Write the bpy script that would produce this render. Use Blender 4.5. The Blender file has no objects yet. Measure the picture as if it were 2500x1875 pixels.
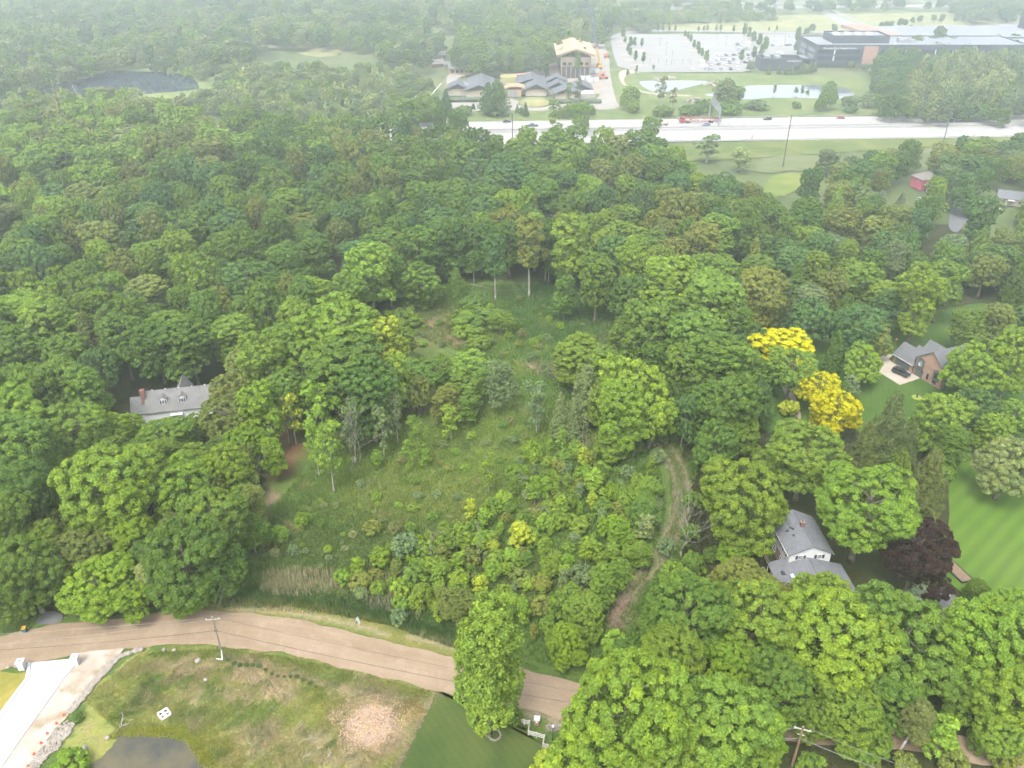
import bpy, math, random
import numpy as np
from mathutils import Vector, Matrix
R = math.radians
random.seed(7); rng = np.random.default_rng(7)
scene = bpy.context.scene
col = scene.collection

# ------------------------------------------------------------------ camera
F, PITCH, CH = 2000.0, R(31.2), 110.0          # focal length in photo pixels (2500 wide), tilt, height
SP, CP = math.sin(PITCH), math.cos(PITCH)
cd = bpy.data.cameras.new('camera'); cam = bpy.data.objects.new('camera', cd); col.objects.link(cam)
cam.location = (0, 0, CH); cam.rotation_euler = (R(90) - PITCH, 0, 0)
cd.sensor_width = 36.0; cd.lens = 36.0 * F / 2500.0; cd.clip_start = 0.5; cd.clip_end = 9000
scene.camera = cam

# ------------------------------------------------------------------ sky, sun, exposure
SUN_EL, SUN_AZ = R(60), R(205)                  # veiled high sun behind the camera
world = bpy.data.worlds.new('World'); scene.world = world; world.use_nodes = True
wn = world.node_tree.nodes; wl = world.node_tree.links
bg = wn['Background']
sky = wn.new('ShaderNodeTexSky'); sky.sky_type = 'NISHITA'; sky.sun_disc = False
sky.sun_elevation = SUN_EL; sky.sun_rotation = SUN_AZ
sky.air_density = 1.0; sky.dust_density = 3.0; sky.ozone_density = 1.0
hs = wn.new('ShaderNodeHueSaturation'); hs.inputs['Saturation'].default_value = 0.4
wl.new(sky.outputs[0], hs.inputs['Color']); wl.new(hs.outputs[0], bg.inputs['Color'])
bg.inputs['Strength'].default_value = 0.15
sd = bpy.data.lights.new('sun', 'SUN'); sun = bpy.data.objects.new('sun', sd); col.objects.link(sun)
sd.energy = 0.8; sd.angle = R(20); sd.color = (1.0, 0.97, 0.91)
S_DIR = Vector((math.sin(SUN_AZ) * math.cos(SUN_EL), math.cos(SUN_AZ) * math.cos(SUN_EL), math.sin(SUN_EL)))
sun.rotation_euler = (-S_DIR).to_track_quat('-Z', 'Y').to_euler()
scene.view_settings.view_transform = 'Standard'; scene.view_settings.look = 'None'
scene.view_settings.exposure = 2.28; scene.view_settings.gamma = 1.0
scene.view_settings.use_curve_mapping = False
cy = scene.cycles
cy.max_bounces = 4; cy.diffuse_bounces = 2; cy.glossy_bounces = 2; cy.transmission_bounces = 3
cy.transparent_max_bounces = 4; cy.volume_bounces = 1
cy.caustics_reflective = False; cy.caustics_refractive = False
cy.use_denoising = True; cy.use_adaptive_sampling = True; cy.adaptive_threshold = 0.04
try:
    cy.denoiser = 'OPENIMAGEDENOISE'; cy.denoising_input_passes = 'RGB_ALBEDO_NORMAL'; cy.denoising_prefilter = 'ACCURATE'
except Exception: pass
HAZE = 0.00056
ALB = 0.62                                       # one scale for all surface colours, set with the exposure

# ------------------------------------------------------------------ placing helpers
def G(px, py, z=0.0):
    """point of the place at height z that shows at photo pixel (px, py)"""
    u = (px - 1250.0) / F; v = (937.5 - py) / F
    t = (z - CH) / (-SP + v * CP)
    return Vector((u * t, (CP + v * SP) * t, z))
K = 2500.0 / 2212.0
def O(ox, oy, z=0.0): return G(ox * K, oy * K, z)
def proj(X, Y, Z):
    dz = Z - CH
    d = Y * CP - dz * SP
    return 1250 + F * X / d, 937.5 - F * (Y * SP + dz * CP) / d
def mpp(p):                                     # metres per photo pixel at a point
    return (p.y * CP - (p.z - CH) * SP) / F
def zoomed(x0, y0, s):
    return lambda x, y, z=0.0: G(x0 + x / s, y0 + y / s, z)

# ------------------------------------------------------------------ objects
def tag(o, label=None, cat=None, group=None, kind=None):
    if label: o['label'] = label
    if cat: o['category'] = cat
    if group: o['group'] = group
    if kind: o['kind'] = kind
    return o
def link(name, data, parent=None, loc=None, rz=None):
    o = bpy.data.objects.new(name, data); col.objects.link(o)
    if parent is not None: o.parent = parent
    if loc is not None: o.location = loc
    if rz is not None: o.rotation_euler[2] = rz
    return o
def thing(name, label, cat, loc=(0, 0, 0), rz=0.0, group=None):
    return tag(link(name, None, None, loc, rz), label, cat, group)
def np_mesh(name, V, Fc, mats, attr=None, mi=None, smooth=False):
    """V (n,3); Fc (m,k) one face size"""
    me = bpy.data.meshes.new(name)
    V = np.asarray(V, np.float32); Fc = np.asarray(Fc, np.int32); m, k = Fc.shape
    me.vertices.add(len(V)); me.vertices.foreach_set('co', V.ravel())
    me.loops.add(m * k); me.loops.foreach_set('vertex_index', Fc.ravel())
    me.polygons.add(m); me.polygons.foreach_set('loop_start', np.arange(0, m * k, k, dtype=np.int32))
    try: me.polygons.foreach_set('loop_total', np.full(m, k, np.int32))
    except Exception: pass
    for mt in (mats if isinstance(mats, (list, tuple)) else [mats]): me.materials.append(mt)
    if mi is not None: me.polygons.foreach_set('material_index', np.asarray(mi, np.int32))
    if attr:
        for an, (ty, vals) in attr.items():
            a = me.attributes.new(an, ty, 'POINT')
            a.data.foreach_set('color' if 'COLOR' in ty else 'value', np.asarray(vals, np.float32).ravel())
    if smooth: me.polygons.foreach_set('use_smooth', np.ones(m, bool))
    me.update(calc_edges=True); me.validate()
    return me

class MB:
    """collects boxes, prisms and tubes, then links them as ONE mesh object"""
    def __init__(s): s.v = []; s.f = []
    def add(s, vs, fs):
        n = len(s.v); s.v += [tuple(p) for p in vs]; s.f += [tuple(i + n for i in q) for q in fs]; return s
    def box(s, x0, x1, y0, y1, z0, z1):
        return s.add([(x0, y0, z0), (x1, y0, z0), (x1, y1, z0), (x0, y1, z0), (x0, y0, z1), (x1, y0, z1), (x1, y1, z1), (x0, y1, z1)],
                     [(3, 2, 1, 0), (4, 5, 6, 7), (0, 1, 5, 4), (1, 2, 6, 5), (2, 3, 7, 6), (3, 0, 4, 7)])
    def frustum(s, cx, cy_, w0, d0, w1, d1, z0, z1):
        a, b, c, d = w0 / 2, d0 / 2, w1 / 2, d1 / 2
        return s.add([(cx - a, cy_ - b, z0), (cx + a, cy_ - b, z0), (cx + a, cy_ + b, z0), (cx - a, cy_ + b, z0), (cx - c, cy_ - d, z1), (cx + c, cy_ - d, z1), (cx + c, cy_ + d, z1), (cx - c, cy_ + d, z1)],
                     [(3, 2, 1, 0), (4, 5, 6, 7), (0, 1, 5, 4), (1, 2, 6, 5), (2, 3, 7, 6), (3, 0, 4, 7)])
    def hexa(s, b, t):                           # four bottom points, four top points
        return s.add(list(b) + list(t), [(3, 2, 1, 0), (4, 5, 6, 7), (0, 1, 5, 4), (1, 2, 6, 5), (2, 3, 7, 6), (3, 0, 4, 7)])
    def prism(s, pts, z0, z1):                   # polygon in x,y swept in z
        n = len(pts)
        return s.add([(x, y, z0) for x, y in pts] + [(x, y, z1) for x, y in pts],
                     [tuple(range(n - 1, -1, -1)), tuple(range(n, 2 * n))] + [(i, (i + 1) % n, n + (i + 1) % n, n + i) for i in range(n)])
    def prism_y(s, pts, y0, y1):                 # polygon in x,z swept in y
        n = len(pts)
        return s.add([(x, y0, z) for x, z in pts] + [(x, y1, z) for x, z in pts],
                     [tuple(range(n)), tuple(range(2 * n - 1, n - 1, -1))] + [((i + 1) % n, i, n + i, n + (i + 1) % n) for i in range(n)])
    def prism_x(s, pts, x0, x1):                 # polygon in y,z swept in x
        n = len(pts)
        return s.add([(x0, y, z) for y, z in pts] + [(x1, y, z) for y, z in pts],
                     [tuple(range(n - 1, -1, -1)), tuple(range(n, 2 * n))] + [(i, (i + 1) % n, n + (i + 1) % n, n + i) for i in range(n)])
    def tube(s, p0, p1, r0, r1=None, n=6, cap=True):
        p0 = Vector(p0); p1 = Vector(p1); r1 = r0 if r1 is None else r1
        d = (p1 - p0); d = d.normalized() if d.length > 1e-6 else Vector((0, 0, 1))
        a = d.orthogonal().normalized(); b = d.cross(a)
        vs = [p0 + (a * math.cos(2 * math.pi * i / n) + b * math.sin(2 * math.pi * i / n)) * r0 for i in range(n)]
        vs += [p1 + (a * math.cos(2 * math.pi * i / n) + b * math.sin(2 * math.pi * i / n)) * r1 for i in range(n)]
        fs = [(i, (i + 1) % n, n + (i + 1) % n, n + i) for i in range(n)]
        if cap: fs += [tuple(range(n - 1, -1, -1)), tuple(range(n, 2 * n))]
        return s.add(vs, fs)
    def path(s, pts, r0, r1=None, n=5):
        r1 = r0 if r1 is None else r1; m = len(pts) - 1
        for i in range(m): s.tube(pts[i], pts[i + 1], r0 + (r1 - r0) * i / m, r0 + (r1 - r0) * (i + 1) / m, n)
        return s
    def lathe(s, prof, cx=0, cy_=0, n=12):
        vs = []; fs = []
        for (r, z) in prof: vs += [(cx + r * math.cos(2 * math.pi * i / n), cy_ + r * math.sin(2 * math.pi * i / n), z) for i in range(n)]
        for j in range(len(prof) - 1):
            fs += [(j * n + i, j * n + (i + 1) % n, (j + 1) * n + (i + 1) % n, (j + 1) * n + i) for i in range(n)]
        fs += [tuple(range(n - 1, -1, -1)), tuple(range((len(prof) - 1) * n, len(prof) * n))]
        return s.add(vs, fs)
    def rock(s, c, r, seed, flat=0.7):
        rr = random.Random(seed)
        vs = []; fs = []
        n = 7
        prof = [(.55, -.8), (1, -.15), (.85, .5), (.35, .95)]
        ph = rr.random() * 6
        for (a, z) in prof:
            for i in range(n):
                k = a * rr.uniform(.8, 1.15)
                vs.append((c[0] + r * k * math.cos(ph + 6.283 * i / n), c[1] + r * k * math.sin(ph + 6.283 * i / n), c[2] + r * flat * z * rr.uniform(.85, 1.1)))
        for j in range(3):
            fs += [(j * n + i, j * n + (i + 1) % n, (j + 1) * n + (i + 1) % n, (j + 1) * n + i) for i in range(n)]
        fs += [tuple(range(n - 1, -1, -1)), tuple(range(3 * n, 4 * n))]
        return s.add(vs, fs)
    def gable_roof(s, x0, x1, y0, y1, ze, zr, axis='y', oh=0.4, th=0.2, end=0.35):
        """two sloping slabs; axis = direction of the ridge"""
        if axis == 'y': a0, a1, b0, b1 = x0, x1, y0 - end, y1 + end
        else: a0, a1, b0, b1 = y0, y1, x0 - end, x1 + end
        m = (a0 + a1) / 2; sl = (zr - ze) / (m - a0)
        pr = lambda a, b, z: (a, b, z) if axis == 'y' else (b, a, z)
        for e, sg in ((a0, -1), (a1, 1)):
            ea = e + sg * oh; za = ze - sl * oh
            s.hexa([pr(ea, b0, za), pr(m, b0, zr), pr(m, b1, zr), pr(ea, b1, za)], [pr(ea, b0, za + th), pr(m, b0, zr + th * 1.1), pr(m, b1, zr + th * 1.1), pr(ea, b1, za + th)])
        return s
    def gable_walls(s, x0, x1, y0, y1, ze, zr, axis='y', z0=0.0):
        d = .04
        if axis == 'y': return s.prism_y([(x0, z0), (x1, z0), (x1, ze - d), ((x0 + x1) / 2, zr - d), (x0, ze - d)], y0, y1)
        return s.prism_x([(y0, z0), (y1, z0), (y1, ze - d), ((y0 + y1) / 2, zr - d), (y0, ze - d)], x0, x1)
    def mesh(s, name, mat, smooth=False):
        me = bpy.data.meshes.new(name); me.from_pydata(s.v, [], s.f); me.materials.append(mat)
        if smooth: me.polygons.foreach_set('use_smooth', [True] * len(me.polygons))
        me.update(); return me
    def build(s, name, mat, parent=None, loc=None, rz=None, smooth=False):
        return link(name, s.mesh(name, mat, smooth), parent, loc, rz)

# ------------------------------------------------------------------ materials
def new_mat(name):
    m = bpy.data.materials.new(name); m.use_nodes = True
    nt = m.node_tree; b = nt.nodes['Principled BSDF']
    return m, nt, b
def mix_col(nt, fac, a, b, blend='MIX'):
    n = nt.nodes.new('ShaderNodeMix'); n.data_type = 'RGBA'; n.blend_type = blend; n.clamp_factor = True
    for sock, val in ((n.inputs[0], fac), (n.inputs[6], a), (n.inputs[7], b)):
        if hasattr(val, 'is_output'): nt.links.new(val, sock)
        elif isinstance(val, (int, float)): sock.default_value = val
        else: sock.default_value = (*val[:3], 1)
    return n.outputs[2]
def noise(nt, scale, detail=4, rough=.6, vec=None, lo=.3, hi=.7, map_scale=None):
    if vec is None:
        tc = nt.nodes.new('ShaderNodeTexCoord'); vec = tc.outputs['Object']
    if map_scale:
        mp = nt.nodes.new('ShaderNodeMapping'); mp.inputs['Scale'].default_value = map_scale
        nt.links.new(vec, mp.inputs['Vector']); vec = mp.outputs[0]
    n = nt.nodes.new('ShaderNodeTexNoise'); n.inputs['Scale'].default_value = scale
    n.inputs['Detail'].default_value = detail; n.inputs['Roughness'].default_value = rough
    nt.links.new(vec, n.inputs['Vector'])
    r = nt.nodes.new('ShaderNodeMapRange'); r.inputs['From Min'].default_value = lo; r.inputs['From Max'].default_value = hi
    nt.links.new(n.outputs[0], r.inputs['Value'])
    return r.outputs[0]
def bump(nt, b, height, strength=.3, dist=.05):
    bn = nt.nodes.new('ShaderNodeBump'); bn.inputs['Strength'].default_value = strength; bn.inputs['Distance'].default_value = dist
    nt.links.new(height, bn.inputs['Height']); nt.links.new(bn.outputs[0], b.inputs['Normal'])
def M_var(name, c1, c2, scale=1.0, rough=.85, c3=None, scale3=None, bmp=0.0, map_scale=None, spec=.3):
    m, nt, b = new_mat(name)
    c1, c2, c3 = [None if c is None else tuple(x * ALB for x in c) for c in (c1, c2, c3)]
    f = noise(nt, scale, map_scale=map_scale)
    c = mix_col(nt, f, c1, c2)
    if c3: c = mix_col(nt, noise(nt, scale3, 3, lo=.5, hi=.7), c, c3)
    nt.links.new(c, b.inputs['Base Color']); b.inputs['Roughness'].default_value = rough
    b.inputs['Specular IOR Level'].default_value = spec
    if bmp: bump(nt, b, f, bmp, .05)
    return m
def M_plain(name, c, rough=.6, metal=0.0, spec=.4):
    k = .88
    m = M_var(name, c, tuple(x * k for x in c), 2.5, rough, spec=spec)
    m.node_tree.nodes['Principled BSDF'].inputs['Metallic'].default_value = metal
    return m
def M_leaf(name, src='OBJECT', trans=.30):
    """foliage: the tree's own colour, varied from clump to clump and leaf to leaf"""
    m, nt, b = new_mat(name); nt.nodes.remove(b)
    out = nt.nodes['Material Output']
    if src == 'OBJECT':
        oi = nt.nodes.new('ShaderNodeObjectInfo'); base = oi.outputs['Color']
    else:
        at0 = nt.nodes.new('ShaderNodeAttribute'); at0.attribute_type = 'INSTANCER'; at0.attribute_name = 'tint'; base = at0.outputs['Color']
    at = nt.nodes.new('ShaderNodeAttribute'); at.attribute_name = 'tone'
    sep = nt.nodes.new('ShaderNodeSeparateColor'); nt.links.new(at.outputs['Color'], sep.inputs[0])
    c = mix_col(nt, sep.outputs[0], base, (1.6, 1.42, .85), 'MULTIPLY')      # clump: young leaves are yellower
    r = nt.nodes.new('ShaderNodeMapRange'); r.inputs['To Min'].default_value = .72 * ALB; r.inputs['To Max'].default_value = 1.42 * ALB
    nt.links.new(sep.outputs[1], r.inputs['Value'])
    cc = nt.nodes.new('ShaderNodeVectorMath'); cc.operation = 'SCALE'
    nt.links.new(c, cc.inputs[0]); nt.links.new(r.outputs[0], cc.inputs['Scale'])
    d = nt.nodes.new('ShaderNodeBsdfDiffuse'); t = nt.nodes.new('ShaderNodeBsdfTranslucent'); mx = nt.nodes.new('ShaderNodeMixShader')
    nt.links.new(cc.outputs[0], d.inputs['Color']); nt.links.new(cc.outputs[0], t.inputs['Color'])
    mx.inputs[0].default_value = trans
    nt.links.new(d.outputs[0], mx.inputs[1]); nt.links.new(t.outputs[0], mx.inputs[2]); nt.links.new(mx.outputs[0], out.inputs[0])
    return m
def M_paint(name):
    m, nt, b = new_mat(name)
    oi = nt.nodes.new('ShaderNodeObjectInfo')
    c = mix_col(nt, noise(nt, 1.5), oi.outputs['Color'], (.94, .94, .94), 'MULTIPLY')
    nt.links.new(c, b.inputs['Base Color']); b.inputs['Roughness'].default_value = .32; b.inputs['Coat Weight'].default_value = .4
    return m
LEAF = M_leaf('leaf'); LEAF_I = M_leaf('leaf_far', 'INST')
BARK = M_var('bark', (.16, .13, .10), (.26, .22, .18), 1.2, .9, bmp=.4)
BARK_PALE = M_var('bark_pale', (.30, .27, .235), (.44, .41, .365), 1.5, .9, bmp=.3)
PAINT = M_paint('car_paint')
GLASS = M_plain('dark_glass', (.02, .025, .03), .12, spec=.6)
TYRE = M_plain('tyre_rubber', (.02, .02, .02), .8)
STEEL = M_plain('galvanised_steel', (.45, .46, .47), .5, .6)
WHITE = M_plain('white_paint', (.78, .78, .76), .6)
DARKTRIM = M_plain('dark_trim', (.035, .04, .05), .5)
WOOD_GREY = M_var('weathered_wood', (.42, .39, .34), (.58, .55, .50), 3, .85)
WOOD_POLE = M_var('pole_wood', (.20, .13, .08), (.30, .19, .12), 2, .85)
WOOD_POLE_G = M_var('pole_wood_grey', (.20, .17, .14), (.30, .26, .22), 2, .85)
CONCRETE = M_var('concrete', (.52, .50, .46), (.60, .58, .54), .35, .85)
STONE = M_var('pale_stone', (.26, .22, .175), (.40, .36, .31), .9, .9, (.18, .145, .115), 1.4)
BLACKWIRE = M_plain('wire', (.05, .05, .05), .6)
# ================================================================== the setting
def wob(X, Y, k, s=0):
    return (np.sin(X * k + 1.3 + s) * np.cos(Y * k * 1.17 + .4 - s) + .6 * np.sin(X * k * 2.3 - Y * k * 1.9 + 2.1 + s) + .35 * np.sin(X * k * 4.9 + Y * k * 5.3 + s * 2))
def in_poly(x, y, pts):
    c = np.zeros(x.shape, bool); n = len(pts)
    for i in range(n):
        x0, y0 = pts[i]; x1, y1 = pts[(i + 1) % n]
        if y0 == y1: continue
        c ^= ((y0 > y) != (y1 > y)) & (x < (x1 - x0) * (y - y0) / (y1 - y0) + x0)
    return c
def catmull(pts, closed=True, sub=6):
    P = [Vector(p) for p in pts]; n = len(P); out = []
    for i in range(n if closed else n - 1):
        g = (lambda j: P[j % n]) if closed else (lambda j: P[min(max(j, 0), n - 1)])
        a, b, c, d = g(i - 1), g(i), g(i + 1), g(i + 2)
        for k in range(sub):
            t = k / sub
            out.append(.5 * ((2 * b) + (c - a) * t + (2 * a - 5 * b + 4 * c - d) * t * t + (3 * b - a - 3 * c + d) * t ** 3))
    if not closed: out.append(P[-1])
    return out
def sheet(name, pts, z, mat, spline=True, jit=0.0, sub=6, conv=None):
    """a flat named piece of ground; pts in photo pixels"""
    W = [(conv or G)(*p) for p in pts]
    W = catmull(W, True, sub) if spline else W
    rr = random.Random(len(pts) * 13 + int(W[0].x * 10))
    me = bpy.data.meshes.new(name)
    me.from_pydata([(p.x + rr.uniform(-jit, jit), p.y + rr.uniform(-jit, jit), z) for p in W], [], [list(range(len(W)))])
    if me.polygons[0].normal.z < 0: me.flip_normals()
    me.materials.append(mat)
    return tag(link(name, me), kind='structure')

# ---- ground with its own patches of soil, straw and grass (plan colours only)
def M_ground():
    m, nt, b = new_mat('ground')
    at = nt.nodes.new('ShaderNodeAttribute'); at.attribute_name = 'zone'
    tc = nt.nodes.new('ShaderNodeTexCoord'); v = tc.outputs['Object']
    c = mix_col(nt, noise(nt, 2.2, 5, .75, v, .25, .75), mix_col(nt, 1.0, at.outputs['Color'], (.60 * ALB, .62 * ALB, .58 * ALB), 'MULTIPLY'), mix_col(nt, 1.0, at.outputs['Color'], (1.38 * ALB, 1.32 * ALB, 1.3 * ALB), 'MULTIPLY'))
    c = mix_col(nt, noise(nt, .35, 4, .6, v, .45, .75), c, mix_col(nt, 1.0, c, (1.3, 1.12, 1.0), 'MULTIPLY'))
    nt.links.new(c, b.inputs['Base Color']); b.inputs['Roughness'].default_value = .95; b.inputs['Specular IOR Level'].default_value = .15
    bump(nt, b, noise(nt, 1.6, 5, .8, v), .9, .25)
    return m
GROUND = M_ground()
GS = .5; xs = np.arange(-150, 170, GS); ys = np.arange(62, 300, GS)
gx, gy = np.meshgrid(xs, ys)
PXg, PYg = proj(gx + .9 * wob(gx, gy, .55) + .35 * wob(gx, gy, 2.1, 2), gy + .9 * wob(gx, gy, .6, 1) + .35 * wob(gx, gy, 2.3, 3), 0 * gx)
zone = np.empty(gx.shape + (3,)); zone[:] = (.11, .185, .04)
soft = lambda d: 1 / (1 + np.exp(-np.clip(d, -30, 30)))
def paint(mask, c, a=1.0):
    w = (np.asarray(mask, float) * a)[..., None]; zone[:] = zone * (1 - w) + np.array(c) * w
def ell(cx, cy_, rx, ry, rot=0):
    dx, dy = PXg - cx, PYg - cy_; ca, sa = math.cos(rot), math.sin(rot)
    q = np.sqrt(((dx * ca + dy * sa) / rx) ** 2 + ((-dx * sa + dy * ca) / ry) ** 2)
    return soft((1 - q) * 7)
def near_path(pts, w):                          # pts in pixels, w in metres
    d = np.full(gx.shape, 1e9)
    W = catmull([G(*p) for p in pts], False, 5)
    gx2 = gx + .25 * wob(gx, gy, 1.1, 4); gy2 = gy + .25 * wob(gx, gy, 1.2, 5)
    for a, b in zip(W[:-1], W[1:]):
        ax, ay, bx, by = a.x, a.y, b.x, b.y
        t = np.clip(((gx2 - ax) * (bx - ax) + (gy2 - ay) * (by - ay)) / ((bx - ax) ** 2 + (by - ay) ** 2 + 1e-9), 0, 1)
        d = np.minimum(d, np.hypot(gx2 - ax - t * (bx - ax), gy2 - ay - t * (by - ay)))
    return soft((w - d) * 4)
K2 = lambda pts: [(x * K, y * K) for x, y in pts]
FLOOR = (.055, .062, .024)
# woodland floor: leaf litter under the trees
paint(in_poly(PXg, PYg, K2([(-200, 0), (900, 200), (1700, 380), (1700, 560), (1330, 700), (1250, 620), (1000, 600), (840, 650), (800, 720), (640, 800), (600, 900), (590, 1000), (560, 1080), (520, 1210), (440, 1310), (-200, 1345)])), FLOOR)
paint(in_poly(PXg, PYg, K2([(1330, 700), (1700, 400), (2400, 300), (2400, 640), (1900, 680), (1650, 760), (1640, 900), (1480, 1000), (1440, 860)])), FLOOR)
paint(in_poly(PXg, PYg, K2([(1500, 1000), (1640, 920), (1860, 920), (2060, 990), (2060, 1250), (2212, 1330), (2400, 1420), (2400, 1700), (1270, 1700), (1330, 1440), (1470, 1250)])), FLOOR)
# meadow tones
paint(ell(1120, 1120, 300, 160), (.165, .235, .05), .8)
paint(ell(1000, 1220, 200, 60), (.18, .22, .055), .6)
paint(ell(820, 1330, 240, 90), (.095, .14, .04), .75)
paint(ell(1450, 830, 120, 130), (.07, .13, .035), .7)
paint(ell(1330, 760, 110, 70), (.06, .12, .03), .7)
paint(ell(1060, 800, 90, 55), (.16, .18, .06), .8)
paint(ell(1065, 790, 22, 12), (.32, .26, .16), .8); paint(ell(1115, 833, 32, 7, .3), (.33, .25, .17), .8)
paint(ell(1330, 905, 60, 12, .25), (.32, .25, .17), .85)
paint(ell(1480, 880, 60, 60), (.17, .165, .08), .5)
paint(ell(720, 1425, 90, 22, .05), (.32, .29, .17), .45)
paint(ell(930, 1450, 110, 40), (.16, .18, .075), .5)
paint(ell(1250, 1420, 200, 60), (.13, .16, .05), .5)
for (x, y, a, b, r) in ((708, 1085, 34, 62, .35), (690, 1140, 28, 30, .2)): paint(ell(x, y, a, b, r), (.26, .13, .085), .95)
for (x, y, a, b, r) in ((650, 1222, 18, 40, .5), (628, 1262, 22, 36, .5), (612, 1300, 14, 26, .4)): paint(ell(x, y, a, b, r), (.34, .25, .18), .8)
paint(ell(960, 985, 120, 30), (.20, .13, .09), .45)
for k in range(170):                              # uneven growth: tussocks, dry tops, trampled spots
    x, y = random.uniform(620, 1480), random.uniform(760, 1400)
    paint(ell(x, y, random.uniform(10, 34), random.uniform(5, 15), random.uniform(-.5, .5)), random.choice([(.24, .23, .09), (.085, .16, .035), (.20, .26, .055), (.28, .25, .12), (.10, .15, .05), (.15, .22, .04)]), random.uniform(.35, .7))
# dark ditch grass and the straw-coloured verge along the road
paint(near_path([(540, 1455), (700, 1468), (860, 1485), (980, 1515), (1100, 1560)], 2.6), (.055, .105, .03), .9)
paint(near_path([(480, 1483), (620, 1485), (780, 1500), (900, 1530), (1000, 1562), (1130, 1592)], 1.7), (.22, .225, .06), .9)
paint(near_path([(560, 1485), (700, 1494), (860, 1523), (940, 1548)], .35), (.42, .36, .24), .9)
paint(near_path([(1000, 1555), (1080, 1572), (1150, 1592)], .5), (.40, .34, .22), .8)
# the two-rut track
TRACK = [(1488, 1535), (1520, 1470), (1575, 1400), (1628, 1330), (1656, 1260), (1664, 1200), (1650, 1140), (1622, 1095), (1590, 1072)]
paint(near_path(TRACK, 1.5), (.15, .185, .065), .6)
paint(near_path([(x - 15, y) for x, y in TRACK[1:]], .24), (.42, .34, .25), .95); paint(near_path([(x + 15, y) for x, y in TRACK[1:]], .24), (.42, .34, .25), .95)
paint(ell(1512, 1490, 22, 42, .25), (.37, .28, .22), .95)
# lower left field
fld = in_poly(PXg, PYg, [(200, 1700), (340, 1595), (540, 1580), (740, 1610), (1080, 1690), (1040, 1740), (960, 1900), (150, 1900)])
paint(fld, (.31, .34, .095))
paint(near_path([(420, 1592), (560, 1600), (700, 1622), (860, 1662), (1060, 1712)], 2.0), (.17, .205, .05), .8)
paint(near_path([(548, 1606), (640, 1626), (760, 1662), (880, 1690), (1045, 1722)], .5), (.36, .30, .22), .75)
paint(near_path([(545, 1602), (650, 1626), (740, 1650)], .3), (.07, .10, .04), .5)
for (x, y, a, b, r, c, k) in [(430, 1640, 120, 22, .05, (.28, .23, .13), .75), (640, 1660, 80, 40, .3, (.42, .34, .20), .8), (600, 1640, 60, 18, .1, (.40, .33, .2), .6),
                              (390, 1668, 55, 18, 0, (.09, .20, .03), .8), (350, 1700, 45, 28, 0, (.10, .115, .055), .7), (520, 1690, 60, 16, .2, (.12, .21, .035), .7),
                              (480, 1750, 60, 40, 0, (.12, .16, .05), .5), (620, 1760, 70, 50, 0, (.15, .22, .05), .7), (760, 1700, 60, 18, .2, (.20, .24, .045), .7),
                              (700, 1840, 90, 40, 0, (.33, .28, .15), .55), (880, 1840, 70, 40, 0, (.34, .29, .17), .6), (1000, 1735, 40, 30, 0, (.30, .24, .085), .75),
                              (300, 1760, 25, 45, .3, (.17, .235, .045), .8), (800, 1740, 30, 60, .1, (.22, .24, .05), .5), (660, 1790, 40, 25, 0, (.36, .29, .18), .6),
                              (540, 1800, 60, 34, 0, (.24, .26, .055), .7), (560, 1860, 70, 30, 0, (.26, .25, .07), .7), (400, 1780, 40, 14, 0, (.26, .28, .035), .8)]:
    paint(ell(x, y, a, b, r), c, min(.95, k + .1))
for (x, y, a, b, r) in [(470, 1625, 70, 14, .1), (560, 1700, 45, 16, .3), (690, 1690, 50, 22, .25), (600, 1800, 40, 30, 0), (760, 1800, 40, 25, .2), (820, 1860, 60, 20, 0), (960, 1790, 26, 50, .3), (840, 1690, 50, 10, .25), (470, 1700, 30, 18, 0)]: paint(ell(x, y, a, b, r), (.44, .37, .23), .7)
for k in range(150):
    x, y = random.uniform(180, 960), random.uniform(1640, 1880)
    paint(ell(x, y, random.uniform(8, 26), random.uniform(4, 12), random.uniform(-.4, .4)), random.choice([(.38, .32, .19), (.11, .19, .04), (.25, .25, .07), (.09, .13, .04), (.33, .27, .16)]), .55)
paint(ell(902, 1765, 92, 76, .2), (.33, .26, .18), .6)
paint(near_path([(1062, 1700), (1040, 1745), (1010, 1800), (975, 1875), (960, 1920)], .7), (.36, .30, .21), .85)
# verge at the letter box
paint(ell(1420, 1700, 120, 24, .15), (.20, .16, .10), .6); paint(ell(1360, 1740, 80, 26), (.42, .33, .25), .8)
V = np.stack([gx, gy, .05 * wob(gx, gy, .5) * (gy > 0)], -1).reshape(-1, 3)
V[:, 2] = np.minimum(V[:, 2], .06) - .07
nx, ny = len(xs), len(ys); idx = np.arange(nx * ny).reshape(ny, nx)
Fq = np.stack([idx[:-1, :-1], idx[:-1, 1:], idx[1:, 1:], idx[1:, :-1]], -1).reshape(-1, 4)
ZC = np.concatenate([zone.reshape(-1, 3), np.ones((nx * ny, 1))], 1)
tag(link('ground', np_mesh('ground', V, Fq, GROUND, {'zone': ('FLOAT_COLOR', ZC)}, smooth=True)), kind='structure')

FARG = M_var('far_grass', (.07, .10, .03), (.12, .16, .05), .03, .95, (.16, .17, .07), .012)
me = bpy.data.meshes.new('terrain'); S = 6000
me.from_pydata([(-S, -800, -.35), (S, -800, -.35), (S, 9000, -.35), (-S, 9000, -.35)], [], [(0, 1, 2, 3)]); me.materials.append(FARG)
tag(link('terrain', me), kind='structure')

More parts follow.
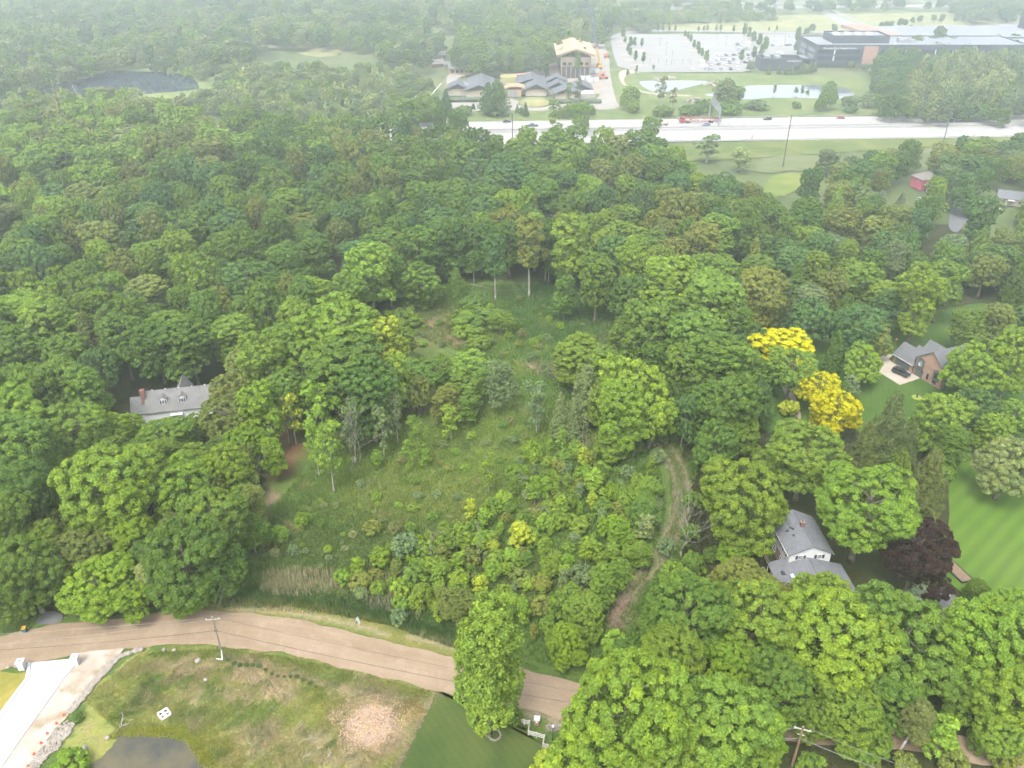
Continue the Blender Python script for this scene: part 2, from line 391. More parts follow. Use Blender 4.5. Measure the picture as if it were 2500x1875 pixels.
# ---- dirt road
def M_road():
    m, nt, b = new_mat('dirt')
    uv = nt.nodes.new('ShaderNodeAttribute'); uv.attribute_name = 'along'
    c = mix_col(nt, noise(nt, 1.0, 5, .6, uv.outputs['Vector'], .3, .72, (.035, 9, 1)), (.275, .200, .132), (.335, .252, .172))
    c = mix_col(nt, noise(nt, 1.0, 4, .6, uv.outputs['Vector'], .5, .8, (.02, 5, 1)), c, (.365, .285, .20))
    c = mix_col(nt, noise(nt, .45, 4, .7, None, .5, .75), c, (.375, .295, .212))
    fine = noise(nt, 2.5, 5, .8)
    c = mix_col(nt, fine, mix_col(nt, 1.0, c, (.86 * ALB, .85 * ALB, .84 * ALB), 'MULTIPLY'), mix_col(nt, 1.0, c, (1.1 * ALB, 1.1 * ALB, 1.1 * ALB), 'MULTIPLY'))
    c = mix_col(nt, noise(nt, .12, 3, .5, None, .45, .7), c, mix_col(nt, 1.0, c, (.88, .85, .82), 'MULTIPLY'))
    nt.links.new(c, b.inputs['Base Color']); b.inputs['Roughness'].default_value = .95; b.inputs['Specular IOR Level'].default_value = .15
    bump(nt, b, fine, .25, .04)
    return m
top = [(-160, 1590), (0, 1553), (60, 1542), (150, 1522), (300, 1510), (420, 1496), (520, 1490), (620, 1500), (760, 1520), (850, 1540), (950, 1570), (1050, 1590), (1130, 1605), (1300, 1640), (1440, 1668), (1700, 1712), (1900, 1743), (2200, 1776), (2400, 1802), (2700, 1845)]
bot = [(-160, 1668), (0, 1634), (70, 1620), (240, 1592), (330, 1581), (420, 1575), (530, 1577), (620, 1586), (700, 1598), (800, 1620), (900, 1646), (1000, 1672), (1080, 1690), (1250, 1727), (1400, 1757), (1650, 1790), (1900, 1812), (2200, 1832), (2400, 1865), (2700, 1915)]
A = catmull([G(*p) for p in top], False, 10); B = catmull([G(*p) for p in bot], False, 10)
vs = []; at = []; n = 9; L = 0
for i, (a, b) in enumerate(zip(A, B)):
    if i: L += ((A[i] + B[i]) / 2 - (A[i - 1] + B[i - 1]) / 2).length
    for k in range(n):
        t = k / (n - 1); e = (1 if k == 0 else -1 if k == n - 1 else 0) * (.22 * math.sin(L * .31 + k) + .16 * math.sin(L * .83 + 2 * k) + random.uniform(-.1, .1))
        q = a.lerp(b, t); d = (b - a).normalized()
        vs.append((q.x + d.x * e, q.y + d.y * e, .03 + .05 * math.sin(math.pi * t))); at.append((L, t, 0))
fs = [(i * n + k, (i + 1) * n + k, (i + 1) * n + k + 1, i * n + k + 1) for i in range(len(A) - 1) for k in range(n - 1)]
me = np_mesh('dirt_road', vs, [f[::-1] for f in fs], M_road(), smooth=True)
a_ = me.attributes.new('along', 'FLOAT_VECTOR', 'POINT'); a_.data.foreach_set('vector', np.array(at, np.float32).ravel())
tag(link('dirt_road', me), kind='structure')

# ---- drives, yards, lawns, ponds near by
PALE = M_var('new_concrete', (.50, .49, .47), (.55, .54, .525), .2, .8, (.43, .405, .36), .5)
BORDER = M_var('grey_kerb', (.44, .46, .48), (.52, .54, .56), .8, .8)
GRAVEL = M_var('gravel', (.36, .30, .23), (.52, .46, .39), .25, .95, (.28, .22, .14), .35, bmp=.3)
ASPHALT = M_var('worn_asphalt', (.13, .13, .138), (.19, .19, .195), .35, .9, (.10, .10, .105), .8)
def M_lawn(name, c1, c2, stripe=None, ang=0.0, c3=None, sk=1.13):
    m, nt, b = new_mat(name)
    c = mix_col(nt, noise(nt, .18, 4), c1, c2)
    c = mix_col(nt, noise(nt, .06, 5, .65, lo=.42, hi=.66), c, c3 or tuple(x * k for x, k in zip(c2, (1.45, 1.2, 1.3))))
    if stripe:
        tc = nt.nodes.new('ShaderNodeTexCoord'); mp = nt.nodes.new('ShaderNodeMapping'); mp.inputs['Rotation'].default_value = (0, 0, ang)
        nt.links.new(tc.outputs['Object'], mp.inputs['Vector'])
        w = nt.nodes.new('ShaderNodeTexWave'); w.inputs['Scale'].default_value = stripe; w.inputs['Distortion'].default_value = 1.2; w.inputs['Detail'].default_value = 2; w.inputs['Detail Scale'].default_value = .4
        nt.links.new(mp.outputs[0], w.inputs['Vector'])
        c = mix_col(nt, w.outputs['Fac'], c, mix_col(nt, 1.0, c, (sk, 1 + (sk - 1) * .75, 1 + (sk - 1) * .5), 'MULTIPLY'))
    f = noise(nt, 3.0, 4, .8)
    c = mix_col(nt, f, mix_col(nt, 1.0, c, (.8 * ALB, .82 * ALB, .8 * ALB), 'MULTIPLY'), mix_col(nt, 1.0, c, (1.15 * ALB, 1.12 * ALB, 1.1 * ALB), 'MULTIPLY'))
    nt.links.new(c, b.inputs['Base Color']); b.inputs['Roughness'].default_value = .95; b.inputs['Specular IOR Level'].default_value = .15
    bump(nt, b, f, .4, .05)
    return m
LAWN_D = M_lawn('dark_lawn', (.036, .068, .016), (.062, .095, .022), .28, R(-35))
LAWN_S = M_lawn('striped_lawn', (.062, .135, .014), (.085, .160, .019), .11, R(48), (.088, .150, .026), 1.35)
LAWN_B = M_lawn('house_lawn', (.042, .098, .016), (.058, .118, .02), .2, R(20))
LAWN_Y = M_lawn('yellow_lawn', (.19, .19, .035), (.24, .23, .05), .2, R(40))
sheet('lawn', [(1064, 1693), (1100, 1702), (1180, 1735), (1262, 1752), (1283, 1778), (1295, 1800), (1325, 1812), (1328, 1845), (1345, 1900), (1400, 1960), (960, 1960), (985, 1855), (1030, 1765)], .02, LAWN_D, jit=.3, sub=16)
sheet('lawn', [(-60, 1648), (40, 1645), (64, 1641), (62, 1655), (20, 1715), (-60, 1800)], .03, LAWN_Y, jit=.05)
sheet('lawn', K2([(2050, 1000), (2110, 985), (2300, 960), (2420, 1000), (2420, 1420), (2230, 1370), (2100, 1300), (2050, 1260), (2000, 1265), (2010, 1200), (2050, 1130)]), .02, LAWN_S, jit=.1)
sheet('lawn', K2([(1640, 800), (1720, 740), (1830, 740), (1900, 695), (2000, 680), (2120, 655), (2230, 680), (2300, 720), (2300, 900), (2120, 960), (1960, 975), (1880, 950), (1800, 900), (1720, 900), (1650, 930)]), .02, LAWN_B, jit=.15)
sheet('gravel_drive', [(196, 1594), (250, 1586), (300, 1583), (278, 1612), (262, 1636), (222, 1676), (192, 1714), (150, 1765), (100, 1830), (50, 1900), (-60, 2000), (-200, 2000), (-30, 1870), (60, 1770), (140, 1668), (178, 1618)], .035, GRAVEL, jit=.12)
sheet('concrete_driveway', [(76, 1618), (177, 1608), (181, 1613), (150, 1650), (139, 1667), (90, 1735), (40, 1802), (-60, 1945), (-160, 1965), (-60, 1840), (0, 1752), (68, 1656), (74, 1640)], .05, PALE, spline=False)
for pts in ([(62, 1657), (68, 1618), (76, 1618), (74, 1642), (68, 1658), (0, 1754), (-60, 1842), (-66, 1836), (-4, 1745)],
            [(184, 1613), (189, 1620), (158, 1655), (147, 1672), (98, 1740), (48, 1810), (-50, 1955), (-60, 1946), (40, 1803), (90, 1736), (139, 1668), (150, 1651)]):
    W = [G(*p) for p in pts]; tag(MB().prism([(p.x, p.y) for p in W], .0, .16).build('driveway_kerb', BORDER), kind='structure')
sheet('driveway', [(90, 1522), (104, 1500), (118, 1492), (148, 1498), (150, 1514), (128, 1524)], .045, ASPHALT)
# pond
def M_water(name, c1, c2, rough=.08, spec=.5):
    m, nt, b = new_mat(name)
    nt.links.new(mix_col(nt, noise(nt, .16, 4, .7), c1, c2), b.inputs['Base Color'])
    b.inputs['Roughness'].default_value = rough; b.inputs['Specular IOR Level'].default_value = spec
    bump(nt, b, noise(nt, 1.5, 3), .05, .02)
    return m
POND = M_water('pond_water', (.030, .033, .034), (.10, .084, .044), .12, .15)
sheet('pond', [(285, 1783), (312, 1779), (330, 1788), (372, 1797), (421, 1786), (449, 1806), (478, 1822), (500, 1838), (514, 1862), (520, 1920), (420, 1990), (230, 1960), (200, 1900), (222, 1868), (255, 1842), (284, 1806)], .015, POND, jit=.12)
sheet('pond_channel', [(440, 1802), (448, 1790), (464, 1786), (466, 1778), (470, 1779), (470, 1788), (455, 1796), (448, 1806)], .02, POND, jit=.05)
# right-hand drives
CONC_D = M_var('drive_concrete', (.42, .36, .29), (.50, .44, .36), .3, .9)
b_ = zoomed(2100, 800, 6.9125)
sheet('house_driveway', [(320, 755), (670, 970), (1020, 850), (900, 770), (545, 590), (480, 530), (560, 450), (470, 455), (345, 480), (330, 600)], .045, CONC_D, spline=False, conv=b_)
sheet('asphalt_drive', K2([(2015, 1268), (2035, 1262), (2100, 1320), (2110, 1345), (2050, 1345), (2020, 1310)]), .04, ASPHALT, spline=False)
sheet('asphalt_drive', [(1392, 1850), (1400, 1832), (1440, 1822), (1450, 1850), (1440, 1900), (1398, 1880)], .04, M_var('dark_asphalt', (.10, .10, .11), (.15, .15, .16), .8, .9), spline=False)
sheet('garden_path', K2([(1672, 800), (1695, 850), (1712, 890), (1730, 905), (1722, 868), (1700, 825), (1684, 795)]), .04, GRAVEL)
sheet('cul_de_sac', K2([(2050, 470), (2062, 445), (2100, 440), (2110, 455), (2090, 475), (2070, 500), (2052, 495)]), .04, ASPHALT)
sheet('lawn', K2([(1650, 400), (1690, 375), (1760, 380), (1740, 400), (1700, 420), (1660, 425)]), .035, M_lawn('light_lawn', (.12, .18, .04), (.16, .21, .05)), jit=.8, sub=10)
sheet('reed_bed', K2([(1640, 345), (1720, 335), (1800, 340), (1790, 362), (1700, 370), (1640, 372)]), .03, M_var('reeds', (.10, .145, .042), (.17, .175, .08), .12, .95), jit=1.4, sub=12)
sheet('verge', K2([(1430, 315), (1800, 300), (2260, 290), (2260, 300), (1800, 330), (1560, 345), (1450, 345)]), .02, M_lawn('verge_grass', (.085, .13, .03), (.13, .17, .05)))

# ---- motorway
HW_A = math.atan(.055)
CONC_H = M_var('motorway_concrete', (.36, .35, .33), (.42, .41, .39), .12, .85, (.29, .28, .265), .3, map_scale=(.05, 1, 1))
CONC_M = M_var('median_concrete', (.24, .235, .225), (.31, .305, .29), .4, .9, map_scale=(.15, 1, 1))
def hw(name, y0, y1, z, mat):
    me = bpy.data.meshes.new(name); me.from_pydata([(-700, y0, z), (900, y0, z), (900, y1, z), (-700, y1, z)], [], [(0, 1, 2, 3)]); me.materials.append(mat)
    return tag(link(name, me, None, (0, 414, 0), HW_A), kind='structure')
hw('motorway', 0, 47, .05, CONC_H); hw('motorway_median', 21.5, 30.5, .08, CONC_M)
LINE_W = M_plain('lane_paint', (.78, .78, .76), .7); LINE_Y = M_plain('yellow_paint', (.62, .46, .08), .7)
for yy, mt in ((2.8, LINE_W), (20.6, LINE_Y), (31.6, LINE_Y), (44.4, LINE_W)): hw('edge_line', yy, yy + .18, .075, mt)
for yy in (6.6, 10.3, 14.0, 17.4, 34.9, 38.1, 41.3):
    mb = MB()
    for k in range(-20, 44): mb.box(k * 12.2, k * 12.2 + 3, yy, yy + .15, .055, .075)
    tag(mb.build('lane_dashes', LINE_W, None, (0, 414, 0), HW_A), kind='structure')
mb = MB()
mb.prism_x([(25.6, .08), (26.4, .08), (26.15, .45), (26.1, 1.1), (25.9, 1.1), (25.85, .45)], -250, 420)
tag(mb.build('median_barrier', M_var('barrier_concrete', (.32, .31, .30), (.40, .39, .38), .3, .9), None, (0, 414, 0), HW_A), 'long low concrete barrier dividing the motorway carriageways', 'barrier')

# ---- far grounds
YARD = M_var('pale_yard', (.27, .245, .21), (.36, .33, .295), .06, .95)
LOT = M_var('lot_concrete', (.25, .24, .225), (.31, .30, .28), .05, .9)
GR_L = M_lawn('far_field', (.19, .22, .09), (.24, .26, .11)); GR_M = M_lawn('far_meadow', (.10, .15, .045), (.14, .19, .06)); GR_D = M_var('marsh', (.11, .14, .06), (.17, .19, .08), .05, .95)
W_FAR = M_water('still_water', (.05, .058, .06), (.08, .088, .088), .08, .28)
sheet('office_meadow', [(1470, 165), (1600, 178), (1850, 178), (2150, 190), (2560, 215), (2700, 285), (2000, 290), (1400, 300), (1000, 303), (1000, 270), (1440, 268)], .0, GR_M, spline=False)
sheet('office_field', [(1500, 66), (1600, 50), (1850, 40), (2040, 34), (2560, 28), (2700, 62), (2500, 70), (2050, 78), (1940, 76), (1520, 76)], .0, GR_L, spline=False)
sheet('far_scrub', [(1490, 45), (1560, 30), (1700, 22), (1860, 28), (1900, 42), (1800, 52), (1700, 60), (1600, 56)], .03, GR_D)
sheet('parking_lot', [(1489, 95), (1500, 86), (1515, 82), (1558, 84), (1931, 83), (1975, 90), (1990, 120), (1965, 150), (1850, 168), (1812, 176), (1567, 176), (1530, 168), (1508, 162), (1500, 140)], .06, LOT, spline=False)
sheet('access_road', [(1489, 95), (1496, 84), (1530, 76), (1590, 73), (1750, 74), (1960, 78), (2070, 74), (2080, 78), (1960, 83), (1750, 78), (1590, 77), (1540, 80), (1515, 84)], .05, LOT, spline=False)
sheet('access_road', [(1985, 22), (2005, 20), (2060, 45), (2105, 60), (2140, 66), (2130, 76), (2070, 74), (2040, 52)], .06, LOT, spline=False)
sheet('access_road', [(2025, 22), (2040, 32), (2090, 52), (2118, 62), (2124, 62), (2090, 47), (2045, 28), (2030, 21)], .05, LOT, spline=False)
sheet('access_road', [(2100, 66), (2500, 58), (2700, 56), (2700, 66), (2480, 72), (2100, 76)], .04, LOT, spline=False)
sheet('far_road', [(1400, 18), (1700, 17), (2000, 13), (2600, 8), (2600, 15), (2000, 20), (1700, 24), (1400, 24)], .05, LOT, spline=False)
sheet('far_road', [(1650, 8), (1900, 6), (2500, 2), (2500, 4), (1900, 9), (1650, 12)], .05, LOT, spline=False)
sheet('far_yard', [(-40, 8), (30, 10), (28, 22), (-40, 24)], .05, YARD, spline=False)
sheet('retention_pond', [(1563, 199), (1600, 197), (1700, 197), (1728, 199), (1705, 207), (1670, 216), (1650, 222), (1600, 224), (1575, 215), (1563, 205)], .05, W_FAR)
z3 = lambda pts: [(1650 + x / 2.602, y / 2.602) for x, y in pts]
sheet('retention_pond', z3([(185, 600), (330, 580), (420, 555), (500, 543), (850, 540), (1050, 555), (1130, 590), (1110, 615), (1000, 628), (880, 625), (620, 622), (450, 632), (340, 625), (230, 612)]), .05, W_FAR)
sheet('gravel_path', [(1512, 178), (1528, 170), (1560, 176), (1530, 184), (1524, 200), (1545, 215), (1600, 228), (1680, 232), (1680, 235), (1600, 231), (1540, 218), (1516, 200)], .05, GRAVEL)
sheet('school_yard', [(1040, 266), (1100, 252), (1165, 250), (1240, 240), (1290, 256), (1365, 256), (1420, 240), (1462, 236), (1470, 180), (1462, 150), (1452, 125), (1470, 110), (1484, 130), (1492, 190), (1502, 240), (1508, 264), (1430, 268), (1300, 270), (1200, 268), (1150, 272), (1080, 274)], .05, YARD, jit=.3)
sheet('building_site', [(1350, 190), (1340, 160), (1360, 120), (1440, 100), (1475, 110), (1475, 215), (1440, 225), (1410, 215)], .035, M_var('site_soil', (.28, .225, .17), (.38, .33, .27), .08, .95), jit=.4)
sheet('site_track', [(1290, 190), (1305, 150), (1320, 148), (1325, 165), (1330, 185), (1310, 200), (1220, 205), (1200, 195)], .04, YARD, jit=.4)
sheet('site_track', [(1090, 200), (1100, 180), (1150, 178), (1120, 190), (1108, 205), (1095, 215)], .04, YARD, jit=.4)
sheet('site_track', [(955, 62), (975, 58), (1010, 78), (1006, 95), (960, 90), (940, 80)], .04, M_var('bare_soil', (.34, .27, .22), (.46, .38, .31), .06, .95), jit=.5)
sheet('marsh_bank', [(0, 236), (60, 200), (150, 165), (250, 145), (400, 150), (520, 175), (520, 230), (300, 245), (100, 262)], .0, M_lawn('marsh_grass', (.13, .19, .06), (.18, .24, .08)))
sheet('marsh_pond', [(x / 2.602, y / 2.602) for x, y in [(90, 620), (250, 540), (540, 500), (640, 465), (760, 450), (1000, 460), (1200, 490), (1250, 530), (1230, 570), (900, 600), (700, 640), (400, 660), (130, 660)]], .05, M_water('marsh_water', (.03, .04, .055), (.04, .05, .065), .05), jit=.8)
sheet('clearing', [(630, 96), (700, 88), (790, 90), (840, 100), (830, 130), (780, 140), (700, 124), (640, 112)], .0, GR_L)
sheet('gravel_path', [(500, 112), (660, 113), (820, 115), (830, 117), (660, 116), (500, 115)], .05, YARD)
# ================================================================== trees
def unit(a): return a / (np.linalg.norm(a, axis=-1, keepdims=True) + 1e-9)
def leaves(P, N, size, g, tone, mat, name, wid=.55):
    """one diamond-shaped leaf spray per point"""
    n = len(P); t = unit(np.cross(N, g.normal(size=(n, 3)))); b = np.cross(N, t)
    s = (size * g.uniform(.7, 1.35, n))[:, None]
    V = np.empty((n, 4, 3)); V[:, 0] = P - t * s; V[:, 1] = P + b * s * wid; V[:, 2] = P + t * s; V[:, 3] = P - b * s * wid
    tn = np.ones((n, 4, 4)); tn[:, :, 0] = tone[:, None]; tn[:, :, 1] = g.random(n)[:, None]
    return np_mesh(name, V.reshape(-1, 3), np.arange(n * 4).reshape(n, 4), mat, {'tone': ('FLOAT_COLOR', tn.reshape(-1, 4))})
def blobs(g, lobes, ncl, rc, nleaf, leaf, mat, name, young=.5, squash=.8, lowcut=-.55, fill=.12, loose=.45, up=.35):
    """lobes: (centre, radii). Clumps of leaves sit on the outside of the lobes."""
    Cs = []; Os = []
    L = [(np.array(c, float), np.array(r, float)) for c, r in lobes]
    vol = np.array([r[0] * r[1] + r[0] * r[2] for c, r in L]); vol = vol / vol.sum()
    for li, (c, r) in enumerate(L):
        k = max(4, int(ncl * vol[li] * 1.6)); i = np.arange(k) + .5
        ph = np.arccos(1 - 2 * i / k); th = math.pi * (1 + 5 ** .5) * i + g.random() * 6
        D = np.stack([np.cos(th) * np.sin(ph), np.sin(th) * np.sin(ph), np.cos(ph)], 1) + g.normal(0, .12, (k, 3)); D = unit(D)
        D = D[D[:, 2] > lowcut]
        p = c + D * r * (1 - .22 * g.random((len(D), 1)) ** 2)
        keep = np.ones(len(p), bool)
        for lj, (c2, r2) in enumerate(L):
            if lj != li: keep &= (((p - c2) / (r2 * .86)) ** 2).sum(1) > 1
        Cs.append(p[keep]); Os.append(D[keep])
    C = np.concatenate(Cs); Od = np.concatenate(Os); k = len(C)
    rk = rc * g.uniform(.65, 1.35, k); tone = np.clip(g.beta(1.1, 2.4, k) * young * 2, 0, 1)
    n = np.maximum(6, (nleaf / k * (rk / rc) ** 2)).astype(int); ii = np.repeat(np.arange(k), n)
    D = unit(unit(g.normal(size=(len(ii), 3))) + .75 * Od[ii] + np.array([0, 0, .25]))
    P = C[ii] + D * (rk[ii] * (1 - loose * g.random(len(ii)) ** 1.5))[:, None] * np.array([1, 1, squash])
    N = unit(D * .8 + np.array([0, 0, up]) + .5 * g.normal(size=D.shape)); T = tone[ii] * g.uniform(.5, 1.2, len(ii))
    nf = int(len(ii) * fill)
    if nf:
        lj = g.integers(0, len(L), nf); cc = np.array([L[j][0] for j in lj]); rr = np.array([L[j][1] for j in lj])
        P = np.concatenate([P, cc + unit(g.normal(size=(nf, 3))) * rr * (g.random((nf, 1)) ** .33) * .72]); N = np.concatenate([N, unit(g.normal(size=(nf, 3)))]); T = np.concatenate([T, np.zeros(nf)])
    return leaves(P, N, leaf, g, np.clip(T, 0, 1), mat, name), C
def limbs(h, r, C, g, top, nl, name, mat, lean=0.0, z0=.3, stems=1):
    mb = MB()
    for s_ in range(stems):
        ox, oy = (g.normal(0, .35), g.normal(0, .35)) if stems > 1 else (0, 0)
        lx, ly = g.normal(0, .02 * h + lean), g.normal(0, .02 * h)
        pts = [Vector((ox + lx * t * t, oy + ly * t * t + .0, top * t)) for t in (0, .1, .3, .55, .8, 1)]
        rad = [r * 1.35, r, r * .85, r * .65, r * .42, r * .15]
        for i in range(5): mb.tube(pts[i], pts[i + 1], rad[i], rad[i + 1], 7, i == 0)
    if len(C):
        for j in g.choice(len(C), min(nl, len(C)), replace=False):
            c = Vector(C[j]); zz = min(top * .95, max(top * z0, c.z - .5 * math.hypot(c.x, c.y))); t = zz / top
            a = Vector((lx * t * t, ly * t * t, zz)); m = a.lerp(c, .5) + Vector((g.normal(0, .2), g.normal(0, .2), -.04 * h * g.random()))
            mb.tube(a, m, r * .32, r * .2, 5, False); mb.tube(m, c, r * .2, r * .06, 5, False)
    return mb.mesh(name, mat, True)

PROTO = {}
def proto(kind, seed, hi=1.0, mat=None):
    """returns (crown mesh, trunk mesh, crown radius, height) of one tree of that kind"""
    key = (kind, seed, hi, mat is None)
    if key in PROTO: return PROTO[key]
    g = np.random.default_rng(seed * 101 + sum(map(ord, kind))); mt = mat or LEAF; u = g.uniform
    q = hi; ls = 1 / math.sqrt(hi)
    if kind == 'maple':
        R0, h = 6.0, 15.0; lobes = [((0, 0, 8.6), (4.6, 4.6, 5.0))]
        for i in range(12):
            a = i * 2.4 + u(-.4, .4); rr = u(1.8, 4.1); z = u(4.2, 11.8)
            lobes.append(((rr * math.cos(a), rr * math.sin(a), z), (u(1.5, 2.9), u(1.5, 2.9), u(1.4, 2.7))))
        m, C = blobs(g, lobes, int(360 * q ** .4), .60, int(28000 * q), .215 * ls, mt, 'maple_crown', .55, lowcut=-.75, loose=.85)
        t = limbs(h, .36, C, g, 11.5, 14, 'trunk', BARK)
    elif kind == 'oak':
        R0, h = 6.0, 21.0; lobes = [((0, 0, 14), (3.9, 3.9, 5.2)), ((0, 0, 9), (3.6, 3.6, 4))]
        for i in range(13):
            a = i * 2.4 + u(-.5, .5); rr = u(1.6, 4.2); z = u(6.0, 17.5) if i > 2 else u(16, 18.3)
            k = 1 - .25 * max(0, (z - 13) / 6); lobes.append(((rr * k * math.cos(a), rr * k * math.sin(a), z), (u(1.3, 2.8), u(1.3, 2.8), u(1.2, 2.6))))
        m, C = blobs(g, lobes, int(400 * q ** .4), .64, int(26000 * q), .235 * ls, mt, 'oak_crown', .45, lowcut=-.7, loose=.85)
        t = limbs(h, .34, C, g, 17, 14, 'trunk', BARK)
    elif kind == 'dome':                         # broad fine-leaved crown with layered sprays
        R0, h = 7.0, 15.0; lobes = [((0, 0, 9), (5.2, 5.2, 4.4))]
        for i in range(14):
            a = i * 2.4 + u(-.4, .4); rr = u(2.5, 4.9); z = u(4.2, 12) - .25 * (rr - 3)
            lobes.append(((rr * math.cos(a), rr * math.sin(a), z), (u(1.7, 2.5), u(1.7, 2.5), u(1.2, 1.9))))
        m, C = blobs(g, lobes, int(460 * q ** .4), .55, int(28000 * q), .195 * ls, mt, 'dome_crown', .4, squash=.65, up=.5, lowcut=-.75, loose=.85)
        t = limbs(h, .38, C, g, 11, 14, 'trunk', BARK)
    elif kind == 'ash':                          # tall irregular crown, gaps between limbs
        R0, h = 5.0, 17.0; lobes = []
        for i in range(17):
            z = 4.5 + 11 * i / 16; a = i * 2.4 + u(-.5, .5); rr = u(1.0, 3.4) * (1.1 - .8 * abs(z - 8.5) / 9)
            lobes.append(((rr * math.cos(a), rr * math.sin(a), z), (u(1.3, 2.1), u(1.3, 2.1), u(1.2, 2.0))))
        m, C = blobs(g, lobes, int(200 * q ** .4), .75, int(13000 * q), .27 * ls, mt, 'ash_crown', .45, fill=.05, loose=.75)
        t = limbs(h, .3, C, g, 15, 18, 'trunk', BARK)
    elif kind == 'poplar':                       # narrow and tall with a bare lower stem
        R0, h = 3.6, 21.0; lobes = []
        for i in range(12):
            z = 9.5 + 10.5 * i / 11; a = i * 2.4; rr = u(.3, 1.9) * (1.15 - (z - 9.5) / 14)
            lobes.append(((rr * math.cos(a), rr * math.sin(a), z), (u(1.2, 1.9), u(1.2, 1.9), u(1.1, 1.9))))
        m, C = blobs(g, lobes, int(120 * q ** .4), .7, int(8000 * q), .3 * ls, mt, 'poplar_crown', .5, fill=.06)
        t = limbs(h, .22, C, g, 19, 12, 'trunk', BARK_PALE, z0=.45)
    elif kind == 'airy':                         # half-bare tree with thin leaf sprays
        R0, h = 3.4, 14.0; lobes = []
        for i in range(11):
            z = 4.5 + 9 * i / 10; a = i * 2.4; rr = u(.5, 2.4)
            lobes.append(((rr * math.cos(a), rr * math.sin(a), z), (u(.7, 1.2), u(.7, 1.2), u(.6, 1.1))))
        m, C = blobs(g, lobes, 90, .5, int(2600 * q), .27 * ls, mt, 'airy_crown', .6, fill=.0, loose=.8)
        t = limbs(h, .15, C, g, 13, 26, 'trunk', BARK_PALE, z0=.15)
    elif kind in ('spruce', 'pine'):
        R0, h = (2.6, 12.0) if kind == 'spruce' else (3.6, 15.0)
        Ps = []; Ns = []; Ts = []; nw = 17 if kind == 'spruce' else 12
        for w in range(nw):
            f = (w + .5) / nw; z = h * (.08 + .9 * f); r = R0 * (1 - f) ** (.85 if kind == 'spruce' else .6) + .15
            for k in range(9 if kind == 'spruce' else 7):
                a = 6.283 * k / (9 if kind == 'spruce' else 7) + w * 1.1 + u(-.2, .2); rr = r * u(.75, 1.12); n = int((70 if kind == 'spruce' else 95) * q * (.25 + rr / R0))
                s = g.random(n) ** .6; wd = .28 * rr * (1.1 - s)
                d = np.array([math.cos(a), math.sin(a), 0]); e = np.array([-math.sin(a), math.cos(a), 0])
                zz = z - .35 * rr * s ** 1.4 + (.25 * rr * s ** 3 if kind == 'spruce' else .45 * rr * s)
                p = d * (s * rr)[:, None] + e * (g.normal(0, 1, n) * wd)[:, None] + np.stack([0 * s, 0 * s, zz + g.normal(0, .12 if kind == 'spruce' else .28, n)], 1)
                Ps.append(p); Ns.append(unit(d * .5 + np.array([0, 0, 1]) + .5 * g.normal(size=(n, 3)))); Ts.append(np.full(n, g.random() * .4) + .5 * s * g.random(n))
        m = leaves(np.concatenate(Ps), np.concatenate(Ns), .27 * ls, g, np.clip(np.concatenate(Ts), 0, 1), mt, kind + '_crown', .38)
        t = limbs(h, .2, [], g, h * .97, 0, 'trunk', BARK)
    elif kind == 'shrub':
        R0, h = 2.0, 3.2; lobes = [((0, 0, 1.4), (1.4, 1.4, 1.3))]
        for i in range(6):
            a = i * 2.4; rr = u(.5, 1.2); lobes.append(((rr * math.cos(a), rr * math.sin(a), u(.9, 2.3)), (u(.6, .95), u(.6, .95), u(.5, .9))))
        m, C = blobs(g, lobes, 60, .42, int(2600 * q), .19 * ls, mt, 'shrub_crown', .5, fill=.06, loose=.7)
        t = limbs(h, .07, C, g, 2.2, 9, 'trunk', BARK, stems=3)
    elif kind == 'sapling':
        R0, h = 1.5, 5.5; lobes = []
        for i in range(7):
            z = 1.6 + 3.4 * i / 6; a = i * 2.4; rr = u(.2, .9) * (1.1 - i / 9)
            lobes.append(((rr * math.cos(a), rr * math.sin(a), z), (u(.45, .75), u(.45, .75), u(.4, .7))))
        m, C = blobs(g, lobes, 50, .34, int(1700 * q), .19 * ls, mt, 'sapling_crown', .6, fill=.03, loose=.7)
        t = limbs(h, .06, C, g, 5, 9, 'trunk', BARK_PALE)
    PROTO[key] = (m, t, R0, h); return PROTO[key]
CFRAC = {'maple': .58, 'oak': .62, 'dome': .58, 'ash': .55, 'poplar': .70, 'airy': .60, 'spruce': .42, 'pine': .5, 'shrub': .45, 'sapling': .58}
ASPECT = {'maple': 1.25, 'oak': 1.65, 'dome': 1.05, 'ash': 1.7, 'poplar': 2.9, 'airy': 2.0, 'spruce': 2.2, 'pine': 2.0, 'shrub': .8, 'sapling': 1.8}
NV = {'maple': 4, 'oak': 4, 'dome': 2, 'ash': 3, 'poplar': 3, 'airy': 3, 'spruce': 2, 'pine': 3, 'shrub': 4, 'sapling': 4}
C_ = dict(dk=(.094, .180, .040), md=(.122, .222, .044), lt=(.160, .275, .048), yg=(.198, .315, .046), ol=(.170, .225, .058), bl=(.094, .190, .062), pl=(.240, .300, .115),
          br=(.165, .300, .036), ye=(.52, .53, .012), pu=(.046, .026, .030), gy=(.160, .230, .105), tn=(.200, .230, .095), gd=(.33, .41, .050), bs=(.20, .28, .20), pn=(.125, .165, .062))
C_.update({k: (C_[k][0] * 1.09, C_[k][1], C_[k][2]) for k in ('dk', 'md', 'lt', 'bl', 'ol', 'br')})
TONE = dict(dk='dark green', md='mid green', lt='light green', yg='yellow-green', ol='olive', bl='blue-green', pl='pale', br='bright green', ye='golden yellow', pu='dark purple', gy='grey-green', tn='tan-green', gd='yellowing', bs='silvery blue', pn='brown-green')
NAME = dict(maple='maple_tree', oak='oak_tree', dome='spreading_tree', ash='ash_tree', poplar='poplar_tree', airy='thin_tree', spruce='spruce_tree', pine='pine_tree', shrub='shrub', sapling='sapling')
